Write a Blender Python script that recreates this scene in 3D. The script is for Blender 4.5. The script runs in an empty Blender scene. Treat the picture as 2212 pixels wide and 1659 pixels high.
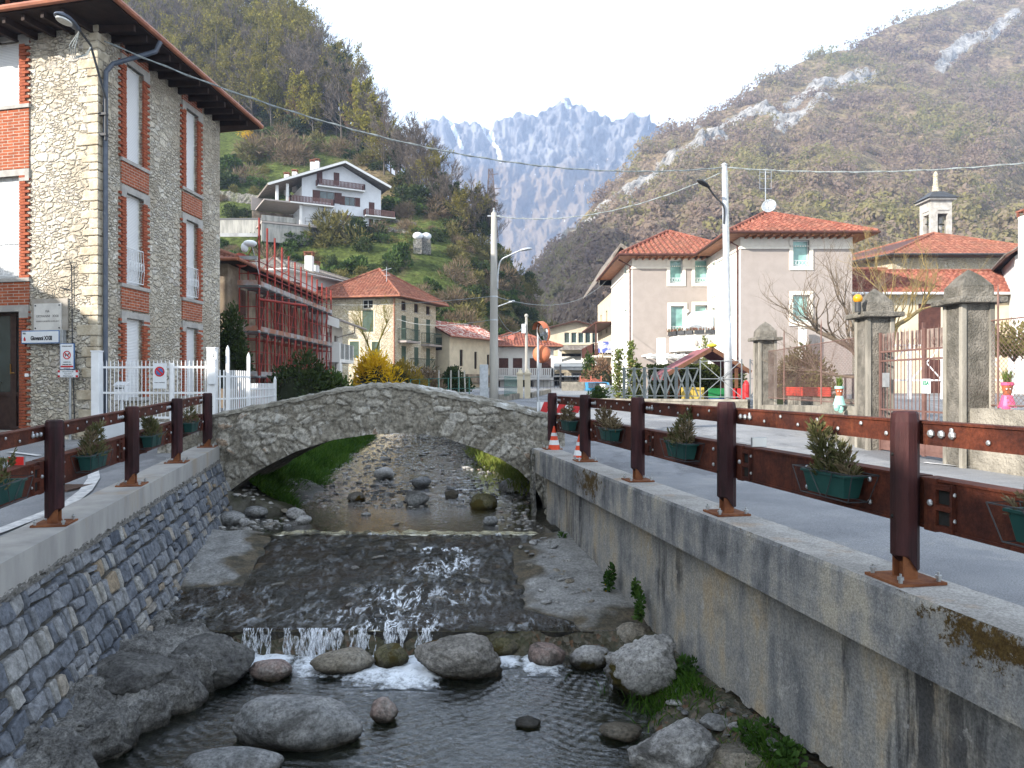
import bpy, bmesh, math, random
import numpy as np
from mathutils import Vector, Matrix, noise
V = Vector
R = math.radians
scene = bpy.context.scene
COL = scene.collection
rnd = random.Random(7)
F, CX, CY = 1620.0, 1106.0, 829.5

def at(x, y, Y):
    """a point Y metres ahead of the viewpoint, seen in direction (x, y) of a 2212 px wide survey of the photo"""
    return V(((x - CX) / F * Y, Y, (CY - y) / F * Y))

def lerp(a, b, t): return a + (b - a) * t
def interp(x, tab):
    if x <= tab[0][0]: return tab[0][1]
    for (a, p), (b, q) in zip(tab, tab[1:]):
        if x <= b: return p + (q - p) * (x - a) / (b - a)
    return tab[-1][1]

# ------------------------------------------------------------------ mesh builder
class MB:
    def __init__(s): s.v = []; s.f = []; s.m = []; s.t = []; s.cm = 0; s.ct = 0.5
    def add(s, vs, fs):
        o = len(s.v)
        for p in vs: s.v.append((p[0], p[1], p[2])); s.t.append(s.ct)
        for f in fs: s.f.append([i + o for i in f]); s.m.append(s.cm)
        return s
    def quad(s, a, b, c, d): return s.add([a, b, c, d], [(0, 1, 2, 3)])
    def hexa(s, p): return s.add(p, [(0, 3, 2, 1), (4, 5, 6, 7), (0, 1, 5, 4), (1, 2, 6, 5), (2, 3, 7, 6), (3, 0, 4, 7)])
    def box(s, x0, x1, y0, y1, z0, z1):
        return s.hexa([(x0, y0, z0), (x1, y0, z0), (x1, y1, z0), (x0, y1, z0), (x0, y0, z1), (x1, y0, z1), (x1, y1, z1), (x0, y1, z1)])
    def cbox(s, c, d): return s.box(c[0] - d[0] / 2, c[0] + d[0] / 2, c[1] - d[1] / 2, c[1] + d[1] / 2, c[2] - d[2] / 2, c[2] + d[2] / 2)
    def obox(s, o, ax, ay, az):
        o, ax, ay, az = V(o), V(ax), V(ay), V(az)
        return s.hexa([o, o + ax, o + ax + ay, o + ay, o + az, o + ax + az, o + ax + ay + az, o + ay + az])
    def bar(s, p, q, w, h, up=(0, 0, 1)):
        p, q = V(p), V(q); d = (q - p).normalized(); u = V(up)
        sd = d.cross(u)
        if sd.length < 1e-4: sd = d.cross(V((1, 0, 0)))
        sd.normalize(); u = sd.cross(d).normalized()
        a, b = sd * w / 2, u * h / 2
        return s.hexa([p - a - b, p + a - b, p + a + b, p - a + b, q - a - b, q + a - b, q + a + b, q - a + b])
    def tube(s, pts, r, n=8, caps=True):
        pts = [V(p) for p in pts]; k = len(pts)
        rs = r if isinstance(r, (list, tuple)) else [r] * k
        vs = []; fs = []; ref = None
        for i, p in enumerate(pts):
            d = (pts[min(i + 1, k - 1)] - pts[max(i - 1, 0)])
            if d.length < 1e-9: d = V((0, 0, 1))
            d.normalize()
            if ref is None:
                ref = d.cross(V((0, 0, 1)))
                if ref.length < 1e-3: ref = V((1, 0, 0))
            a = (ref - d * ref.dot(d)).normalized(); b = d.cross(a); ref = a
            for j in range(n):
                t = 2 * math.pi * j / n
                vs.append(p + (a * math.cos(t) + b * math.sin(t)) * rs[i])
        for i in range(k - 1):
            for j in range(n):
                fs.append((i * n + j, i * n + (j + 1) % n, (i + 1) * n + (j + 1) % n, (i + 1) * n + j))
        if caps: fs.append(tuple(range(n - 1, -1, -1))); fs.append(tuple(range((k - 1) * n, k * n)))
        return s.add(vs, fs)
    def lathe(s, prof, n=16, c=(0, 0, 0), axis=None):
        vs = []; fs = []; c = V(c); k = len(prof)
        q = V((0, 0, 1)).rotation_difference(V(axis)) if axis is not None else None
        for r_, z in prof:
            for j in range(n):
                t = 2 * math.pi * j / n; p = V((r_ * math.cos(t), r_ * math.sin(t), z))
                if q: p = q @ p
                vs.append(c + p)
        for i in range(k - 1):
            for j in range(n):
                fs.append((i * n + j, i * n + (j + 1) % n, (i + 1) * n + (j + 1) % n, (i + 1) * n + j))
        fs.append(tuple(range(n - 1, -1, -1))); fs.append(tuple(range((k - 1) * n, k * n)))
        return s.add(vs, fs)
    def prism(s, poly, ext):
        ext = V(ext); poly = [V(p) for p in poly]; n = len(poly)
        return s.add(poly + [p + ext for p in poly], [tuple(range(n - 1, -1, -1)), tuple(range(n, 2 * n))] + [(i, (i + 1) % n, n + (i + 1) % n, n + i) for i in range(n)])
    def ball(s, c, r, n=10, sq=(1, 1, 1)):
        vs = []; fs = []; k = max(4, n // 2 + 1)
        for i in range(k + 1):
            a = math.pi * i / k
            for j in range(n):
                t = 2 * math.pi * j / n
                vs.append((c[0] + r * sq[0] * math.sin(a) * math.cos(t), c[1] + r * sq[1] * math.sin(a) * math.sin(t), c[2] - r * sq[2] * math.cos(a)))
        for i in range(k):
            for j in range(n): fs.append((i * n + j, i * n + (j + 1) % n, (i + 1) * n + (j + 1) % n, (i + 1) * n + j))
        return s.add(vs, fs)
    def grid(s, fn, nu, nv, flip=False, tint=None):
        vs = []; o = len(s.v)
        for j in range(nv + 1):
            for i in range(nu + 1):
                p = fn(i / nu, j / nv)
                s.v.append((p[0], p[1], p[2])); s.t.append(p[3] if len(p) > 3 else s.ct)
        for j in range(nv):
            for i in range(nu):
                a = o + j * (nu + 1) + i; q = [a, a + 1, a + nu + 2, a + nu + 1]
                s.f.append(q[::-1] if flip else q); s.m.append(s.cm)
        return s
    def leaf(s, p, d, w, l, up=None):
        d = V(d).normalized(); u = V(up) if up is not None else V((rnd.uniform(-1, 1), rnd.uniform(-1, 1), rnd.uniform(-1, 1)))
        sd = d.cross(u)
        if sd.length < 1e-3: sd = d.cross(V((0.3, 0.5, 1)))
        sd.normalize(); p = V(p)
        return s.add([p - sd * w * .25, p + sd * w * .25, p + d * l * .6 + sd * w * .5, p + d * l, p + d * l * .6 - sd * w * .5], [(0, 1, 2, 3, 4)])
    def build(s, name, mats, parent=None, smooth=False, bevel=0, seg=2):
        me = bpy.data.meshes.new(name)
        me.from_pydata(s.v, [], s.f)
        ms = mats if isinstance(mats, (list, tuple)) else [mats]
        for m in ms: me.materials.append(m)
        if len(ms) > 1: me.polygons.foreach_set('material_index', s.m)
        at_ = me.attributes.new('tint', 'FLOAT', 'POINT'); at_.data.foreach_set('value', s.t)
        if smooth: me.polygons.foreach_set('use_smooth', [True] * len(me.polygons))
        me.update()
        return link(name, me, parent, bevel, seg)

def link(name, me, parent=None, bevel=0, seg=2):
    o = bpy.data.objects.new(name, me); COL.objects.link(o)
    if parent is not None: adopt(o, parent)
    if bevel:
        b = o.modifiers.new('Bevel', 'BEVEL'); b.width = bevel; b.segments = seg; b.limit_method = 'ANGLE'; b.angle_limit = R(40)
    return o

WL = {}
def worldloc(o):
    return WL.get(o.name, V((0, 0, 0)))
def adopt(o, parent):
    o.parent = parent; o.matrix_parent_inverse = Matrix.Translation(-worldloc(parent))

def np_mesh(name, verts, faces, mats, tint=None, parent=None, smooth=False):
    """fast mesh from numpy arrays; faces is (n,k)"""
    me = bpy.data.meshes.new(name); n, k = faces.shape
    me.vertices.add(len(verts)); me.vertices.foreach_set('co', verts.astype(np.float32).ravel())
    me.loops.add(n * k); me.loops.foreach_set('vertex_index', faces.astype(np.int32).ravel())
    me.polygons.add(n); me.polygons.foreach_set('loop_start', np.arange(0, n * k, k, dtype=np.int32))
    me.update(calc_edges=True); me.validate()
    for m in (mats if isinstance(mats, (list, tuple)) else [mats]): me.materials.append(m)
    if tint is not None:
        a = me.attributes.new('tint', 'FLOAT', 'POINT'); a.data.foreach_set('value', tint.astype(np.float32))
    if smooth: me.polygons.foreach_set('use_smooth', [True] * n)
    return link(name, me, parent)

def tag(o, label, cat, group=None):
    o['label'] = label; o['category'] = cat
    if group: o['group'] = group
    return o
def thing(name, label, cat, loc=(0, 0, 0), group=None):
    o = bpy.data.objects.new(name, None); COL.objects.link(o); o.location = loc
    o.empty_display_size = .2
    WL[o.name] = V(loc)
    return tag(o, label, cat, group)
def struct(o, kind='structure'):
    o['kind'] = kind; return o
def dup(root, loc, rotz=0.0, scale=1.0, label=None, group=None):
    r = root.copy(); COL.objects.link(r); r.location = loc; r.rotation_euler = (0, 0, rotz)
    r.scale = scale if hasattr(scale, '__len__') else (scale,) * 3
    if label: r['label'] = label
    if group: r['group'] = group
    for c in root.children:
        d = c.copy(); COL.objects.link(d); d.parent = r
        for g in c.children:
            e = g.copy(); COL.objects.link(e); e.parent = d
    return r

# ------------------------------------------------------------------ materials
class G:
    def __init__(s, name):
        s.mat = bpy.data.materials.new(name); s.mat.use_nodes = True
        s.nt = s.mat.node_tree; s.nt.nodes.clear()
        s.out = s.nt.nodes.new('ShaderNodeOutputMaterial'); s._tc = None
    def n(s, t, ins=None, **props):
        nd = s.nt.nodes.new('ShaderNode' + t)
        for k, v in props.items(): setattr(nd, k, v)
        for k, v in (ins or {}).items():
            so = nd.inputs[k]
            if isinstance(v, bpy.types.NodeSocket): s.nt.links.new(v, so)
            else:
                if so.type == 'RGBA' and len(v) == 3: v = (*v, 1)
                so.default_value = v
        return nd
    @property
    def obj(s):
        if s._tc is None: s._tc = s.n('TexCoord')
        return s._tc.outputs['Object']
    def map(s, sc=(1, 1, 1), rot=(0, 0, 0), loc=(0, 0, 0), vec=None):
        return s.n('Mapping', {'Vector': vec or s.obj, 'Scale': sc, 'Rotation': rot, 'Location': loc}).outputs[0]
    def noise(s, scale, detail=5, rough=.55, vec=None, dist=0):
        return s.n('TexNoise', {'Vector': vec or s.obj, 'Scale': scale, 'Detail': detail, 'Roughness': rough, 'Distortion': dist}).outputs['Fac']
    def voro(s, scale, vec=None, feature='F1', rand=1.0):
        return s.n('TexVoronoi', {'Vector': vec or s.obj, 'Scale': scale, 'Randomness': rand}, feature=feature)
    def ramp(s, fac, stops, interp='LINEAR'):
        nd = s.n('ValToRGB', {'Fac': fac}); cr = nd.color_ramp; cr.interpolation = interp
        while len(cr.elements) < len(stops): cr.elements.new(.5)
        for e, (p, c) in zip(cr.elements, stops):
            e.position = p
            if not hasattr(c, '__len__'): c = (c, c, c)
            e.color = (*c, 1) if len(c) == 3 else c
        return nd.outputs[0]
    def mix(s, f, a, b, blend='MIX'):
        return s.n('MixRGB', {0: f, 1: a, 2: b}, blend_type=blend).outputs[0]
    def math(s, op, a, b=0.0, c=0.0):
        return s.n('Math', {0: a, 1: b, 2: c}, operation=op).outputs[0]
    def attr(s, name='tint'): return s.n('Attribute', attribute_name=name).outputs['Fac']
    def bump(s, h, strength=.5, dist=.02, normal=None):
        i = {'Height': h, 'Strength': strength, 'Distance': dist}
        if normal is not None: i['Normal'] = normal
        return s.n('Bump', i).outputs[0]
    def posz(s):
        g = s.n('NewGeometry'); return s.n('SeparateXYZ', {0: g.outputs['Position']}).outputs[2]
    def nz(s):
        g = s.n('NewGeometry'); return s.n('SeparateXYZ', {0: g.outputs['Normal']}).outputs[2]
    def surf(s, sh): s.nt.links.new(sh, s.out.inputs['Surface']); return s.mat
    def bsdf(s, col, rough=.8, normal=None, metal=0.0, spec=.3, **kw):
        i = {'Base Color': col, 'Roughness': rough, 'Metallic': metal, 'Specular IOR Level': spec}
        if normal is not None: i['Normal'] = normal
        i.update(kw)
        return s.surf(s.n('BsdfPrincipled', i).outputs[0])

MATS = {}
def mat(name, c1, c2=None, scale=4, rough=.8, bump=.25, bscale=40, bdist=.01, c3=None, s3=.7, t3=.58, w3=.1, streak=None, metal=0, spec=.3, wetz=None, det=6):
    """mottled surface: two tones, an optional third for stains, and a bump"""
    if name in MATS: return MATS[name]
    g = G(name)
    if c2 is None: c2 = tuple(x * .8 for x in c1)
    vec = g.map(streak) if streak else None
    col = g.ramp(g.noise(scale, det, .6, vec), [(.4, c1), (.6, c2)])
    if c3 is not None:
        m = g.ramp(g.noise(s3, 6, .65, vec), [(t3 - w3, 0.), (t3 + w3, 1.)])
        col = g.mix(m, col, c3)
    nrm = g.bump(g.noise(bscale, 4, .6), bump, bdist) if bump else None
    if wetz is not None:
        w = g.n('MapRange', {0: g.math('ADD', g.posz(), g.math('MULTIPLY', g.noise(5, 3), .12)), 1: wetz + .02, 2: wetz + .16, 3: 1.0, 4: 0.0}).outputs[0]
        col = g.mix(w, col, g.mix(1.0, col, (.28, .26, .2), 'MULTIPLY'))
        rough = g.math('SUBTRACT', rough, g.math('MULTIPLY', w, .5))
    MATS[name] = g.bsdf(col, rough, nrm, metal, spec)
    return MATS[name]

def rubble(name, size, stones, mortar, flat=1.5, gap=.06, bump=.8, bdist=.03, warp=.12, stain=None, rough=.9):
    """rubble masonry: flattened cells of several stone tones set in mortar"""
    if name in MATS: return MATS[name]
    g = G(name)
    s = 1.0 / size
    vec = g.map((s, s, s * flat))
    wn = g.n('TexNoise', {'Vector': g.obj, 'Scale': 2.6 * s * .5, 'Detail': 3}).outputs['Color']
    vec = g.n('VectorMath', {0: vec, 1: g.n('VectorMath', {0: wn, 3: warp * 5}, operation='SCALE').outputs[0]}, operation='ADD').outputs[0]
    v1 = g.voro(1.0, vec); ve = g.voro(1.0, vec, 'DISTANCE_TO_EDGE')
    vec2 = g.n('VectorMath', {0: vec, 1: (1.75, 1.75, 2.1)}, operation='MULTIPLY').outputs[0]
    u1 = g.voro(1.0, vec2); ue = g.voro(1.0, vec2, 'DISTANCE_TO_EDGE'); pick = g.ramp(g.noise(s * .45, 3, .6), [(.46, 0.), (.5, 1.)])
    cell = g.n('SeparateColor', {0: g.mix(pick, v1.outputs['Color'], u1.outputs['Color'])}).outputs[0]
    k = len(stones)
    col = g.ramp(cell, [((i + .5) / k, c) for i, c in enumerate(stones)])
    nz_ = g.noise(9 * s * .6, 6, .65)
    col = g.mix(1.0, col, g.ramp(nz_, [(.38, .62), (.62, 1.18)]), 'MULTIPLY')
    edge = g.math('ADD', g.mix(pick, ve.outputs['Distance'], ue.outputs['Distance']), g.math('MULTIPLY', g.math('SUBTRACT', g.noise(14 * s * .5, 4), .5), .12))
    mm = g.ramp(edge, [(gap * .4, 1.), (gap * 1.6, 0.)])
    col = g.mix(mm, col, g.mix(1.0, mortar, g.ramp(g.noise(9, 6, .7), [(.38, .45), (.58, 1.1)]), 'MULTIPLY'))
    if stain is not None:
        col = g.mix(g.ramp(g.noise(.55, 6, .65), [(.48, 0.), (.6, .75)]), col, stain)
    h = g.math('ADD', g.ramp(edge, [(0., 0.), (gap * 3.5, 1.)]), g.math('MULTIPLY', nz_, .5))
    MATS[name] = g.bsdf(col, rough, g.bump(h, bump, bdist), spec=.2)
    return MATS[name]

def bricks(name, c1=(.36, .10, .045), c2=(.26, .07, .035), mortar=(.42, .36, .3)):
    if name in MATS: return MATS[name]
    g = G(name)
    sp = g.n('SeparateXYZ', {0: g.obj})
    vec = g.n('CombineXYZ', {0: g.math('ADD', sp.outputs[0], sp.outputs[1]), 1: sp.outputs[2]}).outputs[0]
    b = g.n('TexBrick', {'Vector': vec, 'Color1': c1, 'Color2': c2, 'Mortar': mortar, 'Scale': 1.0, 'Mortar Size': .007, 'Brick Width': .25, 'Row Height': .075, 'Bias': -.1})
    col = g.mix(1.0, b.outputs['Color'], g.ramp(g.noise(7, 5), [(.3, .75), (.7, 1.15)]), 'MULTIPLY')
    MATS[name] = g.bsdf(col, .9, g.bump(g.math('SUBTRACT', 1.0, b.outputs['Fac']), .6, .01), spec=.2)
    return MATS[name]

def leafy(name, cols, trans=.25, rough=.7):
    if name in MATS: return MATS[name]
    g = G(name)
    k = len(cols)
    col = g.ramp(g.attr(), [(i / max(1, k - 1), c) for i, c in enumerate(cols)])
    a = g.n('BsdfPrincipled', {'Base Color': col, 'Roughness': rough, 'Specular IOR Level': .15}).outputs[0]
    b = g.n('BsdfTranslucent', {'Color': col}).outputs[0]
    MATS[name] = g.surf(g.n('MixShader', {0: trans, 1: a, 2: b}).outputs[0])
    return MATS[name]

def tiles(name, c1, c2, c3, scale=3.2):
    """clay tiles: tone changes from tile to tile"""
    if name in MATS: return MATS[name]
    g = G(name)
    vec = g.map((4.6, 4.6, 5.5))
    cell = g.n('SeparateColor', {0: g.voro(1.0, vec, rand=.6).outputs['Color']}).outputs[0]
    col = g.ramp(cell, [(0.0, c1), (.45, c2), (.9, c3)])
    col = g.mix(g.ramp(g.noise(.8, 5, .6), [(.45, 0.), (.75, .5)]), col, (.12, .085, .06))
    col = g.mix(1.0, col, g.ramp(g.noise(25, 4), [(.3, .8), (.7, 1.1)]), 'MULTIPLY')
    MATS[name] = g.bsdf(col, .85, g.bump(g.noise(40, 3), .2, .01), spec=.2)
    return MATS[name]

def glass(name, col=(.03, .05, .05)):
    if name in MATS: return MATS[name]
    g = G(name)
    c = g.ramp(g.noise(1.4, 3), [(.35, col), (.65, tuple(x * 1.8 for x in col))])
    MATS[name] = g.bsdf(c, .06, g.bump(g.noise(1.1, 2), .03, .05), spec=.8)
    return MATS[name]

# shared materials
m_conc = mat('concrete', (.34, .33, .30), (.22, .215, .2), 2.2, .9, .35, 60, .008, c3=(.12, .115, .1), s3=1.3, t3=.62, streak=(1, 1, .16))
m_conc_pale = mat('pale concrete', (.43, .42, .39), (.33, .32, .30), 2.5, .9, .3, 70, .006, c3=(.24, .21, .17), s3=1.0, t3=.62)
m_white = mat('white plaster', (.80, .79, .75), (.74, .73, .69), 2, .85, .1, 60, .004)
m_whitemetal = mat('white painted metal', (.78, .79, .8), (.7, .71, .72), 3, .45, .05, 60, .002)
m_steel = mat('galvanised steel', (.46, .48, .5), (.36, .38, .4), 8, .45, .08, 60, .002, metal=.6)
m_rust = mat('rusty steel', (.17, .062, .028), (.10, .034, .017), 7, .75, .3, 90, .003, c3=(.24, .10, .04), s3=4, t3=.6)
m_bolt = mat('zinc bolt', (.5, .52, .53), None, 9, .4, 0, metal=.7)
m_dark = mat('dark void', (.012, .012, .012), (.02, .02, .018), 3, .9, 0)
m_blackmetal = mat('dark grey metal', (.05, .052, .055), (.035, .036, .04), 6, .5, .05, 60, .002)
m_wire = mat('grey cable', (.30, .33, .33), (.2, .22, .22), 12, .6, 0)
# ------------------------------------------------------------------ camera, sun and sky
cam = bpy.data.cameras.new('camera'); cam_o = bpy.data.objects.new('camera', cam); COL.objects.link(cam_o)
cam_o.location = (0, 0, 0); cam_o.rotation_euler = (R(90), 0, 0)
cam.sensor_width = 36; cam.lens = 36 * F / 2212; cam.clip_start = .05; cam.clip_end = 8000
scene.camera = cam_o
SUN_EL, SUN_DIR = R(23), V((-.84, -.54, 0)).normalized()
sl = bpy.data.lights.new('sun', 'SUN'); sl.energy = 5.0; sl.angle = R(.5); sl.color = (1, .935, .84)
so = bpy.data.objects.new('sun', sl); COL.objects.link(so)
to_sun = V((SUN_DIR.x * math.cos(SUN_EL), SUN_DIR.y * math.cos(SUN_EL), math.sin(SUN_EL)))
so.rotation_euler = to_sun.to_track_quat('Z', 'Y').to_euler(); so.location = to_sun * 60
w = bpy.data.worlds.new('World'); scene.world = w; w.use_nodes = True
wn = w.node_tree; wn.nodes.clear()
sky = wn.nodes.new('ShaderNodeTexSky'); sky.sky_type = 'NISHITA'; sky.sun_disc = False
sky.sun_elevation = SUN_EL; sky.sun_rotation = math.atan2(to_sun.x, to_sun.y)
sky.air_density = 1.0; sky.dust_density = 4.5; sky.ozone_density = 1.0
bg = wn.nodes.new('ShaderNodeBackground'); bg.inputs['Strength'].default_value = .13
wn.links.new(sky.outputs[0], bg.inputs['Color'])
# a bright veil of thin high cloud lies over the blue, thickest towards the horizon
wt = wn.nodes.new('ShaderNodeTexCoord'); wx = wn.nodes.new('ShaderNodeSeparateXYZ'); wn.links.new(wt.outputs['Generated'], wx.inputs[0])
wr_ = wn.nodes.new('ShaderNodeMapRange'); wn.links.new(wx.outputs[2], wr_.inputs[0])
for k, v in ((1, .55), (2, 1.0), (3, .97), (4, .25)): wr_.inputs[k].default_value = v
bw = wn.nodes.new('ShaderNodeBackground'); bw.inputs['Color'].default_value = (.80, .90, 1, 1); bw.inputs['Strength'].default_value = 1.15
wm = wn.nodes.new('ShaderNodeMixShader'); wn.links.new(wr_.outputs[0], wm.inputs[0]); wn.links.new(bg.outputs[0], wm.inputs[1]); wn.links.new(bw.outputs[0], wm.inputs[2])
wo = wn.nodes.new('ShaderNodeOutputWorld'); wn.links.new(wm.outputs[0], wo.inputs['Surface'])
vs = scene.view_settings
scene.display_settings.display_device = 'sRGB'; vs.view_transform = 'Standard'; vs.look = 'None'; vs.gamma = 1; vs.exposure = .95
scene.render.engine = 'CYCLES'
cy = scene.cycles
cy.use_denoising = True; cy.max_bounces = 6; cy.diffuse_bounces = 3; cy.glossy_bounces = 3; cy.transmission_bounces = 4
cy.transparent_max_bounces = 12; cy.volume_bounces = 0; cy.caustics_reflective = False; cy.caustics_refractive = False
cy.use_adaptive_sampling = True; cy.adaptive_threshold = .015; cy.sample_clamp_indirect = 4
scene.render.film_transparent = False; cy.pixel_filter_type = 'BLACKMAN_HARRIS'
# ------------------------------------------------------------------ ground, roads, river
def zR(Y): return interp(Y, [(-30, -1.40), (13, -1.40), (23, -1.03), (29, -.72), (45, -.5), (80, -.25), (160, 1.0)])
def zL(Y): return interp(Y, [(-30, -1.75), (5, -1.66), (18, -1.36), (30, -1.0), (60, -.7), (160, 1.0)])
def xRe(Y): return interp(Y, [(-30, 9.1), (15.2, .34), (16.5, .62), (22, -.35), (30, -1.75), (40, -3.0), (60, -6.0), (160, -16)])   # right lip of the channel
def xLe(Y): return -3.2 - .187 * Y if Y < 17 else interp(Y, [(17, -6.38), (22, -6.9), (36, -8.2), (60, -11.5), (160, -26)])
COPZ_R = -1.275
def copL(Y): return -1.69 + .0266 * Y

g = G('asphalt')
base = g.ramp(g.noise(1.1, 6, .6), [(.4, (.21, .216, .226)), (.6, (.27, .274, .28))])
base = g.mix(g.ramp(g.noise(.35, 6, .65, g.map((1, .45, 1))), [(.5, 0.), (.54, .75)]), base, (.145, .148, .155)); base = g.mix(g.ramp(g.noise(.8, 7, .7), [(.56, 0.), (.6, .5)]), base, (.32, .315, .30))
base = g.mix(1.0, base, g.ramp(g.noise(90, 4, .8), [(.38, .6), (.62, 1.35)]), 'MULTIPLY')
cr = g.voro(.16, g.n('VectorMath', {0: g.obj, 1: g.n('TexNoise', {'Vector': g.obj, 'Scale': .5, 'Detail': 6.0}).outputs['Color']}, operation='ADD').outputs[0], 'DISTANCE_TO_EDGE').outputs['Distance']
base = g.mix(g.ramp(g.math('ADD', cr, g.math('MULTIPLY', g.noise(3, 5), .03)), [(.006, .5), (.012, 0.)]), base, (.07, .07, .07))
m_asph = g.bsdf(base, .85, g.bump(g.noise(150, 3), .35, .006), spec=.25)

def patch(name, fn, nu, nv, m, kind='structure', smooth=True):
    b = MB(); b.grid(fn, nu, nv); return struct(b.build(name, m, smooth=smooth), kind)
def grd_r(u, v):
    Y = -30 + 190 * v ** 1.6; x0 = xRe(Y) + (.42 if Y < 15.3 else .02)
    X = x0 + (130 - x0) * u ** 2.4
    return (X, Y, zR(Y) + max(0, X - 40) * .06 + .01 * noise.noise((X * .5, Y * .5, 0)))
patch('right_road', grd_r, 60, 140, m_asph)
def grd_l(u, v):
    Y = -30 + 190 * v ** 1.6; x0 = xLe(Y) - (.42 if Y < 15.3 else .02)
    X = x0 - (110 + x0) * u ** 2.4
    return (X, Y, zL(Y) + max(0, -X - 30) * .1 + .01 * noise.noise((X * .5, Y * .5, 3)))
b = MB(); b.grid(grd_l, 60, 140, flip=True); struct(b.build('left_road', m_asph, smooth=True))

# painted lines
m_paint = mat('road paint', (.72, .72, .70), (.5, .5, .5), 9, .7, .2, 90, .003, c3=(.3, .3, .3), s3=6, t3=.64)
def stripe(name, pts, wd, zf, lab=None):
    b = MB(); pts = [V((p[0], p[1], 0)) for p in pts]
    q = []
    for p0, p1 in zip(pts, pts[1:]):
        for k in range(6): q.append(p0.lerp(p1, k / 6))
    q.append(pts[-1])
    L = []
    for i, p in enumerate(q):
        d = (q[min(i + 1, len(q) - 1)] - q[max(0, i - 1)]).normalized(); n_ = V((-d.y, d.x, 0)) * wd / 2
        L.append((p + n_, p - n_))
    for (a, c), (a2, c2) in zip(L, L[1:]):
        z = lambda p: zf(p.y) + .022
        b.quad((a.x, a.y, z(a)), (a2.x, a2.y, z(a2)), (c2.x, c2.y, z(c2)), (c.x, c.y, z(c)))
    return struct(b.build(name, m_paint))
def onL(x, y):
    Y = 8.0
    for _ in range(30): Y = -zL(Y) * F / (y - CY)
    return at(x, y, Y)
def onR(x, y):
    Y = 8.0
    for _ in range(30): Y = -zR(Y) * F / (y - CY)
    return at(x, y, Y)
stripe('road_line', [onL(*p) for p in [(-260, 1245), (0, 1150), (90, 1115), (150, 1090), (185, 1062), (203, 1035), (200, 1012), (192, 1002)]], .17, zL)
stripe('road_line', [onL(*p) for p in [(20, 978), (85, 986)]], .12, zL)
stripe('road_line', [onL(*p) for p in [(117, 991), (170, 997)]], .12, zL)
stripe('road_line', [onR(*p) for p in [(1998, 1001), (2100, 1012), (2250, 1032)]], .12, zR)
# manhole in the asphalt
b = MB(); b.lathe([(.33, 0), (.33, .022), (.28, .026), (.27, .02)], 24, (4.6, 10.9, zR(10.9) + .0)); tag(b.build('manhole_cover', mat('cast iron cover', (.09, .088, .085), (.06, .06, .06), 20, .6, .5, 60, .01)), 'round iron manhole cover in the road behind the right guard rail', 'manhole cover')
# iron grates set in the left road
m_grate = mat('road grate', (.12, .07, .05), (.08, .05, .04), 20, .7, .3, 60, .004)
for (xa, ya, xb, yb) in [(85, 1050, 150, 1062), (225, 985, 295, 978)]:
    p = onL((xa + xb) / 2, (ya + yb) / 2); b = MB()
    for i in range(9): b.box(p.x - .35, p.x + .35, p.y - .3 + i * .07, p.y - .265 + i * .07, p.z + .004, p.z + .03)
    b.box(p.x - .38, p.x - .35, p.y - .33, p.y + .33, p.z + .004, p.z + .032); b.box(p.x + .35, p.x + .38, p.y - .33, p.y + .33, p.z + .004, p.z + .032)
    tag(b.build('drain_grate', m_grate), 'rusty drain grate in the road at the curve of the white line' if xa > 200 else 'rusty drain grate in the road behind the left guard rail near its first post', 'drain')

# ---- stream bed
ZP, ZU = -3.32, -2.62
def xr(Y): return 3.29 - .194 * Y
def zbed(X, Y):
    n1 = noise.noise((X * .9, Y * .9, 1)); n2 = noise.noise((X * 3.1, Y * 3.1, 4))
    if Y < 9.2:
        e = min(1, max(0, (X - (xr(Y) - .55) + .25 * noise.noise((Y * 1.3, 5, 0))) / .6)); e2 = min(1, max(0, (-3.3 - .1 * (9.2 - Y) - X) / .9))
        sh = min(1, max(0, (X + .6) / 1.4)) * .12
        return ZP - .3 + sh + .08 * n1 + .04 * n2 + .50 * e + .25 * e2
    if Y < 13.25:
        return lerp(-3.03, -2.64, (Y - 9.2) / 4.05) + .012 * n1 + .008 * n2
    c = -2.2 - .17 * (Y - 15.6); d = (X - c)
    left = max(0, -(d + 1.9 + .35 * noise.noise((0, Y * .35, 0))) ); left = min(left, 2.0)
    rg = max(0, d - 2.3 + .2 * noise.noise((0, Y * .4, 7)))
    return ZU - .09 + .10 * n1 + .06 * n2 + .33 * left * (1 if Y > 15 else 0) + (.14 * min(rg, 1.5) if Y > 13.6 else 0)
g = G('stream bed')
cell = g.voro(21, g.n('VectorMath', {0: g.obj, 1: g.n('VectorMath', {0: g.n('TexNoise', {'Vector': g.obj, 'Scale': 9.0}).outputs['Color'], 3: .09}, operation='SCALE').outputs[0]}, operation='ADD').outputs[0], rand=1.0); c1 = g.n('SeparateColor', {0: cell.outputs['Color']}).outputs[0]
col = g.ramp(c1, [(0, (.035, .032, .02)), (.3, (.085, .072, .048)), (.55, (.05, .052, .035)), (.8, (.14, .125, .10)), (1, (.11, .06, .032))])
col = g.mix(g.ramp(g.noise(.9, 5), [(.42, 0.), (.62, .75)]), col, (.055, .055, .025))
m_bed = g.bsdf(col, .7, g.bump(cell.outputs['Distance'], .8, .03))
b = MB(); b.grid(lambda u, v: (lerp(-8.5, 6.5, u), -6 + 15.2 * v, zbed(lerp(-8.5, 6.5, u), -6 + 15.2 * v)), 90, 80); struct(b.build('pool_bed', m_bed, smooth=True))
m_bed2 = mat('gravel bed', (.12, .112, .092), (.055, .05, .036), 3.5, .85, .8, 14, .05, c3=(.05, .055, .02), s3=.9, t3=.58, wetz=-2.62)
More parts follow.
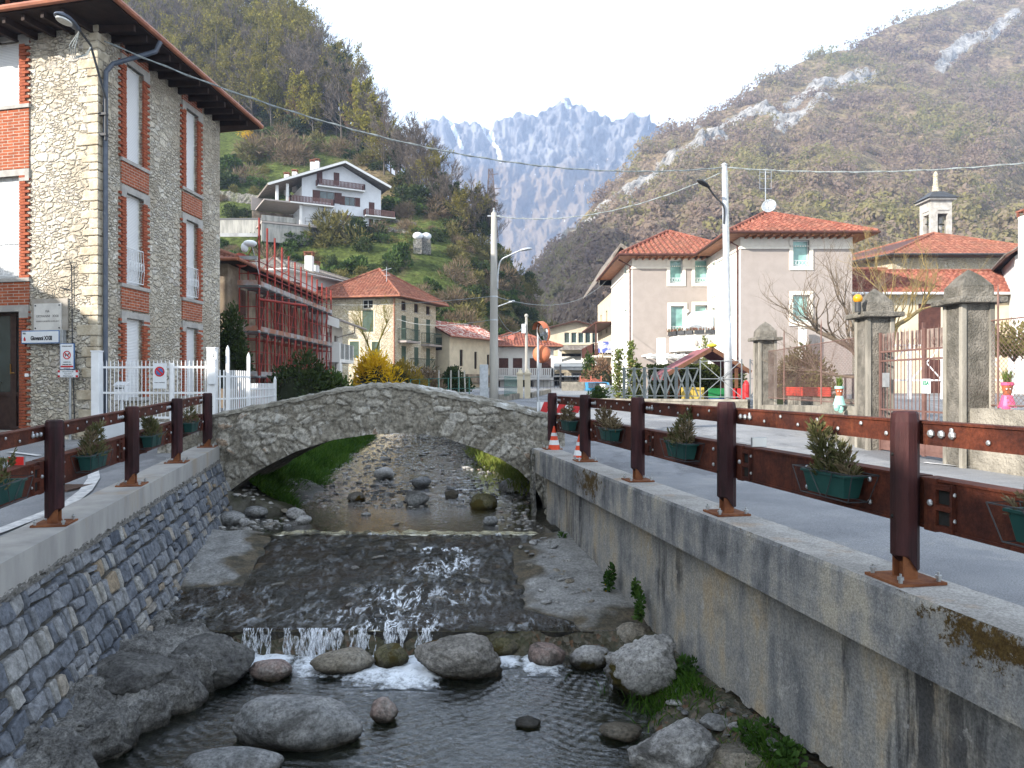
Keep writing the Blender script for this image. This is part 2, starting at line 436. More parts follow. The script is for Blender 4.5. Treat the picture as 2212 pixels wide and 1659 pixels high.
def up(u, v):
    Y = 13.27 + 60 * v ** 1.5; X0, X1 = xLe(Y) - .3, xRe(Y) + .3
    X = lerp(X0, X1, u); return (X, Y, zbed(X, Y))
b = MB(); b.grid(up, 70, 150); struct(b.build('stream_bed', m_bed2, smooth=True))

# ---- water
def water(name, tint, fres=1.33, rgh=.04, fk=1.9, ripple=(9, .5, .02), foam=None, murk=.25, murkcol=(.05, .055, .035), vec_sc=(1, 1, 1)):
    g = G(name)
    vec = g.map(vec_sc)
    h = g.math('ADD', g.noise(ripple[0], 3, .55, vec, 1.0), g.math('MULTIPLY', g.noise(ripple[0] * .3, 2, .5, vec), .6))
    nrm = g.bump(h, ripple[1], ripple[2])
    tr = g.n('BsdfTransparent', {'Color': tint}).outputs[0]
    df = g.n('BsdfDiffuse', {'Color': murkcol}).outputs[0]
    body = g.n('MixShader', {0: murk, 1: tr, 2: df}).outputs[0]
    gl = g.n('BsdfGlossy', {'Color': (1, 1, 1), 'Roughness': rgh, 'Normal': nrm}).outputs[0]
    fr = g.n('Fresnel', {'IOR': fres, 'Normal': nrm}).outputs[0]
    sh = g.n('MixShader', {0: g.math('MINIMUM', g.math('MULTIPLY', fr, fk), .95), 1: body, 2: gl}).outputs[0]
    if foam:
        fm = foam(g); fd = g.n('BsdfDiffuse', {'Color': (.78, .82, .86), 'Normal': g.bump(g.noise(40, 4), .6, .02)}).outputs[0]
        sh = g.n('MixShader', {0: fm, 1: sh, 2: fd}).outputs[0]
    return g.surf(sh)
def foam_pool(g):
    a = g.attr()
    return g.ramp(g.math('ADD', a, g.math('MULTIPLY', g.math('SUBTRACT', g.noise(9, 8, .78), .5), 1.7)), [(.5, 0.), (.95, .95)])
m_pool = water('pool water', (.48, .50, .40), ripple=(14, .5, .02), fk=2.2, foam=foam_pool, murk=.22, murkcol=(.014, .020, .014), vec_sc=(1, 1.9, 1))
def foam_run(g):
    vec = g.map((1.6, .55, 1))
    st = g.math('MULTIPLY', g.ramp(g.noise(5.5, 9, .78, vec, .8), [(.505, 0.), (.575, 1.)]), g.ramp(g.noise(1.7, 3, .6), [(.42, .15), (.56, 1.)]))
    zone = g.attr()
    return g.math('MULTIPLY', st, zone)
m_run = water('running water', (.62, .60, .52), ripple=(24, .6, .03), foam=foam_run, fk=.75, murk=.10, murkcol=(.014, .013, .010))
m_upw = water('stream water', (.6, .58, .48), ripple=(16, .5, .03), rgh=.07, fk=2.4, murk=.10, murkcol=(.09, .07, .04), vec_sc=(1, .6, 1))

def pool_t(X, Y):
    t = 0
    if 8.1 < Y < 9.25:
        for (fx, w_, dep) in [(-2.95, .55, .6), (-2.0, 1.0, .75), (-1.15, .6, 1.2), (-1.55, .6, 1.0), (-.1, .35, .5), (.35, .4, .7)]:
            e = 1 - abs(X - fx) / w_; k = 1 - (9.2 - Y) / dep
            if e > 0 and k > 0: t = max(t, min(1, 1.5 * e) * min(1, .55 + k))
    return t
def poolfn(u, v):
    X = lerp(-4.9, 3.3, u); Y = lerp(4.6, 9.23, v)
    t = pool_t(X, Y)
    w1 = noise.noise((X * 1.1, Y * 1.1, 0)); w2 = noise.noise((X * 2.7, Y * 2.7, 5))
    d = math.hypot(X + 2.2, (Y - 9.8)); am = .55 + .7 * noise.noise((X * .8, Y * 1.0, 9))
    z = ZP + am * (.0052 * math.sin(d * 46 + 7 * w1 + 3 * w2) + .0042 * math.sin((Y * .92 + X * .38) * 58 + 8 * w1 - 4 * w2) + .004 * noise.noise((X * 9, Y * 16, 2))) + .018 * noise.noise((X * 2.2, Y * 3.5, 2)) + .03 * t * (1 + noise.noise((X * 9, Y * 9, 5)))
    return (X, Y, z, t)
b = MB(); b.grid(poolfn, 430, 330); struct(b.build('pool_water', m_pool, smooth=True)); b = MB(); b.grid(lambda u, v: (lerp(-6.5, 5.0, u), lerp(-6, 4.6, v), ZP), 12, 12); struct(b.build('pool_water', m_pool))
def runL(Y): return interp(Y, [(9.1, -4.6), (10.6, -4.55), (10.66, -3.85), (11.6, -4.0), (13.3, -4.25)]) + .08 * noise.noise((0, Y * 3, 0))
def runR(Y): return interp(Y, [(9.1, .9), (9.5, .8), (9.9, .2), (11, .1), (12.4, .0), (13.3, .6)]) + .14 * noise.noise((3, Y * 2.6, 0))
def runfn(u, v):
    Y = 9.17 + 4.1 * v; X = lerp(-3.2 - .187 * Y + .35, 3.5 - .194 * Y, u); ins = min(X - runL(Y), runR(Y) - X)
    k_ = (Y - 9.2) / 3.1; zone = max(0, min(1, 1.7 - 1.7 * abs(X - lerp(-1.5, -1.0, k_)) / lerp(1.15, .55, k_))) * min(1, max(0, (12.5 - Y) / .4))
    zone = max(zone, .22 if Y < 10.6 else .1)
    if 13.02 < Y < 13.1 and -2.6 < X < -.2 : zone = 1.0
    if 12.2 < Y < 12.34 and -1.6 < X < -.8: zone = 1.2
    st = .03 * math.floor((Y - 9.17) / 1.02)
    edge = max(0, min(1, ins * 5))
    z = zbed(X, Y) - .012 - .07 * max(0, min(1, -ins * 6 + .2)) + edge * (.03 + .06 * abs(noise.noise((X * 2.6, Y * 2.6, 1))) + .03 * noise.noise((X * 7, Y * 6, 2)) + .014 * noise.noise((X * 19, Y * 15, 4))) + .008 * (Y > 13.1)
    return (X, Y, z, min(1.2, zone))
b = MB(); b.grid(runfn, 330, 240); struct(b.build('weir_water', m_run, smooth=True))
def upfn(u, v):
    Y = 13.05 + 27 * v ** 1.35; X = lerp(xLe(Y), xRe(Y), u); am = .12 + .88 * min(1, max(0, (Y - 15.2) / 2.5 + .6 * noise.noise((X, Y * .6, 4))))
    return (X, Y, ZU + am * (.020 * noise.noise((X * 3.3, Y * 3.0, 0)) + .011 * noise.noise((X * 8, Y * 6.5, 2))) + .004 * noise.noise((X * 5, Y * 9, 7)))
b = MB(); b.grid(upfn, 170, 420); struct(b.build('stream_water', m_upw, smooth=True))

# ---- weir: concrete apron with a drop
m_wet = mat('apron concrete', (.34, .335, .32), (.235, .23, .215), 2.5, .85, .7, 22, .03, c3=(.15, .135, .10), s3=1.2, t3=.56)
g = G('apron slab'); gt0 = g.ramp(g.noise(2.5, 8, .7), [(.4, (.21, .207, .195)), (.6, (.35, .345, .33))]); gt1 = g.ramp(g.noise(4, 6, .7), [(.4, (.05, .045, .028)), (.6, (.13, .10, .06))])
m_wet = g.bsdf(g.mix(1.0, g.mix(g.ramp(g.attr(), [(.25, 0.), (.7, .95)]), gt0, gt1), g.ramp(g.noise(24, 6, .75), [(.38, .6), (.62, 1.2)]), 'MULTIPLY'), .75, g.bump(g.noise(14, 8, .75), .9, .05))
g = G('apron under water')
cell = g.voro(5, g.map((1, 1, 1)), rand=1)
col = g.ramp(g.n('SeparateColor', {0: cell.outputs['Color']}).outputs[0], [(0, (.02, .017, .011)), (.4, (.06, .052, .034)), (.7, (.03, .028, .016)), (1, (.12, .105, .08))])
col = g.mix(g.ramp(g.noise(1.3, 5), [(.45, 0.), (.58, .8)]), col, (.075, .042, .014))
m_apw = g.bsdf(col, .55, g.bump(g.noise(8, 6, .6), 1.0, .08))
wr = thing('weir', 'stepped concrete weir apron across the stream below the stone bridge', 'weir', (-2, 11, -3))
b = MB(); b.grid(lambda u, v: (lambda X, Y: (X, Y, zbed(X, Y) - .02 + (.05 * abs(noise.noise((X * 2.2, Y * 2.4, 3))) + .03 * noise.noise((X * 5, Y * 5, 3)) if runL(Y) < X < runR(Y) else -.05)))(lerp(-3.0 - .187 * (9.2 + 4.05 * v), 3.45 - .194 * (9.2 + 4.05 * v), u), 9.2 + 4.05 * v), 110, 90)
b.build('wet_apron', m_apw, wr, smooth=True)
def slab(fx0, fx1, ya, yb, dz, nu=30, nv=46):
    b = MB()
    def fn(u, v):
        Y = lerp(ya, yb, v); X = lerp(fx0(Y), fx1(Y), u)
        n1 = noise.noise((X * 1.5, Y * 1.5, 9)); n2 = noise.noise((X * 6, Y * 6, 9))
        e_ = (min(u, 1) if fx1(Y) > 1 else 1 - u) * (fx1(Y) - fx0(Y)); e_ = min(e_, (Y - ya) * .8)
        return (X, Y, zbed(X, Y) + dz * min(1, .1 + e_ * 2.2) + .035 * n1 + .015 * n2, max(0, min(1, 1.0 - e_ / .55 + .9 * noise.noise((X * 1.6, Y * 1.6, 2)) + .4 * noise.noise((X * 5, Y * 5, 2)))))
    b.grid(fn, nu, nv)
    # skirts
    for i in range(nv):
        for k in (0, nu):
            a = b.v[i * (nu + 1) + k]; c = b.v[(i + 1) * (nu + 1) + k]
            b.quad(a, c, (c[0], c[1], c[2] - .4), (a[0], a[1], a[2] - .4))
    for i in range(nu):
        a = b.v[i]; c = b.v[i + 1]; b.quad(a, c, (c[0], c[1], c[2] - .45), (a[0], a[1], a[2] - .45))
    return b
slab(lambda Y: -3.2 - .187 * Y + .1, lambda Y: runL(Y) + .02, 10.68, 13.35, .07).build('dry_slab', m_wet, wr, smooth=False)
slab(lambda Y: runR(Y) - .02, lambda Y: 3.5 - .194 * Y + .1, 9.2, 13.35, .06).build('dry_slab', m_wet, wr, smooth=False)
b = MB()
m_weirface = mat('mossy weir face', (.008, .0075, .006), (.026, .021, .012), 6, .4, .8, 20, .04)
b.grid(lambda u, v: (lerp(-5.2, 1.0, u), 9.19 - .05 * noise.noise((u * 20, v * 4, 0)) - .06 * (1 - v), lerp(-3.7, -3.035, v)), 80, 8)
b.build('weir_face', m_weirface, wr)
# falling water: thin curtains of separate strands
g = G('falling water')
vec = g.map((60, 20, 16))
a = g.ramp(g.noise(1.0, 6, .75, vec), [(.43, .0), (.62, .75)])
m_fall = g.surf(g.n('MixShader', {0: a, 1: g.n('BsdfTransparent', {}).outputs[0], 2: g.n('BsdfDiffuse', {'Color': (.8, .84, .9)}).outputs[0]}).outputs[0])
r_ = random.Random(21)
for x0, x1, k in [(-3.25, -2.92, 22), (-2.76, -2.68, 4), (-2.6, -2.1, 34), (-2.0, -1.66, 20), (-1.58, -1.3, 16), (-1.15, -.95, 14)]:
    b = MB()
    for _ in range(k):
        xs = min(x1, max(x0, r_.gauss((x0 + x1) / 2, (x1 - x0) * .3))); wd = r_.choice((.008, .012, .02, .04)) * r_.uniform(.6, 1.4); out = r_.uniform(.02, .16); dr = r_.gauss(0, .025); v0, v1 = r_.choice((0, 0, 0, .3)), r_.choice((1, 1, .75)); n_ = 7; o = []
        for i in range(n_ + 1):
            v = lerp(v0, v1, i / n_); y = 9.175 - out * v ** .6 - .02; z = lerp(-2.985, ZP, v ** 1.25) + .008; c = xs + dr * v + .012 * math.sin(v * 9 + xs * 40); w_ = wd * (.8 + .5 * math.sin(v * 7 + xs * 90))
            o += [(c - w_, y, z), (c + w_, y - .004, z)]
        b.add(o, [(2 * i, 2 * i + 1, 2 * i + 3, 2 * i + 2) for i in range(n_)])
    struct(b.build('falling_water', m_fall, smooth=True))

# ------------------------------------------------------------------ left bank wall of squared stones
m_stone_l = G('bank wall stone')
g = m_stone_l
col = g.ramp(g.attr(), [(0, (.075, .085, .105)), (.35, (.14, .152, .175)), (.6, (.215, .222, .235)), (.82, (.31, .305, .29)), (1, (.27, .215, .15))])
col = g.mix(1.0, col, g.ramp(g.noise(14, 7, .75), [(.38, .55), (.62, 1.25)]), 'MULTIPLY')
m_stone_l = g.bsdf(col, .85, g.bump(g.noise(28, 5, .6), .7, .012), spec=.25)
m_mortar_d = mat('dark joint', (.055, .052, .045), (.10, .095, .085), 8, .95, .6, 30, .02)
wl = thing('bank_wall', 'grey squared stone retaining wall with pale concrete coping along the left of the stream', 'wall', (-5, 10, -2.5))
def wallL(Y, d):   # d metres below the coping
    return V((-3.2 - .187 * Y + .02 + .36 * d, Y, copL(Y) - .30 - d))
outL = V((1, .187, .36)).normalized()
b = MB(); b.grid(lambda u, v: wallL(lerp(3.0, 16.3, u), lerp(0, 2.1, 1 - v)) - outL * .02, 60, 12); b.build('joints', m_mortar_d, wl)
b = MB(); r_ = random.Random(11)
d = .03
while d < 1.95:
    hh = r_.uniform(.14, .24); Y = 3.0 + r_.uniform(0, .2)
    while Y < 16.2:
        ww = r_.uniform(.12, .36)
        if r_.random() < .35: ww = r_.uniform(.08, .14)
        n_sub = 2 if (hh > .16 and ww > .16 and r_.random() < .3) else 1
        for sidx in range(n_sub):
            d0 = d + hh * sidx / n_sub; h1 = hh / n_sub
            j = lambda s_=.022: r_.uniform(-s_, s_)
            gap = .012
            pts = [(Y + gap + j(), d0 + h1 - gap + j()), (Y + ww - gap + j(), d0 + h1 - gap + j()), (Y + ww - gap + j(), d0 + gap + j()), (Y + gap + j(), d0 + gap + j())]
            cyy = sum(p[0] for p in pts) / 4; cd = sum(p[1] for p in pts) / 4
            po = r_.uniform(.02, .055)
            b.ct = min(1, max(0, r_.gauss(.42, .2))) if r_.random() > .07 else r_.uniform(.8, 1)
            ring = []
            # eight-point outline with knocked-off corners
            for i in range(4):
                p, q = pts[i], pts[(i + 1) % 4]; t = r_.uniform(.05, .17)
                ring += [(lerp(p[0], q[0], t), lerp(p[1], q[1], t)), (lerp(p[0], q[0], 1 - t), lerp(p[1], q[1], 1 - t))]
            vs_ = [wallL(*p) - outL * .03 for p in ring]
            vs_ += [wallL(lerp(p[0], cyy, .06), lerp(p[1], cd, .06)) + outL * po * r_.uniform(.6, .8) for p in ring]
            vs_ += [wallL(lerp(p[0], cyy, .2), lerp(p[1], cd, .2)) + outL * po * r_.uniform(.8, 1.25) for p in ring]
            vs_.append(wallL(cyy, cd) + outL * po * r_.uniform(.9, 1.25))
            fs_ = []
            for ly in (0, 8):
                for i in range(8): fs_.append((ly + i, ly + (i + 1) % 8, ly + 8 + (i + 1) % 8, ly + 8 + i))
            for i in range(8): fs_.append((16 + i, 16 + (i + 1) % 8, 24))
            b.add(vs_, fs_)
        Y += ww
    d += hh
b.build('stones', m_stone_l, wl)
m_copL = mat('coping concrete', (.40, .385, .36), (.30, .29, .275), 2.0, .9, .3, 60, .006, c3=(.33, .26, .18), s3=1.1, t3=.6, streak=(1, 1, .3))
b = MB()
ys = [3.0 + i * .38 for i in range(33)] + [15.5]
for Ya, Yb in zip(ys, ys[1:]):
    pa = lambda Y, o: (-3.2 - .187 * Y + o, Y)
    q = []
    for z_ in (-.30, 0):
        for (Y, o) in ((Ya, .06), (Yb, .06), (Yb, -.44), (Ya, -.44)):
            x_, y_ = pa(Y, o); q.append((x_, y_, copL(Y) + z_))
    b.add(q, [(4, 5, 6, 7), (0, 4, 7, 3), (0, 1, 5, 4), (3, 7, 6, 2)] if False else [(7, 6, 5, 4), (4, 5, 1, 0), (6, 7, 3, 2), (0, 1, 2, 3)])
b.quad((-6.04 - .187 * .05, 15.5, copL(15.5)), (-6.04, 15.5, copL(15.5) - .3), (-6.54, 15.5, copL(15.5) - .3), (-6.54, 15.5, copL(15.5)))
b.build('coping', m_copL, wl)
b = MB()   # crumbling mortar bed under the coping
b.grid(lambda u, v: wallL(lerp(3, 15.6, u), .075 * (1 - v) - .02) + outL * (.045 + .03 * noise.noise((u * 160, v * 3, 0)) + .02 * noise.noise((u * 400, v * 9, 1))), 420, 5)
b.build('mortar_bed', mat('crumbled mortar', (.19, .18, .165), (.11, .105, .095), 20, .95, .8, 60, .02), wl)
# footing ledge of dark rock and concrete along the foot of the wall
g = G('ledge rock'); lc = g.ramp(g.noise(3.2, 9, .75), [(.4, (.13, .125, .118)), (.5, (.23, .225, .213)), (.6, (.36, .35, .33))]); lc = g.mix(1.0, lc, g.ramp(g.noise(38, 6, .8), [(.36, .4), (.5, 1.), (.64, 1.6)]), 'MULTIPLY')
lw = g.n('MapRange', {0: g.math('ADD', g.posz(), g.math('MULTIPLY', g.noise(5, 4), .12)), 1: ZP + .05, 2: ZP + .2, 3: 1.0, 4: 0.0}).outputs[0]
m_ledge = g.bsdf(g.mix(lw, lc, g.mix(1.0, lc, (.25, .22, .17), 'MULTIPLY')), .88, g.bump(g.math('ADD', g.noise(9, 9, .75), g.math('MULTIPLY', g.noise(45, 5, .8), .4)), 1.0, .09), spec=.2)
def ledge(u, v):
    Y = lerp(3.6, 10.4, u)
    xa = -3.2 - .187 * Y + .30; xb = interp(Y, [(3.5, -3.0), (6.44, -3.62), (7.5, -3.42), (8.3, -3.15), (9.0, -3.35), (10.0, -4.2), (10.5, -4.75)]) + .22 * noise.noise((Y * 1.9, 0, 0)) + .1 * noise.noise((Y * 5, 2, 0))
    xb = max(xb, xa + .25)
    if v < .6:
        t = v / .6; X = lerp(xa, xb, t); Z = lerp(-2.84 - .02 * (Y - 6), -3.06, t ** 1.3) + .12 * noise.noise((X * 2.2, Y * 2.2, 0)) + .07 * noise.noise((X * 6, Y * 6, 1)) + .05 * abs(noise.noise((X * 9, Y * 9, 1))) + .03 * noise.noise((X * 24, Y * 24, 3))
    else:
        t = (v - .6) / .4; X = xb + .10 * math.sin(t * math.pi) - .30 * t * t; Z = lerp(-3.06, -3.7, t) + .05 * noise.noise((X * 4, Y * 4, t))
    return (X + .07 * noise.noise((Y * 5, v * 9, 3)) + .04 * noise.noise((Y * 15, v * 25, 3)), Y + .05 * noise.noise((Y * 9, v * 14, 8)), Z)
b = MB(); b.grid(ledge, 260, 80); tag(b.build('rock_ledge', m_ledge, smooth=True), 'dark rough rock ledge along the foot of the left bank wall', 'rock')

# ------------------------------------------------------------------ right bank wall: stained concrete
g = G('stained concrete')
vec = g.map((1, 1.2, .16))
col = g.ramp(g.math('ADD', g.math('MULTIPLY', g.noise(2.3, 7, .65, vec), .5), g.math('MULTIPLY', g.noise(1.1, 8, .7), .5)), [(.40, (.17, .175, .18)), (.47, (.275, .272, .262)), (.53, (.36, .338, .295)), (.60, (.42, .345, .245))])
col = g.mix(g.math('MULTIPLY', g.ramp(g.noise(1.4, 6, .7, vec), [(.53, 0.), (.6, .9)]), g.ramp(g.noise(.5, 3), [(.48, 0.), (.58, 1.)])), col, (.055, .056, .06))
col = g.mix(g.ramp(g.noise(5, 6, .7), [(.6, 0.), (.64, .55)]), col, (.44, .43, .41))
col = g.mix(1.0, col, g.ramp(g.noise(45, 6, .75), [(.38, .62), (.62, 1.2)]), 'MULTIPLY')
m_wallR = g.bsdf(col, .9, g.bump(g.math('ADD', g.noise(60, 4), g.math('MULTIPLY', g.noise(6, 5), 1.2)), .4, .015), spec=.2)
g = G('coping stained')
vec = g.map((1, 1.2, .16))
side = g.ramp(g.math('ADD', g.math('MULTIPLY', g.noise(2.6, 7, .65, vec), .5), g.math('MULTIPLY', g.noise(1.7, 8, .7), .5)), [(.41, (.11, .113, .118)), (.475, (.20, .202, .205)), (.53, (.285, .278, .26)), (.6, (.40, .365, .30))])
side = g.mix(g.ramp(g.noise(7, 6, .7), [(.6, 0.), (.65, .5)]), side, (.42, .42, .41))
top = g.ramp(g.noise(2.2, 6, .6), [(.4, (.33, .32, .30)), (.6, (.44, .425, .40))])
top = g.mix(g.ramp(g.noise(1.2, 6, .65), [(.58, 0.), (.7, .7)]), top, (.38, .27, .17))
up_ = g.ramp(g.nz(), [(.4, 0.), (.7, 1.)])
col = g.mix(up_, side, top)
moss = g.attr()
mossm = g.ramp(g.math('ADD', moss, g.math('MULTIPLY', g.math('SUBTRACT', g.noise(7, 8, .8), .5), 2.6)), [(.5, 0.), (.62, 1.)])
col = g.mix(mossm, col, g.mix(g.noise(30, 3), (.05, .026, .010), (.11, .075, .022)))
col = g.mix(1.0, col, g.ramp(g.noise(60, 6, .78), [(.38, .6), (.62, 1.25)]), 'MULTIPLY')
m_copR = g.bsdf(col, .9, g.bump(g.math('ADD', g.noise(80, 4), g.math('MULTIPLY', mossm, g.noise(50, 5))), .5, .012), spec=.2)
wrt = thing('concrete_bank_wall', 'stained grey concrete retaining wall with wide coping along the right of the stream', 'wall', (2, 9, -3))
def xr(Y): return 3.29 - .194 * Y
def facefn(u, v):
    Y = lerp(.5, 14.6, u); Z = lerp(-3.8, COPZ_R - .4, v)
    jag = interp(Y, [(0, -3.0), (5.7, -2.92), (6.6, -2.97), (7.2, -3.0), (8.5, -3.2), (9.3, -3.3), (14, -4)]) + .06 * noise.noise((Y * 3, 0, 0)) + .04 * noise.noise((Y * 11, 0, 0))
    X = xr(Y) + .22 + .012 * noise.noise((Y * 1.5, Z * 2, 0)) + .006 * noise.noise((Y * 9, Z * 9, 0))
    if Z < jag: X += .16 + .08 * noise.noise((Y * 5, Z * 5, 2))
    return (X, Y, Z)
b = MB(); b.grid(facefn, 260, 60, flip=True)
b.quad((xr(14.6) + .22, 14.6, -3.8), (xr(14.6) + .22, 14.6, COPZ_R - .4), (xr(14.6) + .9, 14.62, COPZ_R - .4), (xr(14.6) + .9, 14.62, -3.8))
b.build('wall_face', m_wallR, wrt)
b = MB()
def mossat(Y, Z, top):
    t = 0
    for (yc, zc, ry, rz, k) in [(4.05, -1.36, .55, .22, 1.), (3.3, -1.4, .5, .3, .8), (11.1, -1.45, .9, .3, .95), (9.4, -1.45, .3, .2, .5), (4.6, -1.3, .6, .1, .6), (6.0, -1.29, 1.2, .05, .5)]:
        e = .62 - math.hypot((Y - yc) / ry, (Z - zc) / rz)
        t = max(t, k * (.5 + .62 * e) if e > -.8 else 0)
    return t * (.45 if top else 1)
nY = 150
for part in range(3):
    def cf(u, v, part=part):
        Y = lerp(.5, 14.9, u); w_ = .004 * noise.noise((Y * 6, v * 5, part))
        if part == 0: return (xr(Y) + w_ + (.012 * (v > .97)), Y, lerp(COPZ_R - .455, COPZ_R, v), mossat(Y, lerp(COPZ_R - .455, COPZ_R, v), 0))
        if part == 1: return (xr(Y) + .012 + lerp(0, .46, v), Y, COPZ_R + .003 * noise.noise((Y * 9, v * 9, 0)), mossat(Y, COPZ_R, 1) * (1 - v))
        return (xr(Y) + .47, Y, lerp(COPZ_R, COPZ_R - .455, v), 0)
    b.grid(cf, nY, 14 if part < 2 else 2, flip=True)
b.quad((xr(14.9), 14.9, COPZ_R), (xr(14.9), 14.9, COPZ_R - .455), (xr(14.9) + .47, 14.9, COPZ_R - .455), (xr(14.9) + .47, 14.9, COPZ_R))
b.quad((xr(.5), .5, COPZ_R - .455), (xr(.5) + .47, .5, COPZ_R - .455), (xr(14.9) + .47, 14.9, COPZ_R - .455), (xr(14.9), 14.9, COPZ_R - .455))
b.build('coping', m_copR, wrt)

# banks of the channel beyond the bridge
m_bankst = rubble('channel rubble', .32, [(.12, .12, .115), (.2, .19, .17), (.27, .26, .24), (.16, .15, .12)], (.10, .095, .08), stain=(.05, .06, .02))
b = MB(); b.grid(lambda u, v: (xRe(lerp(14.6, 75, u)) + .05 * noise.noise((u * 60, v * 4, 0)), lerp(14.6, 75, u), lerp(-3, zR(lerp(14.6, 75, u)) - .0, v)), 120, 6)
tag(b.build('channel_wall', m_bankst), 'rubble channel wall on the right of the stream beyond the stone bridge', 'wall')
b = MB(); b.grid(lambda u, v: (xLe(lerp(16.3, 75, u)) + .05 * noise.noise((u * 60, v * 4, 5)), lerp(16.3, 75, u), lerp(-3, zL(lerp(16.3, 75, u)), v)), 120, 6, flip=True)
tag(b.build('channel_wall', m_bankst), 'rubble channel wall on the left of the stream above the grassy bank', 'wall')
# ------------------------------------------------------------------ stone arch bridge
topc = [(-7.3, -.86), (-6.55, -.74), (-5.64, -.53), (-4.49, -.31), (-3.52, -.10), (-2.84, -.015), (-2.46, -.01), (-1.69, -.15), (-1.02, -.275), (-.25, -.42), (.57, -.61), (1.1, -.72)]
undc = [(-6.2, -2.62), (-6.0, -2.36), (-5.84, -2.22), (-5.26, -1.79), (-4.49, -1.40), (-3.72, -1.16), (-2.95, -1.045), (-2.46, -1.02), (-1.98, -1.025), (-1.41, -1.11), (-.83, -1.305), (-.25, -1.545), (.135, -1.79), (.47, -2.12), (.63, -2.46), (.68, -2.9)]
def tp(x): return interp(x, topc)
def un(x): return -3.1 if (x < -6.2 or x > .68) else interp(x, undc)
YB, TH = 15.55, 2.6
def faceY(x): return YB + .02 * (x + 3)
cells_seed = {}
def vcell(p):
    ds, ps = noise.voronoi(p)
    h = noise.cell(V(ps[0]) * 7.31) if False else (math.sin(ps[0][0] * 127.1 + ps[0][1] * 311.7 + ps[0][2] * 74.7) * 43758.5453) % 1.0
    return ds[1] - ds[0], h
g = G('bridge stone')
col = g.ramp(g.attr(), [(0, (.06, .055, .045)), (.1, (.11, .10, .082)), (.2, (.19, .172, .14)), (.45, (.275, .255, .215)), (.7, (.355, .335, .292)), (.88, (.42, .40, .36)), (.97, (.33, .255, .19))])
col = g.mix(1.0, col, g.ramp(g.noise(14, 7, .7), [(.38, .5), (.62, 1.3)]), 'MULTIPLY')
col = g.mix(g.ramp(g.noise(.9, 6, .7), [(.52, 0.), (.62, .5)]), col, (.14, .128, .10))
col = g.mix(g.ramp(g.noise(5, 6, .75), [(.58, 0.), (.63, .7)]), col, (.42, .42, .40))
m_bridge = g.bsdf(col, .92, g.bump(g.noise(26, 6, .65), .8, .025), spec=.15)
br = thing('stone_bridge', 'old humpbacked stone arch footbridge crossing the stream', 'bridge', (-2.5, 16.6, -2.6))
def bface(front):
    b = MB(); nu, nv = 340, 46
    def fn(u, v):
        X = lerp(-7.3, 1.1, u); z0, z1 = un(X), tp(X); Z = lerp(z0, z1, v)
        w1 = noise.noise((X * 1.3, Z * 1.3, 3)) * .25
        rad = math.hypot(X + 2.6, Z + 4.2)
        if Z - z0 < .42 and -6.2 < X < .68:  # ring of long arch stones
            ang = math.atan2(Z + 4.2, X + 2.6); p = V((ang * 21, (Z - z0) * 1.6 + w1, 4))
        else: p = V((X * 3.3 + w1 * 1.6 + .12 * noise.noise((X * 6, Z * 6, 1)), 9, Z * 6.2 + w1 * 2 + .18 * noise.noise((X * 6, Z * 6, 5))))
        e, h = vcell(p)
        stone = min(1, e / .12)
        big = .5 + .5 * noise.noise((X * .7, Z * .9, 8))
        d = .048 * stone * (.4 + .8 * h) + .04 * noise.noise((X * 3, Z * 3, 1)) + .022 * noise.noise((X * 9, Z * 9, 5)) + .012 * noise.noise((X * 22, Z * 22, 5))
        if big < .38: stone *= .4; d *= .7       # render still clinging between the stones
        tint = (.22 + .68 * h) if stone > .45 else (.36 + .22 * noise.noise((X * 5, Z * 5, 2)) - .34 * (stone < .2 and big > .45))
        if stone > .45 and h > .955: tint = .98
        tint = lerp(.33 + .15 * noise.noise((X * 8, Z * 8, 2)), tint, .45 + .55 * min(1, max(0, (stone - .3) / .5)))
        return (X, faceY(X) - d if front else faceY(X) + TH + d, Z, max(0, min(1, tint)))
    b.grid(fn, nu, nv, flip=not front)
    return b
fm = bface(True); fm.flip = False
bmf = fm
o_ = bmf.build('front_face', m_bridge, br, smooth=True)
bface(False).build('back_face', m_bridge, br, smooth=True)
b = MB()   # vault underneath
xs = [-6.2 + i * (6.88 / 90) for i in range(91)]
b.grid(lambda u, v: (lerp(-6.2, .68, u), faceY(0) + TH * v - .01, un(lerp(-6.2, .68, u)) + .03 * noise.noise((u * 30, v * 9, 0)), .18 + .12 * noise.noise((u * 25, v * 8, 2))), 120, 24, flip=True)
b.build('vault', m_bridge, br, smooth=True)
b = MB()   # walkway between the parapets
b.grid(lambda u, v: (lerp(-7.3, 1.1, u), faceY(0) + lerp(.42, TH - .42, v), min(tp(lerp(-7.3, 1.1, u)) - .55, -.5), .4), 60, 6)
b.build('walkway', m_bridge, br)
m_cap = mat('parapet capping', (.31, .295, .255), (.17, .158, .13), 5, .9, 1.0, 14, .05, c3=(.5, .5, .48), s3=1.1, t3=.57, w3=.03)
for y0 in (0, TH - .42):
    b = MB()
    def capf(u, v, y0=y0):
        X = lerp(-7.3, 1.1, u); ww = [-.05, -.05, .0, .21, .42, .47, .47][int(round(v * 6))]; zz = [-.06, .0, .03, .045, .03, .0, -.45][int(round(v * 6))]
        n_ = noise.noise((X * 4, v * 3, y0)); 
        return (X, faceY(X) + y0 + ww - .012 + .02 * n_, tp(X) + zz + .03 * n_ + .03 * noise.noise((X * 11, v * 4, 1)) - .03 * abs(noise.noise((X * 5, 2, y0))))
    b.grid(capf, 220, 6); b.build('parapet_capping', m_cap, br, smooth=False)

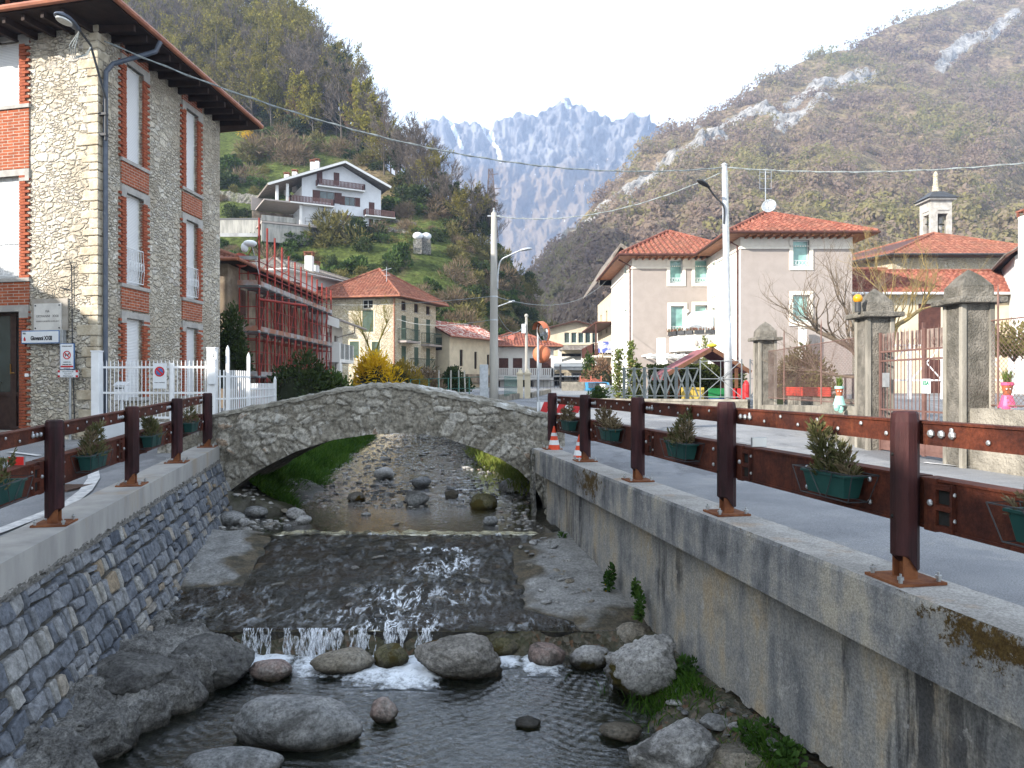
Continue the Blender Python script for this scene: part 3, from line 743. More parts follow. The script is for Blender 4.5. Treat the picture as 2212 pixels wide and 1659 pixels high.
# ------------------------------------------------------------------ guard rails
g = G('rail timber')
col = g.ramp(g.noise(6, 6, .65, g.map((1, 1, .2))), [(.4, (.058, .020, .021)), (.5, (.034, .012, .014)), (.6, (.018, .008, .009))])
col = g.mix(g.ramp(g.noise(1.5, 4), [(.5, 0.), (.7, .4)]), col, (.06, .022, .017))
m_post = g.bsdf(col, .6, g.bump(g.noise(40, 6, .7, g.map((1, 1, .12))), .7, .01), spec=.2)
g = G('rust steel beam')
col = g.ramp(g.noise(2.6, 7, .65), [(.38, (.115, .030, .015)), (.5, (.075, .020, .011)), (.62, (.045, .013, .009))])
col = g.mix(g.ramp(g.noise(5, 6, .7, g.map((1, 1, .15))), [(.56, 0.), (.64, .5)]), col, (.13, .04, .017))
col = g.mix(1.0, col, g.ramp(g.noise(30, 6, .75), [(.38, .6), (.62, 1.15)]), 'MULTIPLY')
m_beam = g.bsdf(col, .7, g.bump(g.noise(50, 5, .7), .5, .006), spec=.25)
m_plate = mat('base plate rust', (.22, .085, .035), (.13, .045, .02), 9, .85, .5, 60, .006)

def rail(name, label, pline, zc, ysp, side, ext0, ext1, rope=None):
    """pline(Y) -> x of the post line; zc(Y) coping height; side: +1 road lies to +X"""
    rt = thing(name, label, 'guard rail', (pline(ysp[1]), ysp[1], zc(ysp[1])))
    P = lambda Y, o, h: V((pline(Y) + o, Y, zc(Y) + h))
    dirv = (P(10, 0, 0) - P(5, 0, 0)).normalized(); nrm = V((dirv.y, -dirv.x, 0)) * side   # towards the road
    for Y in ysp:
        c = P(Y, 0, 0); b = MB()
        a, s_ = dirv * .075, nrm * .09
        def oct_(z, k=1.0, ch=.35): 
            pts = []
            for (sx, sy) in ((-1, -ch), (-ch, -1), (ch, -1), (1, -ch), (1, ch), (ch, 1), (-ch, 1), (-1, ch)):
                pts.append(c + a * sx * k + s_ * sy * k + V((0, 0, z)))
            return pts
        lo = oct_(.12); 
        # slanted foot: the stream side is cut away
        lo = [p + V((0, 0, .05 if (p - c).dot(nrm) < 0 else -.05)) for p in lo]
        rings = [lo, oct_(.3), oct_(1.03), oct_(1.085, .93), oct_(1.1, .8)]
        vs_ = [p for r in rings for p in r]; fs_ = [tuple(range(7, -1, -1)), tuple(range(32, 40))]
        for k in range(4):
            for i in range(8): fs_.append((k * 8 + i, k * 8 + (i + 1) % 8, k * 8 + 8 + (i + 1) % 8, k * 8 + 8 + i))
        b.add(vs_, fs_); b.cm = 1
        for hz in (.42, .82): b.ball(c - nrm * .09 + V((0, 0, hz)), .013, 6)
        po = b.build('post', [m_post, m_dark], rt, bevel=.006)
        pb = MB()
        pb.obox(c - dirv * .17 - nrm * .17 + V((0, 0, .002)), dirv * .34, nrm * .34, V((0, 0, .018)))
        pb.obox(c - dirv * .055 - nrm * .01 + V((0, 0, .02)), dirv * .11, nrm * .02, V((0, 0, .2)))
        for k in (-1, 1): pb.obox(c - nrm * .05 + dirv * (.05 * k - .006) + V((0, 0, .02)), dirv * .012, nrm * .1, V((0, 0, .2)))
        pb.cm = 1; bb = pb
        for sx in (-1, 1):
            for sy in (-1, 1): bb.lathe([(.014, 0), (.014, .022), (.022, .022), (.022, .04), (.008, .042), (.008, .06)], 6, c + dirv * .135 * sx + nrm * .135 * sy + V((0, 0, .02)))
        pb.build('base_plate', [m_plate, m_bolt], po)
    Ys = [ext0] + list(ysp) + [ext1]
    for Ya, Yb in zip(Ys, Ys[1:]):
        if Yb - Ya < .3: continue
        for (h0, h1, o, th) in ((.885, 1.035, .095, .085), (.355, .675, .095, .12)):
            b = MB(); e = .02
            p, q = P(Ya + e, 0, 0), P(Yb - e, 0, 0)
            b.obox(p + nrm * o + V((0, 0, h0)), q - p, nrm * th, V((0, 0, h1 - h0)))
            lowr = h1 < .8
            b.obox(p + nrm * (o - .012) + V((0, 0, h1 - .014)), q - p, nrm * (th + .02), V((0, 0, .016)))
            if lowr: b.obox(p + nrm * (o - .012) + V((0, 0, h0 - .004)), q - p, nrm * .02, V((0, 0, .02)))
            b.cm = 1; L = (q - p).length
            if not lowr:
                k = int(L / .27)
                for i in range(1, k):
                    b.lathe([(.016, 0), (.016, .006), (.009, .012)], 7, p + (q - p) * (i / k) + nrm * (o - .006) + V((0, 0, h0 + (.05 if i % 2 else .105))), axis=-nrm)
                for i in range(3): b.lathe([(.026, 0), (.026, .012), (.013, .024)], 7, q - dirv * (.11 + .09 * i) + nrm * (o - .006) + V((0, 0, h0 + .075)), axis=-nrm)
            else:
                for dd in (.45, L * .5, L - .3):
                    for hz in (.08, .24): b.lathe([(.019, 0), (.019, .008), (.011, .016)], 7, p + dirv * dd + nrm * (o - .006) + V((0, 0, h0 + hz)), axis=-nrm)
                b.lathe([(.022, 0), (.022, .008), (.011, .018)], 7, q - dirv * .13 + nrm * (o - .03) + V((0, 0, h0 + .17)), axis=-nrm)
                b.cm = 0   # splice bracket beside the post
                b.obox(q - dirv * .17 + nrm * (o - .028) + V((0, 0, h0 - .01)), dirv * .10, nrm * .03, V((0, 0, .335)))
                for k2 in range(3): b.obox(q - dirv * .30 + nrm * (o - .03) + V((0, 0, h0 + .0 + k2 * .13)), dirv * .13, nrm * .03, V((0, 0, .035)))
                b.obox(q - dirv * .31 + nrm * (o - .03) + V((0, 0, h0)), dirv * .02, nrm * .03, V((0, 0, .30)))
                b.cm = 2
                for k2 in range(2): b.obox(q - dirv * .285 + nrm * (o - .004) + V((0, 0, h0 + .04 + k2 * .13)), dirv * .115, nrm * .006, V((0, 0, .085)))
            b.build('lower_beam' if lowr else 'upper_beam', [m_beam, m_bolt, m_dark], rt)
    return rt, P, dirv, nrm
railR, PR, dR, nR = rail('guard_rail', 'rust red guard rail of timber posts and steel beams on the right concrete coping', lambda Y: 3.435 - .18 * Y, lambda Y: COPZ_R, (2.35, 4.88, 7.37, 9.88, 12.38, 15.45 - .75), 1, .4, 14.8)
railL, PL, dL, nL = rail('guard_rail', 'dark red guard rail of timber posts and steel beams on the left wall coping', lambda Y: -3.35 - .187 * Y, copL, (5.35, 7.92, 10.48, 12.9, 15.3), -1, 2.8, 15.35)
# reflectors on the lower beams
m_redrefl = mat('red reflector', (.62, .02, .015), (.5, .015, .012), 5, .35, .05, 50, .002)
def reflector(Pf, dv, nv, Y, front_m, nm, rt, w=.12):
    c = Pf(Y, 0, .675) + nv * .13
    b = MB(); b.obox(c - dv * .012, nv * w, dv * .024, V((0, 0, .09))); b.cm = 1
    b.obox(c - dv * .018 + nv * .004 + V((0, 0, .004)), nv * (w - .008), dv * .007, V((0, 0, .082)))
    b.build('reflector', [m_steel, front_m], rt)
for Y in (7.55, 12.9 + .75): reflector(PL, dL, nL, Y, m_redrefl, 'reflector', railL, .15)
reflector(PR, dR, nR, 7.12, m_white, 'reflector', railR, .15)

# ------------------------------------------------------------------ flower boxes hung on the beams
m_trough = mat('green plastic', (.012, .068, .058), (.009, .05, .045), 3, .5, .05, 60, .002, spec=.35)
m_soil = mat('soil', (.05, .035, .025), (.03, .022, .016), 30, .95, .8, 60, .02)
m_conifer = leafy('conifer sprays', [(.05, .055, .02), (.10, .105, .04), (.155, .14, .065), (.2, .165, .11)], .15)
m_dry = leafy('dry conifer', [(.085, .06, .035), (.15, .115, .065), (.21, .165, .10), (.10, .10, .04)], .1)
def conifer(b, c, h, r, n, rr):
    c = V(c)
    lean = V((rr.uniform(-.3, .3), rr.uniform(-.3, .3), 0)) * h; wob = rr.uniform(.6, 1.2)
    for i in range(n):
        t = rr.random() ** .8; a = rr.uniform(0, 6.283)
        z = h * t; rad = r * (1 - t * .85) * math.sqrt(rr.random()) * (1 + wob * .5 * noise.noise((a * 1.2, t * 4, h * 9)))
        p = c + V((math.cos(a) * rad, math.sin(a) * rad, z)) + lean * t * t
        if noise.noise(p * 11) < -.22 and t > .2: continue
        d = V((math.cos(a) * .7, math.sin(a) * .7, rr.uniform(.3, 1.2)))
        b.ct = min(1, max(0, rr.gauss(.45, .22)))
        for k in range(5):
            dd = d + V((rr.uniform(-.5, .5), rr.uniform(-.5, .5), rr.uniform(-.4, .5)))
            b.leaf(p + d * .012 * k, dd, .012, rr.uniform(.03, .06))
def flowerbox(Pf, dv, nv, Y, label, cat_m, plants, seed):
    rr = random.Random(seed)
    base = Pf(Y, 0, .40) - nv * .13 + nv * .11
    t = thing('flower_box', label, 'flower box', base, 'flower boxes hung on the guard rails')
    L, W, H = .54, .17, .17
    ctr = Pf(Y, 0, .45) - nv * .02
    b = MB()
    def ring(l, w_, z): return [ctr + dv * sx * l / 2 + nv * (-.005 + sy * w_ / 2) + V((0, 0, z)) for sx, sy in ((-1, -1), (1, -1), (1, 1), (-1, 1))]
    rs = [ring(L * .84, W * .72, 0), ring(L * .97, W * .95, H - .02), ring(L * 1.05, W * 1.1, H - .018), ring(L * 1.05, W * 1.1, H), ring(L * .96, W * .92, H), ring(L * .94, W * .88, H - .05)]
    vs_ = [p for r in rs for p in r]; fs_ = [(3, 2, 1, 0)]
    for k in range(5):
        for i in range(4): fs_.append((k * 4 + i, k * 4 + (i + 1) % 4, k * 4 + 4 + (i + 1) % 4, k * 4 + 4 + i))
    b.add(vs_, fs_)
    for k in range(-4, 5):   # moulded ribs
        p0 = ctr + dv * k * .052; b.obox(p0 - nv * (W * .385) - dv * .004, dv * .008, nv * .012, V((0, 0, .09)))
    b.build('trough', m_trough, t, bevel=.006)
    b = MB(); b.add(ring(L * .95, W * .9, H - .045), [(0, 1, 2, 3)]); b.build('soil', m_soil, t)
    b = MB()
    top = ctr + V((0, 0, H + .012)); lowp = ctr + V((0, 0, -.015))
    q1 = [top + dv * sx * .38 + nv * sy * .105 for sx, sy in ((-1, -1), (1, -1), (1, 1), (-1, 1))]
    q2 = [lowp + dv * sx * .30 + nv * sy * .08 for sx, sy in ((-1, -1), (1, -1), (1, 1), (-1, 1))]
    for q in (q1, q2): b.tube(q + [q[0]], .005, 5)
    for k in range(4): b.tube([q1[k], q2[k]], .004, 5)
    b.tube([q1[0].lerp(q1[1], .3), q2[0].lerp(q2[1], .45)], .004, 5); b.tube([q1[0].lerp(q1[1], .7), q2[0].lerp(q2[1], .55)], .004, 5)
    b.build('wire_bracket', m_blackmetal, t)
    for (off, h, r, n, dry) in plants:
        b = MB(); conifer(b, ctr + dv * off + V((0, 0, H - .05)), h, r, n, rr)
        b.build('dwarf_conifer', m_dry if dry else m_conifer, t)
    return t
flowerbox(PR, dR, nR, 5.62, 'green flower box with a full green dwarf conifer, largest on the right rail', 0, [(.04, .38, .12, 260, 0), (-.17, .30, .06, 60, 0), (-.2, .18, .05, 40, 1), (.14, .18, .08, 70, 0)], 1)
flowerbox(PR, dR, nR, 8.42, 'green flower box with a pointed greenish brown conifer, middle of the right rail', 0, [(-.04, .40, .11, 230, 0), (-.13, .26, .08, 70, 1), (.12, .30, .06, 60, 1), (.2, .14, .08, 40, 0)], 2)
flowerbox(PR, dR, nR, 11.0, 'green flower box with dry brown straggly conifers, third on the right rail', 0, [(.05, .34, .12, 170, 1), (.26, .30, .16, 110, 1), (-.24, .22, .13, 60, 1), (-.12, .16, .1, 40, 1)], 3)
flowerbox(PR, dR, nR, 13.35, 'green flower box with brown dried plant at the bridge end of the right rail', 0, [(.05, .26, .15, 150, 1), (.2, .22, .14, 80, 1), (-.15, .34, .06, 60, 1)], 4)
flowerbox(PR, dR, nR, 3.72, 'green flower box cut by the right edge of the picture with a dry drooping sprig', 0, [(.22, .10, .1, 60, 1), (-.1, .2, .1, 80, 1)], 5)
flowerbox(PL, dL, nL, 8.95, 'green flower box with a mixed green and brown conifer between the first two left posts', 0, [(-.06, .38, .14, 240, 0), (-.12, .3, .1, 80, 1), (.24, .16, .1, 50, 1)], 6)
flowerbox(PL, dL, nL, 11.35, 'green flower box with a compact green conifer in the middle of the left rail', 0, [(-.05, .30, .16, 240, 0), (.2, .15, .12, 60, 1), (.1, .24, .1, 60, 0)], 7)
flowerbox(PL, dL, nL, 13.8, 'green flower box with a sparse dark plant at the far end of the left rail', 0, [(0, .3, .14, 150, 0), (-.15, .2, .1, 60, 1)], 8)
flowerbox(PL, dL, nL, 6.75, 'green flower box cut by the left edge of the picture on the left rail', 0, [(-.2, .3, .1, 90, 0), (0, .3, .08, 80, 0)], 9)
# ------------------------------------------------------------------ building kit
class Wall:
    """a vertical wall seen from outside: o is its lower left end, d points right"""
    def __init__(s, o, d, L=None):
        s.o = V((o[0], o[1], 0)); d = V((d[0], d[1], 0)); s.L = L or d.length; s.d = d.normalized(); s.n = V((s.d.y, -s.d.x, 0))
    def p(s, l, z, out=0.0): return s.o + s.d * l + s.n * out + V((0, 0, z))
    def sheet(s, b, z0, z1, holes=(), th=.22, l0=0.0, l1=None, top=None, jag=None):
        l1 = s.L if l1 is None else l1
        ls = sorted({l0, l1, *[h[0] for h in holes], *[h[1] for h in holes]}); zs = sorted({z0, z1, *[h[2] for h in holes], *[h[3] for h in holes]})
        ls = [x for x in ls if l0 - 1e-6 <= x <= l1 + 1e-6]; zs = [z for z in zs if z0 - 1e-6 <= z <= z1 + 1e-6]
        for a, c in zip(ls, ls[1:]):
            for e, f in zip(zs, zs[1:]):
                m, k = (a + c) / 2, (e + f) / 2
                if any(h[0] < m < h[1] and h[2] < k < h[3] for h in holes): continue
                b.quad(s.p(a, e), s.p(c, e), s.p(c, f), s.p(a, f))
        for h in holes:
            a, c, e, f = max(h[0], l0), min(h[1], l1), max(h[2], z0), min(h[3], z1)
            b.quad(s.p(a, e), s.p(a, e, -th), s.p(a, f, -th), s.p(a, f)); b.quad(s.p(c, e, -th), s.p(c, e), s.p(c, f), s.p(c, f, -th))
            b.quad(s.p(a, f), s.p(a, f, -th), s.p(c, f, -th), s.p(c, f)); b.quad(s.p(a, e, -th), s.p(a, e), s.p(c, e), s.p(c, e, -th))
        if top is not None: b.quad(s.p(l0, z1), s.p(l1, z1), s.p(l1, z1, -top), s.p(l0, z1, -top))
        return b
    def box(s, b, l0, l1, z0, z1, o0, o1): return b.hexa([s.p(l0, z0, o0), s.p(l1, z0, o0), s.p(l1, z0, o1), s.p(l0, z0, o1), s.p(l0, z1, o0), s.p(l1, z1, o0), s.p(l1, z1, o1), s.p(l0, z1, o1)][::1])

m_frame_w = mat('white window frame', (.74, .74, .72), None, 5, .5, .05, 50, .002)
m_frame_b = mat('brown window frame', (.085, .035, .022), (.06, .025, .018), 6, .55, .1, 50, .003)
m_pane = glass('window pane')
m_shut_g = mat('green shutter', (.045, .075, .055), (.07, .10, .075), 3, .7, .15, 60, .004)
m_shut_b = mat('brown shutter', (.10, .04, .03), (.07, .028, .022), 4, .65, .12, 60, .004)
m_stone_trim = mat('grey stone trim', (.40, .38, .35), (.31, .295, .275), 5, .85, .3, 60, .006)

def win(parent, W, h, fm, depth=.16, pane=None, sill=None, surround=None, shutters=None, sm=None, bars=1, fw=.055, sillm=None, name='window', label=None, curtain=None):
    a, c, e, f = h
    b = MB(); W.box(b, a, a + fw, e, f, -depth, -depth + .05); W.box(b, c - fw, c, e, f, -depth, -depth + .05)
    W.box(b, a + fw, c - fw, f - fw, f, -depth, -depth + .05); W.box(b, a + fw, c - fw, e, e + fw, -depth, -depth + .05)
    for i in range(bars):
        x = lerp(a, c, (i + 1) / (bars + 1)); W.box(b, x - fw * .5, x + fw * .5, e + fw, f - fw, -depth + .002, -depth + .048)
    o = b.build(name, fm, parent)
    if label: o['label'] = label
    b = MB(); b.quad(W.p(a, e, -depth + .015), W.p(c, e, -depth + .015), W.p(c, f, -depth + .015), W.p(a, f, -depth + .015)); b.build('pane', pane or m_pane, o)
    if sill:
        b = MB(); W.box(b, a - .06, c + .06, e - .06, e, -depth, sill); b.build('sill', sillm or m_stone_trim, o)
    if surround:
        wd, out, m = surround; b = MB()
        W.box(b, a - wd, a, e - wd, f + wd, .0, out); W.box(b, c, c + wd, e - wd, f + wd, 0, out); W.box(b, a, c, f, f + wd, 0, out); W.box(b, a, c, e - wd, e, 0, out)
        b.build('surround', m, o)
    if shutters:
        w_ = (c - a) / 2
        for sd in (0, 1):
            b = MB()
            if shutters == 'closed': l0 = a + sd * w_; l1 = l0 + w_ - .004; o0, o1 = -.06, -.02
            elif shutters == 'open': l0, l1 = ((a - w_, a) if sd == 0 else (c, c + w_)); o0, o1 = .02, .055
            W.box(b, l0, l1, e, f, o0, o1)
            k = max(3, int((f - e) / .12))
            for i in range(k): z = lerp(e + .06, f - .06, (i + .5) / k); W.box(b, l0 + .05, l1 - .05, z - .025, z + .02, o1, o1 + .012)
            b.build('shutter', sm or m_shut_b, o)
    return o

def tile_plane(b, p0, p1, p2, p3, tw=.22, tl=.38, amp=.035, lift=.03, per=4):
    """roof slope: p0-p1 eave left to right from outside, p2 above p1, p3 above p0; barrel courses that overlap"""
    p0, p1, p2, p3 = V(p0), V(p1), V(p2), V(p3)
    e = (p1 - p0).normalized(); nn = e.cross(p3 - p0 if (p3 - p0).length > (p2 - p1).length * .3 else p2 - p0).normalized(); s = nn.cross(e).normalized()
    if nn.z < 0: nn = -nn
    D = (p3 - p0).dot(s); L1 = (p1 - p0).dot(e); a3 = (p3 - p0).dot(e); a2 = (p2 - p0).dot(e)
    k = max(1, int(round(D / tl))); tl = D / k; du = tw / per
    lo = min(0, a3); hi = max(L1, a2)
    for r in range(k):
        d0, d1 = r * tl, (r + 1) * tl
        L_ = lambda d: (lerp(0, a3, d / D), lerp(L1, a2, d / D))
        (xl0, xr0), (xl1, xr1) = L_(d0), L_(d1)
        u0, u1 = min(xl0, xl1), max(xr0, xr1)
        i0, i1 = int(math.floor((u0) / du)), int(math.ceil(u1 / du))
        if i1 <= i0: continue
        vs_ = []; o = len(b.v)
        jt = rnd.uniform(-.3, .3) * tw * .1
        for i in range(i0, i1 + 1):
            h = amp * math.sin(2 * math.pi * i / per + .001)
            for (d, xl, xr_, lf) in ((d0 - .04, xl0, xr0, lift), (d1, xl1, xr1, 0)):
                u = min(max(i * du + jt, xl), xr_)
                b.v.append(tuple(p0 + e * u + s * d + nn * (h + lf + .02))); b.t.append(b.ct)
        n = i1 - i0
        for i in range(n): b.f.append([o + 2 * i, o + 2 * i + 2, o + 2 * i + 3, o + 2 * i + 1]); b.m.append(b.cm)
        # course fronts
        o2 = len(b.v)
        for i in range(i0, i1 + 1):
            h = amp * math.sin(2 * math.pi * i / per + .001); u = min(max(i * du + jt, xl0), xr0)
            b.v.append(tuple(p0 + e * u + s * (d0 - .04) + nn * (h + lift + .02))); b.t.append(b.ct)
            b.v.append(tuple(p0 + e * u + s * (d0 - .04) + nn * (min(h, 0) - .01))); b.t.append(b.ct)
        for i in range(n): b.f.append([o2 + 2 * i + 1, o2 + 2 * i + 3, o2 + 2 * i + 2, o2 + 2 * i]); b.m.append(b.cm)
    return b
def ridge_tiles(b, p, q, r=.11, step=.36):
    p, q = V(p), V(q); L = (q - p).length; k = max(1, int(L / step)); d = (q - p) / k
    for i in range(k): b.tube([p + d * i, p + d * (i + 1.08)], [r * .85, r * 1.05], 7, True)

def offset(poly, o):
    """grow a counter-clockwise polygon of xy points by o"""
    n = len(poly); out = []
    for i in range(n):
        p, a, c = V(poly[i][:2]), V(poly[i - 1][:2]), V(poly[(i + 1) % n][:2])
        d1 = (p - a).normalized(); d2 = (c - p).normalized()
        n1, n2 = V((d1.y, -d1.x)), V((d2.y, -d2.x)); m = (n1 + n2); k = o / max(.2, m.dot(n1))
        out.append(p + m * k)
    return out

def hip_roof(parent, quad, z, rise, over, tm, pyramid=False, soffm=None, gutm=None, tw=.22, tl=.38, amp=.035, ridge_in=None, thick=.12, name='roof', gable=False, per=4):
    """quad: footprint counter-clockwise; the ridge runs from the side 0-1 to the side 2-3"""
    A, B, C_, D_ = [V((p.x, p.y, z)) for p in offset(quad, over)]
    m0, m1 = (A + B) / 2, (C_ + D_) / 2
    half = (B - A).length / 2
    ri = (0 if gable else half) if ridge_in is None else ridge_in
    dv = (m1 - m0).normalized()
    if pyramid: r0 = r1 = (m0 + m1) / 2 + V((0, 0, rise))
    else: r0 = m0 + dv * ri + V((0, 0, rise)); r1 = m1 - dv * ri + V((0, 0, rise))
    b = MB(); kw = dict(tw=tw, tl=tl, amp=amp, per=per)
    tile_plane(b, B, C_, r1, r0, **kw); tile_plane(b, D_, A, r0, r1, **kw)
    if not gable: tile_plane(b, A, B, r0, r0, **kw); tile_plane(b, C_, D_, r1, r1, **kw)
    up = V((0, 0, .05))
    if (r1 - r0).length > .3: ridge_tiles(b, r0 + up, r1 + up)
    if not gable:
        for p, r in ((A, r0), (B, r0), (C_, r1), (D_, r1)): ridge_tiles(b, p + up, r + up)
    ro = b.build(name, tm, parent)
    b = MB(); dn = V((0, 0, thick))
    if gable:
        for (p, q, r, s) in ((B, C_, r1, r0), (D_, A, r0, r1)): b.hexa([p - dn, q - dn, r - dn, s - dn, p - V((0,0,.005)), q - V((0,0,.005)), r - V((0,0,.005)), s - V((0,0,.005))])
    else: b.add([A - dn, B - dn, C_ - dn, D_ - dn, A, B, C_, D_, r0 - V((0, 0, .02)), r1 - V((0, 0, .02))], [(3, 2, 1, 0), (0, 1, 5, 4), (1, 2, 6, 5), (2, 3, 7, 6), (3, 0, 4, 7), (4, 5, 8), (5, 6, 9, 8), (6, 7, 9), (7, 4, 8, 9)])
    b.build('soffit', soffm or m_frame_b, ro)
    if gutm:
        b = MB(); pts = [A, B, C_, D_]
        for i in range(4):
            if gable and i in (0, 2): continue
            p, q = pts[i], pts[(i + 1) % 4]; dd = (q - p).normalized(); o = V((dd.y, -dd.x, 0)) * .06
            b.tube([p + o - dd * .05 + V((0, 0, -.03)), q + o + dd * .05 + V((0, 0, -.03))], .075, 8)
        b.build('gutter', gutm, ro)
    return ro, (r0, r1)

_txt = {}
def text(s, size, name, parent, o, right, up, m, align='CENTER', bold=0.0, sx=1.0):
    cu = bpy.data.curves.new('t', 'FONT'); cu.body = s; cu.size = size; cu.align_x = align; cu.align_y = 'CENTER'; cu.extrude = .0015; cu.offset = bold
    ob = bpy.data.objects.new('t', cu); COL.objects.link(ob)
    dg = bpy.context.evaluated_depsgraph_get(); me = bpy.data.meshes.new_from_object(ob.evaluated_get(dg))
    bpy.data.objects.remove(ob); bpy.data.curves.remove(cu)
    r, u = V(right).normalized(), V(up).normalized(); n = r.cross(u)
    M_ = Matrix(((r.x * sx, u.x, n.x, o[0]), (r.y * sx, u.y, n.y, o[1]), (r.z * sx, u.z, n.z, o[2]), (0, 0, 0, 1)))
    me.transform(M_); me.name = name; me.materials.clear(); me.materials.append(m)
    return link(name, me, parent)
Z3 = V((0, 0, 1))
# ------------------------------------------------------------------ stone and brick house on the left
m_rub_house = rubble('house rubble', .30, [(.53, .475, .38), (.66, .605, .50), (.47, .42, .345), (.60, .54, .435), (.74, .70, .61), (.52, .475, .42)], (.56, .50, .405), flat=1.9, gap=.05, bump=1.0, bdist=.05, warp=.15, stain=(.41, .355, .275))
m_brick = bricks('red bricks')
m_quoin = mat('pale quoin stone', (.56, .50, .39), (.44, .385, .29), 5, .9, .7, 16, .04, c3=(.36, .29, .2), s3=2)
m_brickplain = mat('jamb brick', (.34, .095, .045), (.24, .062, .032), 9, .9, .4, 50, .006)
m_soff = mat('shade darkened eave boards', (.03, .016, .012), (.018, .01, .008), 5, .8, .2, 20, .01)  # brown boards darkened in colour for the shade under the overhang
m_copper = mat('brown copper gutter', (.36, .14, .08), (.27, .10, .06), 3, .45, .05, 40, .003)
m_rollshut = G('roller shutter')
g = m_rollshut
wv = g.n('TexWave', {'Vector': g.obj, 'Scale': 8.0, 'Distortion': 0}, bands_direction='Z').outputs['Fac']
m_rollshut = g.bsdf(g.ramp(wv, [(.1, (.55, .56, .57)), (.35, (.74, .745, .74))]), .5, g.bump(wv, .5, .012), spec=.3)
m_pipe = mat('blue grey downpipe', (.085, .10, .13), (.06, .075, .105), 5, .4, .05, 40, .002, spec=.4)
LC = V((-10.0, 18.1)); LE = V((-9.62, 24.7)); LH = LC + V((-.971, .239)) * 9; LG = LE + V((-.971, .239)) * 9
side = Wall(LC, LE - LC); front = Wall(LH, LC - LH)
FL = front.L
lh = thing('stone_house', 'tall stone house with red brick window surrounds and white roller shutters on the left', 'house', (-13.5, 22, -1.5))
sc1 = (.98 + .0, 2.2)
# openings: side (l along the wall), front measured back from the corner
c1, c2 = (1.15, 1.95), (4.27, 5.02)
sh_ = [(c1[0], c1[1], 5.77, 8.25), (c1[0], c1[1], 2.57, 4.92), (c1[0], c1[1], -.35, 1.70), (c2[0], c2[1], 5.85, 8.25), (c2[0], c2[1], 2.57, 4.92), (c2[0], c2[1], -.35, 1.70)]
fr = lambda a, b_: (FL - b_, FL - a)
fh_ = [(*fr(2.28, 3.42), 6.93, 8.53), (*fr(2.28, 3.42), 2.63, 5.17), (*fr(2.28, 3.42), -1.15, 1.80), (*fr(5.8, 6.9), 6.93, 8.53), (*fr(5.8, 6.9), 2.63, 5.17), (*fr(5.8, 6.9), .0, 1.80)]
b = MB()
side.sheet(b, -1.9, 8.75, sh_, .2); front.sheet(b, -1.9, 8.75, fh_, .2)
bk = Wall(LE, LG - LE); bk.sheet(b, -1.9, 8.75); Wall(LG, LH - LG).sheet(b, -1.9, 8.75)
b.build('wall', m_rub_house, lh)
# brickwork around the openings, with toothed edges of alternating bricks
def brickwork(W, holes_col, l0, l1, spans, teeth):
    for (z0, z1) in spans:
        b = MB(); W.box(b, l0 + .001, l1 - .001, z0, z1, .0, .035); b.build('brick_panel', m_brick, lh)
    r_ = random.Random(5)
    for (z0, z1) in teeth:
        for sd in (0, 1):
            b = MB(); z = z0; i = 0
            while z < z1 - .05:
                inner = holes_col[sd]; o = (.30 if (i % 2 == 0) else .18) * (1 if teeth is not None else 1)
                if sd == 0: W.box(b, inner - o, inner, z + .006, min(z1, z + .069), -.05, .045 + r_.uniform(0, .012))
                else: W.box(b, inner, inner + o, z + .006, min(z1, z + .069), -.05, .045 + r_.uniform(0, .012))
                z += .075; i += 1
            b.build('brick_jamb', m_brickplain, lh)
for (a, c) in (c1, c2):
    brickwork(side, (a, c), a - .2, c + .28, [(8.42, 8.74), (4.98 + .15, 5.70), (1.92, 2.50)], [(5.77, 8.25), (2.57, 4.92), (-.35, 1.7)])
for (a, c) in (fr(2.28, 3.42), fr(5.8, 6.9)):
    brickwork(front, (a, c), a - .28, c + .28, [(8.70, 8.745), (5.35, 6.82), (1.96, 2.53)], [(6.93, 8.53), (2.63, 5.17), (-1.1, 1.8)])
r_ = random.Random(3)
def opening(W, h, i, rail_, shut=True, lint=True):
    a, c, e, f = h
    b = MB()
    W.box(b, a, c, e, f, -.13, -.10)
    o = b.build('window', m_rollshut, lh)
    b = MB(); W.box(b, a - .001, a + .05, e, f, -.14, -.095); W.box(b, c - .05, c + .001, e, f, -.14, -.095); W.box(b, a, c, f - .05, f, -.14, -.09)
    b.build('frame', m_frame_w, o)
    b = MB(); W.box(b, a - .22, c + .30, f, f + .16, -.05, .055); W.box(b, a - .22, a - .0, f - .14, f, -.05, .055); W.box(b, c, c + .30, f - .14, f, -.05, .055)
    b.build('lintel', m_stone_trim, o)
    b = MB(); W.box(b, a - .24, c + .32, e - .09, e, -.12, .075); b.build('sill', m_stone_trim, o)
    if rail_:
        b = MB(); z0, z1 = e + .08, e + .95
        for z in (z0, z1): b.bar(W.p(a - .0, z, .03), W.p(c, z, .03), .025, .02)
        k = 7
        for j in range(k + 1):
            l = lerp(a, c, j / k); pts = [W.p(l, lerp(z0, z1, t), .03 + .06 * math.sin(math.pi * t) ** 2 * (1 - t)) for t in [q / 6 for q in range(7)]]
            b.tube(pts, .007, 5)
        for j in range(k):
            l = lerp(a, c, (j + .5) / k); b.tube([W.p(l + .04 * math.cos(t), lerp(z0, z1, .5) + .12 * math.sin(t), .05) for t in [q * .8 for q in range(9)]], .006, 4)
        b.build('balcony_railing', m_whitemetal, o)
    return o
for i, h in enumerate(sh_): opening(side, h, i, i in (1, 4))
for i, h in enumerate(fh_):
    if i == 2: continue
    opening(front, h, i, i in (1, 4))
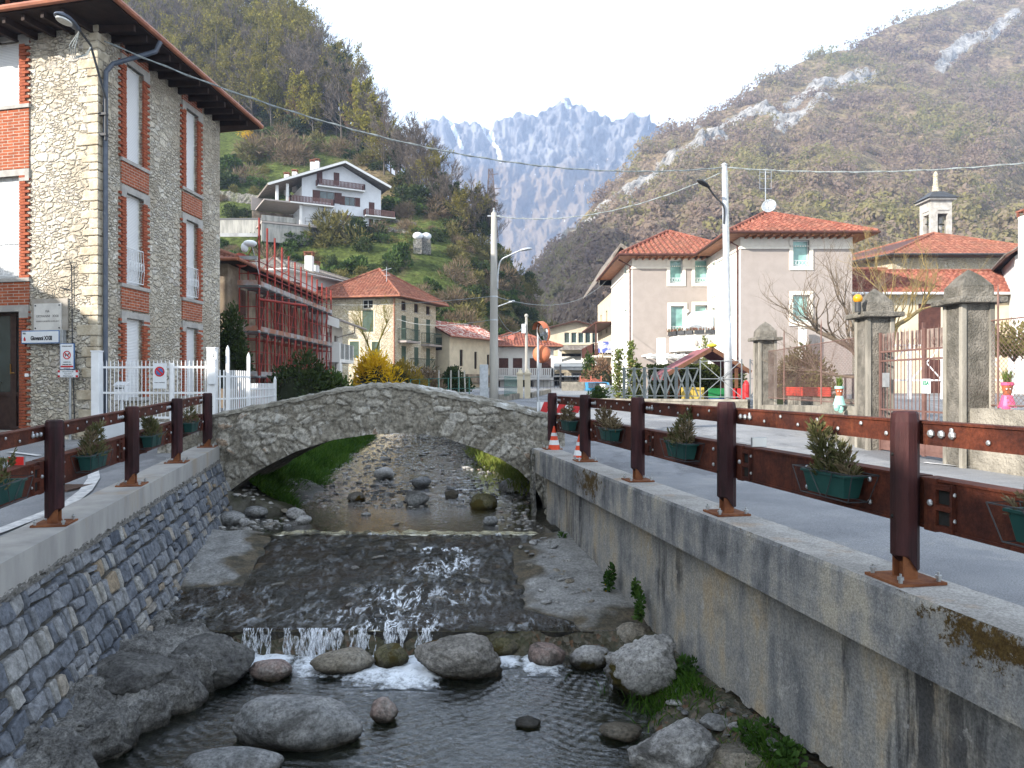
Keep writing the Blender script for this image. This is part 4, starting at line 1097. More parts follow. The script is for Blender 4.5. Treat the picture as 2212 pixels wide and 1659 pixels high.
# entrance door
a, c, e, f = fh_[2]
m_doorw = mat('dark brown door', (.055, .032, .026), (.035, .02, .018), 7, .5, .15, 30, .004)
b = MB(); front.box(b, a, c, e, f, -.2, -.17)
for l0, l1 in ((a, a + .1), (c - .06, c), ((a + c) / 2 + .12, (a + c) / 2 + .3)): front.box(b, l0, l1, e, f, -.17, -.12)
for z in (e, e + .85, f - .08): front.box(b, a + .1, c - .06, z, z + .09, -.17, -.125)
do = b.build('door', m_doorw, lh)
b = MB(); front.box(b, a + .1, (a + c) / 2 + .12, e + .95, f - .08, -.168, -.16); front.box(b, (a + c) / 2 + .3, c - .06, e + .95, f - .08, -.168, -.16); b.build('pane', glass('door glass', (.02, .03, .03)), do)
b = MB(); b.tube([front.p(c - .42, .25, -.1), front.p(c - .42, .5, -.1)], .015, 6); b.tube([front.p(c - .42, .28, -.1), front.p(c - .3, .28, -.1)], .012, 6); b.build('handle', mat('brass', (.5, .28, .08), None, 5, .3, 0, metal=.8), do)
b = MB(); front.box(b, a - .30, c + .28, f, f + .16, -.05, .055); front.box(b, a - .30, a, f - .16, f, -.05, .055); front.box(b, c, c + .28, f - .16, f, -.05, .055); b.build('lintel', m_stone_trim, do)
b = MB(); front.box(b, a - .1, c + .1, e - .4, e, -.2, .12); b.build('step', m_stone_trim, lh)
b = MB(); front.box(b, c + .2, c + .30, .18, .26, .05, .075); b.build('bell_plate', m_whitemetal, lh)
# corner quoins standing a little proud, uneven
b = MB(); z = -1.5; i = 0
while z < 8.6:
    h1 = r_.uniform(.17, .30); Lf, Ls = (r_.uniform(.4, .6), r_.uniform(.18, .28)) if i % 2 else (r_.uniform(.2, .3), r_.uniform(.3, .5))
    pr = r_.uniform(.015, .05)
    K = lambda zz, df, ds: (LC.x - front.d.x * df + side.d.x * ds, LC.y - front.d.y * df + side.d.y * ds, zz)
    nf, ns = front.n, side.n
    ring = lambda zz, j: [V(K(zz, Lf + j, 0)) + nf * pr * .8, V(K(zz, 0, 0)) + (nf + ns) * pr, V(K(zz, 0, Ls + j)) + ns * pr * .8, V(K(zz, 0, Ls)) - ns * .05, V(K(zz, Lf, 0)) - nf * .05]
    lo, hi = ring(z + .012, r_.uniform(-.03, .03)), ring(z + h1 - .012, r_.uniform(-.03, .03))
    b.add(lo + hi, [(4, 3, 2, 1, 0), (5, 6, 7, 8, 9)] + [(k, (k + 1) % 5, 5 + (k + 1) % 5, 5 + k) for k in range(5)])
    z += h1; i += 1
b.build('quoins', m_quoin, lh, bevel=.02)
m_tile_l = tiles('old roof tiles', (.33, .12, .06), (.25, .085, .045), (.4, .17, .09))
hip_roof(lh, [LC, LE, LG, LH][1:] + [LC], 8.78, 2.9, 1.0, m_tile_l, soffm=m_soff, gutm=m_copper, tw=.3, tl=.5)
# rafters under the eave
b = MB()
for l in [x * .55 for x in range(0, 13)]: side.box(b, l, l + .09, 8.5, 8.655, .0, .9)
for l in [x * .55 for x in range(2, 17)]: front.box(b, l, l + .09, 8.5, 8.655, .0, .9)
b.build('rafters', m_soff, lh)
b = MB(); q = lambda l, z, o: side.p(l, z, o)
b.tube([q(.85, 8.62, 1.1), q(.8, 8.35, 1.0), q(.3, 7.85, .2), q(.16, 7.6, .11), q(.14, 7.2, .11), q(.14, 0, .11), q(.14, -1.6, .11)], .058, 10)
for z in (6.3, 4.1, 1.9, -.2): b.lathe([(.064, 0), (.064, .05)], 10, q(.14, z, .11))
b.build('downpipe', m_pipe, lh)
b = MB()   # old cable run and iron bracket on the front
b.tube([front.p(FL - .72, 2.9, .04), front.p(FL - .70, 1.0, .035), front.p(FL - .66, -.3, .035), front.p(FL - .62, -1.2, .04)], .014, 5)
b.tube([front.p(FL - .95, 3.0, .03), front.p(FL - .72, 3.02, .12), front.p(FL - .72, 2.85, .05)], .01, 5)
b.tube([front.p(FL - 1.05, 2.35, .03), front.p(FL - .78, 2.3, .06)], .015, 5)
b.build('wall_cable', m_blackmetal, lh)

# wall lamp reaching from the corner
sl_ = thing('wall_street_lamp', 'grey street lamp on a curved arm fixed to the stone house corner', 'street lamp', side.p(.12, 6.2, .15))
b = MB(); hd = at(140, 38, 16.6)
b.tube([side.p(.05, 5.9, .17), side.p(.05, 6.9, .17), at(196, 98, 17.6), at(172, 66, 17.1)], [.03, .03, .028, .026], 8)
for z in (6.0, 6.5): side.box(b, .0, .12, z, z + .06, .0, .2)
b.build('arm', m_blackmetal, sl_)
ax = (at(118, 27, 16.4) - at(172, 64, 17.1)).normalized(); sd = ax.cross(Z3).normalized(); upv = sd.cross(ax)
b = MB()
prof = [(0, .04), (.1, .07), (.25, .13), (.42, .16), (.58, .14), (.68, .06), (.7, .01)]
p0 = at(172, 64, 17.1); vs_ = []; n = 12
for (t, r) in prof:
    for j in range(n):
        a_ = 2 * math.pi * j / n; vs_.append(p0 + ax * t + sd * r * math.cos(a_) + upv * (r * .72 * max(-.15, math.sin(a_)) if t > .2 else r * math.sin(a_)))
b.add(vs_, [(i * n + j, i * n + (j + 1) % n, (i + 1) * n + (j + 1) % n, (i + 1) * n + j) for i in range(len(prof) - 1) for j in range(n)] + [tuple(range(n - 1, -1, -1)), tuple(range((len(prof) - 1) * n, len(prof) * n))])
b.build('lamp_head', m_pipe, sl_, smooth=True)
b = MB()
ctr_ = p0 + ax * .45 - upv * .03; b.add([ctr_ + ax * .2 * math.cos(t) + sd * .125 * math.sin(t) - upv * (.035 if k else .0) for k in (0, 1) for t in [q * math.pi / 8 for q in range(16)]], [(i, (i + 1) % 16, 16 + (i + 1) % 16, 16 + i) for i in range(16)] + [tuple(range(31, 15, -1))])
b.build('lens', mat('lamp lens', (.62, .63, .6), None, 5, .2, 0), sl_)
b = MB()
for k in range(3): b.tube([at(172, 66, 17.1), at(150 + 6 * k, 98 + 3 * k, 17.2), at(158 + 3 * k, 128 - 3 * k, 17.4), at(190 - 3 * k, 118, 17.6), at(198, 98, 17.6)], .010, 5)
b.build('cable_loop', m_wire, sl_)

# marble plaque, street name box, signs on a pole
m_marble = mat('marble', (.62, .60, .56), (.52, .50, .47), 4, .5, .05, 40, .002)
m_ink = mat('grey lettering', (.16, .15, .14), None, 5, .7, 0)
m_black = mat('black lettering', (.03, .03, .035), None, 5, .6, 0)
m_signw = mat('white sign sheet', (.72, .74, .76), (.66, .68, .7), 3, .45, .03, 40, .001)
m_signblue = mat('blue sign edge', (.06, .16, .38), None, 5, .45, 0)
m_signred = mat('red sign paint', (.55, .03, .035), None, 5, .45, 0)
fl = lambda x, y: (lambda l: (l, (CY - y) / F * front.p(l, 0).y))(min((abs((front.p(q / 200 * FL, 0).x) / front.p(q / 200 * FL, 0).y - (x - CX) / F), q / 200 * FL) for q in range(201))[1])
def plate(W, l0, l1, z0, z1, o0, o1, m, name, parent, rad=.0):
    b = MB(); W.box(b, l0, l1, z0, z1, o0, o1); return b.build(name, m, parent, bevel=rad)
(l0, z1), (l1, z0) = fl(79, 657), fl(136, 713)
t = thing('marble_plaque', 'pale marble street plaque with four dark studs on the stone house front', 'plaque', front.p(l0, z0, .05))
plate(front, l0 - .10, l1 + .16, z0 - .02, z1 + .12, .01, .045, mat('cement patch', (.36, .33, .29), (.29, .26, .22), 4, .9, .3, 30, .01), 'cement_bed', t)
plate(front, l0, l1, z0, z1, .05, .08, m_marble, 'slab', t, .004)
b = MB()
for l in (l0 + .05, l1 - .05):
    for z in (z0 + .05, z1 - .05): b.lathe([(.02, 0), (.018, .012), (.006, .016)], 8, front.p(l, z, .08), axis=front.n)
b.build('studs', m_blackmetal, t)
lm = (l0 + l1) / 2
for s_, z, sz in (('VIA', .30, .085), ('GIOVANNI   XXIII', .48, .085), ('ANGELO GIUSEPPE RONCALLI', .67, .05)): text(s_, sz, 'lettering', t, front.p(lm, lerp(z1, z0, z), .082), front.d, Z3, m_ink)
(l0, z1), (l1, z0) = fl(61, 716), fl(140, 742)
t = thing('street_name_sign', 'white street name box with blue edge reading Giovanni XXIII below the marble plaque', 'sign', front.p(l0, z0, .05))
plate(front, l0, l1 + .09, z0 - .01, z1 + .01, .05, .17, m_steel, 'sign_box', t, .01)
plate(front, l0, l1, z0, z1, .17, .176, m_signblue, 'blue_edge', t, .0)
plate(front, l0 + .02, l1 - .02, z0 + .02, z1 - .02, .176, .18, m_signw, 'sign_face', t, .0)
text('Giovanni XXIII', .135, 'lettering', t, front.p(l0 + .60, lerp(z0, z1, .40), .182), front.d, Z3, m_black, bold=.006, sx=.78)
text('VIA', .06, 'lettering', t, front.p(l0 + .09, lerp(z0, z1, .78), .182), front.d, Z3, m_black, bold=.002)
b = MB(); c = front.p(l0 + .10, lerp(z0, z1, .36), .181)
b.add([c + front.d * x + Z3 * y for x, y in ((-.03, -.05), (.03, -.05), (.035, .0), (.0, .06), (-.035, .0))], [(0, 1, 2, 3, 4)]); b.build('town_crest', m_signred, t)
# pole with two signs
bp = onL(150, 951); pw = Wall((bp.x - .5, bp.y), (1, -.12))
pl = lambda x, y, o=0: V((bp.x + (x - 150) / F * bp.y, bp.y - .12 * (x - 150) / F * bp.y, (CY - y) / F * bp.y)) + pw.n * o
t = thing('sign_post', 'grey post with a no dogs notice above a small red and white trail sign', 'sign', bp)
b = MB(); b.tube([V((bp.x, bp.y + .03, bp.z)), V((bp.x, bp.y + .03, (CY - 745) / F * bp.y))], .03, 10); b.build('post', m_steel, t)
def pbox(x0, x1, y0, y1, o0, o1, m, nm, rad=0):
    b = MB(); q = [pl(x0, y1, o0), pl(x1, y1, o0), pl(x1, y1, o1), pl(x0, y1, o1), pl(x0, y0, o0), pl(x1, y0, o0), pl(x1, y0, o1), pl(x0, y0, o1)]; b.hexa(q); return b.build(nm, m, t, bevel=rad)
pbox(130, 162.5, 742, 798, .0, .03, m_signblue, 'notice_frame'); pbox(131.2, 161.3, 743.2, 796.8, .03, .034, m_signw, 'notice_face')
ctr_ = pl(146.5, 767, .036); rr_ = .105
b = MB(); b.add([ctr_ + pw.d * r * math.cos(q) + Z3 * r * math.sin(q) for r in (rr_, rr_ * .76) for q in [i * math.pi / 14 for i in range(28)]], [(i, (i + 1) % 28, 28 + (i + 1) % 28, 28 + i) for i in range(28)])
dg_ = (pw.d - Z3).normalized(); pp_ = (pw.d + Z3).normalized() * .014
b.quad(ctr_ - dg_ * rr_ * .8 - pp_ + pw.n * .001, ctr_ + dg_ * rr_ * .8 - pp_ + pw.n * .001, ctr_ + dg_ * rr_ * .8 + pp_ + pw.n * .001, ctr_ - dg_ * rr_ * .8 + pp_ + pw.n * .001); b.build('ban_ring', m_signred, t)
dog = [(-.055, -.05), (-.04, -.05), (-.035, -.015), (.015, -.015), (.025, -.05), (.04, -.05), (.04, .0), (.05, .02), (.07, .02), (.065, .04), (.045, .055), (.03, .03), (.02, .015), (-.04, .01), (-.065, .03), (-.055, .0)]
b = MB(); b.add([ctr_ - pw.n * .001 + pw.d * x + Z3 * y for x, y in dog], [tuple(range(len(dog)))]); b.build('dog_figure', m_black, t)
for s_, y, sz in (('COMUNE DI ERVE', 748, .032), ('DIVIETO DI', 782.5, .036), ('LASCIARE FECI', 787.5, .036), ('ai padroni dei cani', 795.2, .022)): text(s_, sz, 'lettering', t, pl(146.5, y, .036), pw.d, Z3, m_black, bold=.001)
pbox(132, 161, 790, 793.6, .034, .036, m_signred, 'red_band')
pbox(125, 172, 800, 815, .0, .03, m_signw, 'trail_board')
for x0, x1 in ((125, 130), (166.5, 172)):
    for y0, y1 in ((800, 804.5), (810.5, 815)): pbox(x0, x1, y0, y1, .03, .033, m_signred, 'red_corner')
for s_, y in (('Bivacco Fornasello', 803), ('Passo del Fo', 807.5), ('Rifugio Resegone', 812)): text(s_, .038, 'lettering', t, pl(149, y, .032), pw.d, Z3, m_black)

# ------------------------------------------------------------------ white metal fence and gate
def pickets(b, p, q, z0f, z1f, n, r=.011, spike=True):
    p, q = V(p), V(q)
    for i in range(n + 1):
        c = p.lerp(q, i / n); z0, z1 = z0f, z1f
        b.tube([(c.x, c.y, z0), (c.x, c.y, z1), (c.x, c.y, z1 + .05)], [r, r, .002] if spike else r, 6)
fz = -1.33
f0, f1 = at(222, 0, 18.0), at(452, 0, 17.75); f0.z = f1.z = 0
t = thing('white_fence', 'white painted metal picket fence panel between two white posts before the stone house', 'fence', (-8.5, 17.9, fz))
b = MB(); pickets(b, f0, f1, -.82, .52, 27)
for z in (.40, -.21, -.80): b.bar(V((f0.x, f0.y, z)), V((f1.x, f1.y, z)), .03, .05)
b.build('picket_panel', m_whitemetal, t)
b = MB(); c = at(372, 0, 17.83); b.box(c.x - .04, c.x + .04, c.y - .04, c.y + .04, -1.3, .50); b.build('post', m_whitemetal, t, bevel=.005)
b = MB(); b.obox((f0.x, f0.y - .08, -1.7), (f1.x - f0.x, f1.y - f0.y, 0), (0, .16, 0), (0, 0, .78)); b.build('plinth', mat('white plinth', (.62, .65, .68), (.55, .58, .6), 2, .8, .1, 50, .004), t)
c = at(347, 812, 17.8); b = MB(); b.box(c.x - .16, c.x + .16, c.y - .05, c.y - .03, c.z - .3, c.z + .3); no = b.build('no_parking_board', m_signw, t)
b = MB()
cc = c + V((0, -.055, .10)); b.add([cc + V((r * math.cos(q), 0, r * math.sin(q))) for r in (.12, .085) for q in [i * math.pi / 12 for i in range(24)]], [(i, (i + 1) % 24, 24 + (i + 1) % 24, 24 + i) for i in range(24)])
b.quad(cc + V((-.09, -.001, .06)), cc + V((-.06, -.001, .09)), cc + V((.09, -.001, -.06)), cc + V((.06, -.001, -.09))); b.build('ban_ring', m_signred, no)
b = MB(); b.add([cc + V((.084 * math.cos(q), .001, .084 * math.sin(q))) for q in [i * math.pi / 12 for i in range(24)]], [tuple(range(24))]); b.build('blue_disc', m_signblue, no)
text('PASSO CARRABILE', .03, 'lettering', no, c + V((0, -.052, -.16)), (1, 0, 0), Z3, m_black)
def post_white(name, x, y0, y1, Y, w_, lab, num=None):
    p = at(x, y0, Y); z0 = -1.6; b = MB(); b.box(p.x - w_ / 2, p.x + w_ / 2, Y - w_ / 2, Y + w_ / 2, z0, p.z)
    t = thing(name, lab, 'post', (p.x, Y, z0)); b.build('shaft', m_whitemetal, t, bevel=.012)
    b = MB(); b.box(p.x - w_ / 2 - .01, p.x + w_ / 2 + .01, Y - w_ / 2 - .01, Y + w_ / 2 + .01, p.z, p.z + .03); b.build('cap', m_whitemetal, t)
    if num:
        c = at(x + 2, 768, Y - w_ / 2 - .012); b = MB(); b.box(c.x - .07, c.x + .07, c.y - .004, c.y + .004, c.z - .09, c.z + .09); n_ = b.build('number_plate', m_signw, t); text(num, .12, 'lettering', n_, (c.x, c.y - .006, c.z), (1, 0, 0), Z3, m_black)
        c = at(x - 1, 812, Y - w_ / 2 - .03); b = MB(); b.box(c.x - .09, c.x + .09, c.y - .03, c.y + .03, c.z - .2, c.z + .2); b.build('intercom', m_signw, t, bevel=.01)
    return t
post_white('gate_post', 209.5, 760, 955, 17.95, .19, 'pale grey thick gate post beside the stone house corner')
post_white('gate_post', 459, 753, 893, 17.7, .2, 'white gate post with a house number 2 near the bridge', '2')
# mailbox behind the fence
c = at(262, 838, 18.35); t = thing('mailbox', 'white metal mailbox with a grey slot behind the white fence', 'mailbox', (c.x, c.y, c.z - .5))
b = MB(); b.box(c.x - .14, c.x + .14, c.y - .08, c.y + .08, c.z - .3, c.z + .05); b.prism([(c.x - .16, c.y - .1, c.z + .05), (c.x + .16, c.y - .1, c.z + .05), (c.x + .16, c.y + .1, c.z + .14), (c.x - .16, c.y + .1, c.z + .14)], (0, 0, .02)); b.build('box', m_whitemetal, t, bevel=.008)
b = MB(); b.box(c.x - .1, c.x + .1, c.y - .088, c.y - .078, c.z - .02, c.z + .01); b.build('slot', m_dark, t)
b = MB(); b.box(c.x - .03, c.x + .03, c.y, c.y + .05, -1.4, c.z - .3); b.build('leg', m_whitemetal, t)
# second fence running away along the river
t = thing('white_fence', 'white metal picket fence running away from the gate post along the stream', 'fence', (-6.9, 19, -1.2))
pA, pB, pC = at(492, 0, 17.75), at(537, 0, 18.9), at(594, 0, 22.6)
for q in (pA, pB, pC): q.z = 0
for (p, q, n, zt) in ((at(467, 0, 17.7), pA, 3, .33), (pA, pB, 10, .33), (pB, pC, 17, .02)):
    p = V((p.x, p.y, 0)); b = MB(); 
    for i in range(n + 1):
        c = p.lerp(q, i / n); b.box(c.x - .013, c.x + .013, c.y - .013, c.y + .013, -1.2, zt)
    for z in (-.95, -.35, zt - .15): b.bar(V((p.x, p.y, z)), V((q.x, q.y, z)), .02, .04)
    b.build('picket_panel', m_whitemetal, t)
for q, z in ((pA, .80), (pB, .68), (pC, .12)):
    b = MB(); b.box(q.x - .035, q.x + .035, q.y - .035, q.y + .035, -1.3, z); b.lathe([(.045, 0), (.035, .05), (.002, .12)], 8, (q.x, q.y, z)); b.build('post', m_whitemetal, t)
# ------------------------------------------------------------------ the village beyond the bridge
m_tile_r = tiles('red roof tiles', (.27, .088, .058), (.17, .056, .04), (.35, .135, .09))
m_tile_o = tiles('orange roof tiles', (.28, .105, .066), (.20, .074, .05), (.34, .145, .092))
m_tile_g = tiles('grey roof tiles', (.22, .19, .165), (.16, .14, .125), (.28, .25, .21))
m_cream = mat('cream plaster', (.62, .54, .40), (.55, .475, .35), 1.5, .9, .15, 50, .006, c3=(.45, .38, .28), s3=.8, t3=.66)
m_whitew = mat('white wall', (.72, .71, .69), (.66, .65, .63), 1.5, .9, .12, 50, .005, c3=(.55, .53, .5), s3=.7, t3=.68)
m_rub_far = rubble('pale rubble', .33, [(.60, .52, .38), (.68, .60, .46), (.52, .44, .31), (.72, .66, .54)], (.5, .42, .29), flat=1.8, gap=.05, bump=.8, bdist=.05)
m_grey_pl = mat('grey beige plaster', (.345, .30, .275), (.315, .275, .25), 2, .92, .25, 70, .006)
def house(name, label, quad, z0, z1, wm, holes={}, gable=None, cat='house', tops=None):
    """quad counter-clockwise; holes {side: [(l0,l1,z0,z1)]}; gable: rise on sides 0 and 2"""
    t = thing(name, label, cat, (sum(p[0] for p in quad) / 4, sum(p[1] for p in quad) / 4, z0))
    Ws = []; b = MB()
    for i in range(4):
        W = Wall(quad[i], V((quad[(i + 1) % 4][0] - quad[i][0], quad[(i + 1) % 4][1] - quad[i][1]))); Ws.append(W)
        W.sheet(b, z0, z1, holes.get(i, ()))
        if gable and i in (0, 2): b.add([W.p(0, z1), W.p(W.L, z1), W.p(W.L / 2, z1 + gable)], [(0, 1, 2)])
    b.build('wall', wm, t); return t, Ws
def balcony(parent, W, l0, l1, z, out, kind, m, slabm=None, h=.95):
    b = MB(); W.box(b, l0, l1, z - .16, z, 0, out); o = b.build('balcony', slabm or m_whitew, parent)
    b = MB(); P = [W.p(l0 + .04, 0, .02), W.p(l0 + .04, 0, out - .04), W.p(l1 - .04, 0, out - .04), W.p(l1 - .04, 0, .02)]
    for p, q in zip(P, P[1:]):
        L = (q - p).length
        for hz in (h, .1): b.bar(p + Z3 * (z + hz), q + Z3 * (z + hz), .05, .05)
        st = .14 if kind == 'bars' else .2; k = max(1, int(L / st))
        for i in range(k + 1):
            c = p.lerp(q, i / k); w_ = .012 if kind == 'bars' else .065
            b.box(c.x - w_, c.x + w_, c.y - w_ * .5, c.y + w_ * .5, z + .1, z + h)
    b.build('railing', m, o); return o
def chimney(parent, x, y, z0, z1, w_, m=None, capm=None):
    b = MB(); b.box(x - w_, x + w_, y - w_, y + w_, z0, z1); o = b.build('chimney', m or m_whitew, parent)
    b = MB(); b.box(x - w_ * 1.3, x + w_ * 1.3, y - w_ * 1.3, y + w_ * 1.3, z1 + .25, z1 + .33)
    for sx in (-1, 1):
        for sy in (-1, 1): b.box(x + sx * w_ - .05, x + sx * w_ + .05, y + sy * w_ - .05, y + sy * w_ + .05, z1, z1 + .25)
    b.build('chimney_cap', capm or m_tile_o, o)

# --- old house wrapped in scaffolding
m_oldwall = mat('old brown plaster', (.24, .185, .13), (.16, .12, .09), 1.2, .95, .4, 20, .03, c3=(.34, .28, .21), s3=1.5)
q = [V((-19.5, 31)), V((-11.75, 31)), V((-11.75, 44)), V((-19.5, 44))]
hs = {1: [(l, l + .95, z, z + 1.5) for l in (1.2, 3.6, 6.2, 8.8, 11.3) for z in (2.6, -.1)], 0: [(4.6, 5.5, 2.6, 4.1)]}
t, Ws = house('old_house', 'old brown plastered house behind red scaffolding left of the bridge', q, -1.6, 5.05, m_oldwall, hs)
for h in hs[1]: win(t, Ws[1], h, m_frame_b, shutters='closed', sm=m_shut_b, sill=.06)
win(t, Ws[0], hs[0][0], m_frame_b, sill=.06)
hip_roof(t, q, 5.1, 1.75, .6, m_tile_o, soffm=m_soff, gutm=m_copper, tw=.3, tl=.5)
chimney(t, -15.6, 33.4, 5.6, 7.3, .2, mat('terracotta', (.42, .16, .08), (.34, .12, .06), 5, .85, .2, 40, .005))
b = MB(); c = at(512, 568, 32); b.lathe([(.02, -.03), (.25, .05), (.33, .16)], 14, at(519, 565, 31.5), axis=(.5, -.8, .3)); b.build('satellite_dish', mat('brick red dish', (.42, .1, .07), None, 4, .6, 0), t)

# --- scaffolding: standards, ledgers, braces, decks
m_scaf = mat('red scaffold tube', (.30, .036, .025), (.2, .027, .02), 4, .55, .1, 40, .003)
m_deck = mat('zinc deck', (.40, .42, .44), (.28, .29, .30), 2.5, .5, .1, 30, .004, metal=.3)
m_toe = mat('toe board', (.33, .34, .35), (.30, .14, .09), 1.2, .7, .1, 30, .004)
sc = thing('scaffolding', 'red tube scaffolding with grey metal decks along the old brown house', 'scaffolding', (-11, 37.7, -1.3))
SX0, SX1 = -11.45, -10.62
sy = [31.5 + i * (12.5 / 12) for i in range(13)]
for i, Y in enumerate(sy):
    b = MB(); zt = interp(Y, [(31.4, 7.0), (36, 6.0), (44, 5.5)]); b.tube([(SX1, Y, -1.5), (SX1, Y, zt)], .042, 6)
    for z in (.4, 2.3, 4.2): b.lathe([(.045, 0), (.045, .09)], 6, (SX1, Y, z + .35))
    b.build('standard', m_scaf, sc)
    b = MB(); b.tube([(SX0, Y, -1.5), (SX0, Y, 4.9)], .03, 6)
    for z in (.25, 2.15, 4.05, 1.9): b.tube([(SX0, Y, z), (SX1, Y, z)], .022, 6)
    b.build('standard', m_scaf, sc)
for z in (-1.3 + 1.6, 2.2, 4.1):
    b = MB(); b.box(SX0 - .02, SX1 + .05, 31.3, 44.1, z, z + .05)
    for i in range(13): b.box(SX0 - .02, SX1 + .05, sy[i] - .04, sy[i] + .04, z - .05, z)
    b.build('deck', m_deck, sc)
    b = MB()
    for i in range(12): b.box(SX1 + .055, SX1 + .08, sy[i] + .03, sy[i + 1] - .03, z + .02, z + .22)
    b.box(SX0, SX1, 31.26, 31.285, z + .02, z + .24); b.build('toe_board', m_toe, sc)
    for dz in (.55, 1.05):
        b = MB(); b.tube([(SX1, 31.4, z + dz), (SX1, 44.1, z + dz)], .02, 6); b.tube([(SX0, 31.5, z + dz), (SX1, 31.5, z + dz)], .02, 6); b.build('guard_rail_tube', m_scaf, sc)
for i in range(0, 12):
    for z in (-1.3, .35, 2.25):
        b = MB(); b.tube([(SX1 + .03, sy[i + (i % 2)], z), (SX1 + .03, sy[i + 1 - (i % 2)], z + 1.85)], .018, 5); b.build('brace', m_scaf, sc)
for i in (0, 2, 4): 
    b = MB(); b.tube([(SX1, sy[i], 6.2 - i * .2), (SX1 - .9, sy[i] + .3, 4.9)], .018, 5); b.build('brace', m_scaf, sc)
b = MB(); b.tube([(SX1, 31.45, 3.55), (SX1 + 1.4, 33.5, 3.5)], .055, 8); b.build('chute_arm', m_scaf, sc)
b = MB()
for z in (5.2, 6.15): b.box(-13.4, SX1, 31.3, 31.34, z, z + .15)
b.box(-13.42, -13.3, 31.25, 31.35, 4.2, 6.5); b.build('end_guard', m_deck, sc)
# spotlight wrapped in white sheeting
t = thing('covered_spotlight', 'white wrapped spotlight on a pole at the scaffold corner', 'lamp', (-10.9, 31.3, 5.2))
b = MB(); c = at(540, 526, 31.3)
b.ball(c, .24, 12, (1.25, .8, .6)); b.ball(c + V((-.22, 0, -.16)), .2, 10, (.8, .7, 1.1)); o = b.build('wrapped_head', m_signw, t, smooth=True)
b = MB(); b.tube([c + V((.1, 0, -.15)), V((SX1 + .02, 31.42, 4.6))], .02, 6); b.build('pole', m_deck, t)

# --- white rendered house end with wrapped balcony
q = [V((-17, 44.3)), V((-11.3, 44.3)), V((-11.3, 50)), V((-17, 50))]
hs = {1: [(1.2, 2.2, -.9, 1.1), (1.2, 2.2, 1.55, 3.2), (3.4, 4.3, 1.9, 3.1)], 0: [(4.3, 5.1, -.6, .8), (4.2, 5.0, 1.9, 3.1)]}
t, Ws = house('white_end_house', 'white rendered house end with a wrapped white balcony behind the scaffolding', q, -1.6, 3.75, m_whitew, hs, gable=1.25)
for i in hs:
    for h in hs[i]: win(t, Ws[i], h, m_frame_b)
b = MB()
A, B, Ap = V((-18.2, 43.2, 3.45)), V((-9.95, 43.2, 3.62)), V((-14.1, 43.2, 5.15))
ext = V((0, 7.4, 0)); up_ = V((0, 0, .14))
for p, r in ((A, Ap), (Ap, B)): b.hexa([p, p + ext, r + ext, r, p + up_, p + up_ + ext, r + up_ + ext, r + up_])
ro = b.build('roof', m_tile_g, t)
b = MB(); b.add([Ap + V((0, -.03, .12)), B + V((0, -.03, .1)), B + V((0, -.03, -.42)), Ap + V((0, -.03, -.55)), Ap + V((0, .02, .12)), B + V((0, .02, .1)), B + V((0, .02, -.42)), Ap + V((0, .02, -.55))], [(3, 2, 1, 0), (4, 5, 6, 7), (0, 1, 5, 4), (1, 2, 6, 5), (2, 3, 7, 6), (3, 0, 4, 7)]); b.build('verge_board', m_white, ro)
b = MB(); b.tube([B + V((.08, 0, .05)), B + V((.08, 7.4, .05))], .08, 8); b.tube([B + V((.08, 3.9, 0)), B + V((.0, 4.2, -.4)), B + V((-1.2, 4.3, -.7)), V((-11.22, 47.6, -1))], .045, 7); b.build('gutter', m_grey_pl, ro)
W = Ws[1]; b = MB(); W.box(b, .1, 4.0, 1.3, 1.5, 0, 1.1); bo = b.build('balcony', m_white, t)
b = MB(); W.box(b, .1, .18, 1.5, 2.5, .02, 1.1); W.box(b, .1, .6, .75, 1.3, 1.02, 1.1); 
for l in (.18, 1.4, 2.7, 3.9): W.box(b, l, l + .14, 1.5, 2.45, 1.02, 1.1)
b.build('balcony_pier', m_white, bo)
b = MB(); b.bar(W.p(.2, 2.42, 1.06), W.p(4, 2.42, 1.06), .04, .04)
for i in range(30): l = .2 + i * .13; W.box(b, l, l + .02, 1.5, 2.42, 1.05, 1.07)
b.build('railing', m_steel, bo)

# --- white house with grey roof farther up behind the scaffolding
q = [V((-23.5, 60)), V((-17.7, 58)), V((-14.6, 66)), V((-20.5, 68))]
hs = {0: [(3.2, 4.3, 6.3, 8.0), (1.0, 2.0, 6.3, 8.0)], 1: [(.9, 2.3, 6.0, 8.1), (4.4, 5.9, 6.0, 8.1)]}
t, Ws = house('white_house', 'white house with low grey roof and brown shutters behind the red scaffolding', q, 1, 8.8, m_whitew, hs)
for i in hs:
    for h in hs[i]: win(t, Ws[i], h, m_frame_b, shutters='closed' if i else 'open', sm=m_shut_b)
hip_roof(t, q, 8.85, 1.5, 1.0, m_tile_g, tw=.3, tl=.5, soffm=m_whitew)
balcony(t, Ws[1], .3, 7, 5.95, .9, 'bars', m_shut_b)
c = at(668, 566, 61); chimney(t, c.x, c.y, 8.9, 10.4, .3); c = at(680, 562, 62); chimney(t, c.x, c.y, 8.9, 9.8, .3)

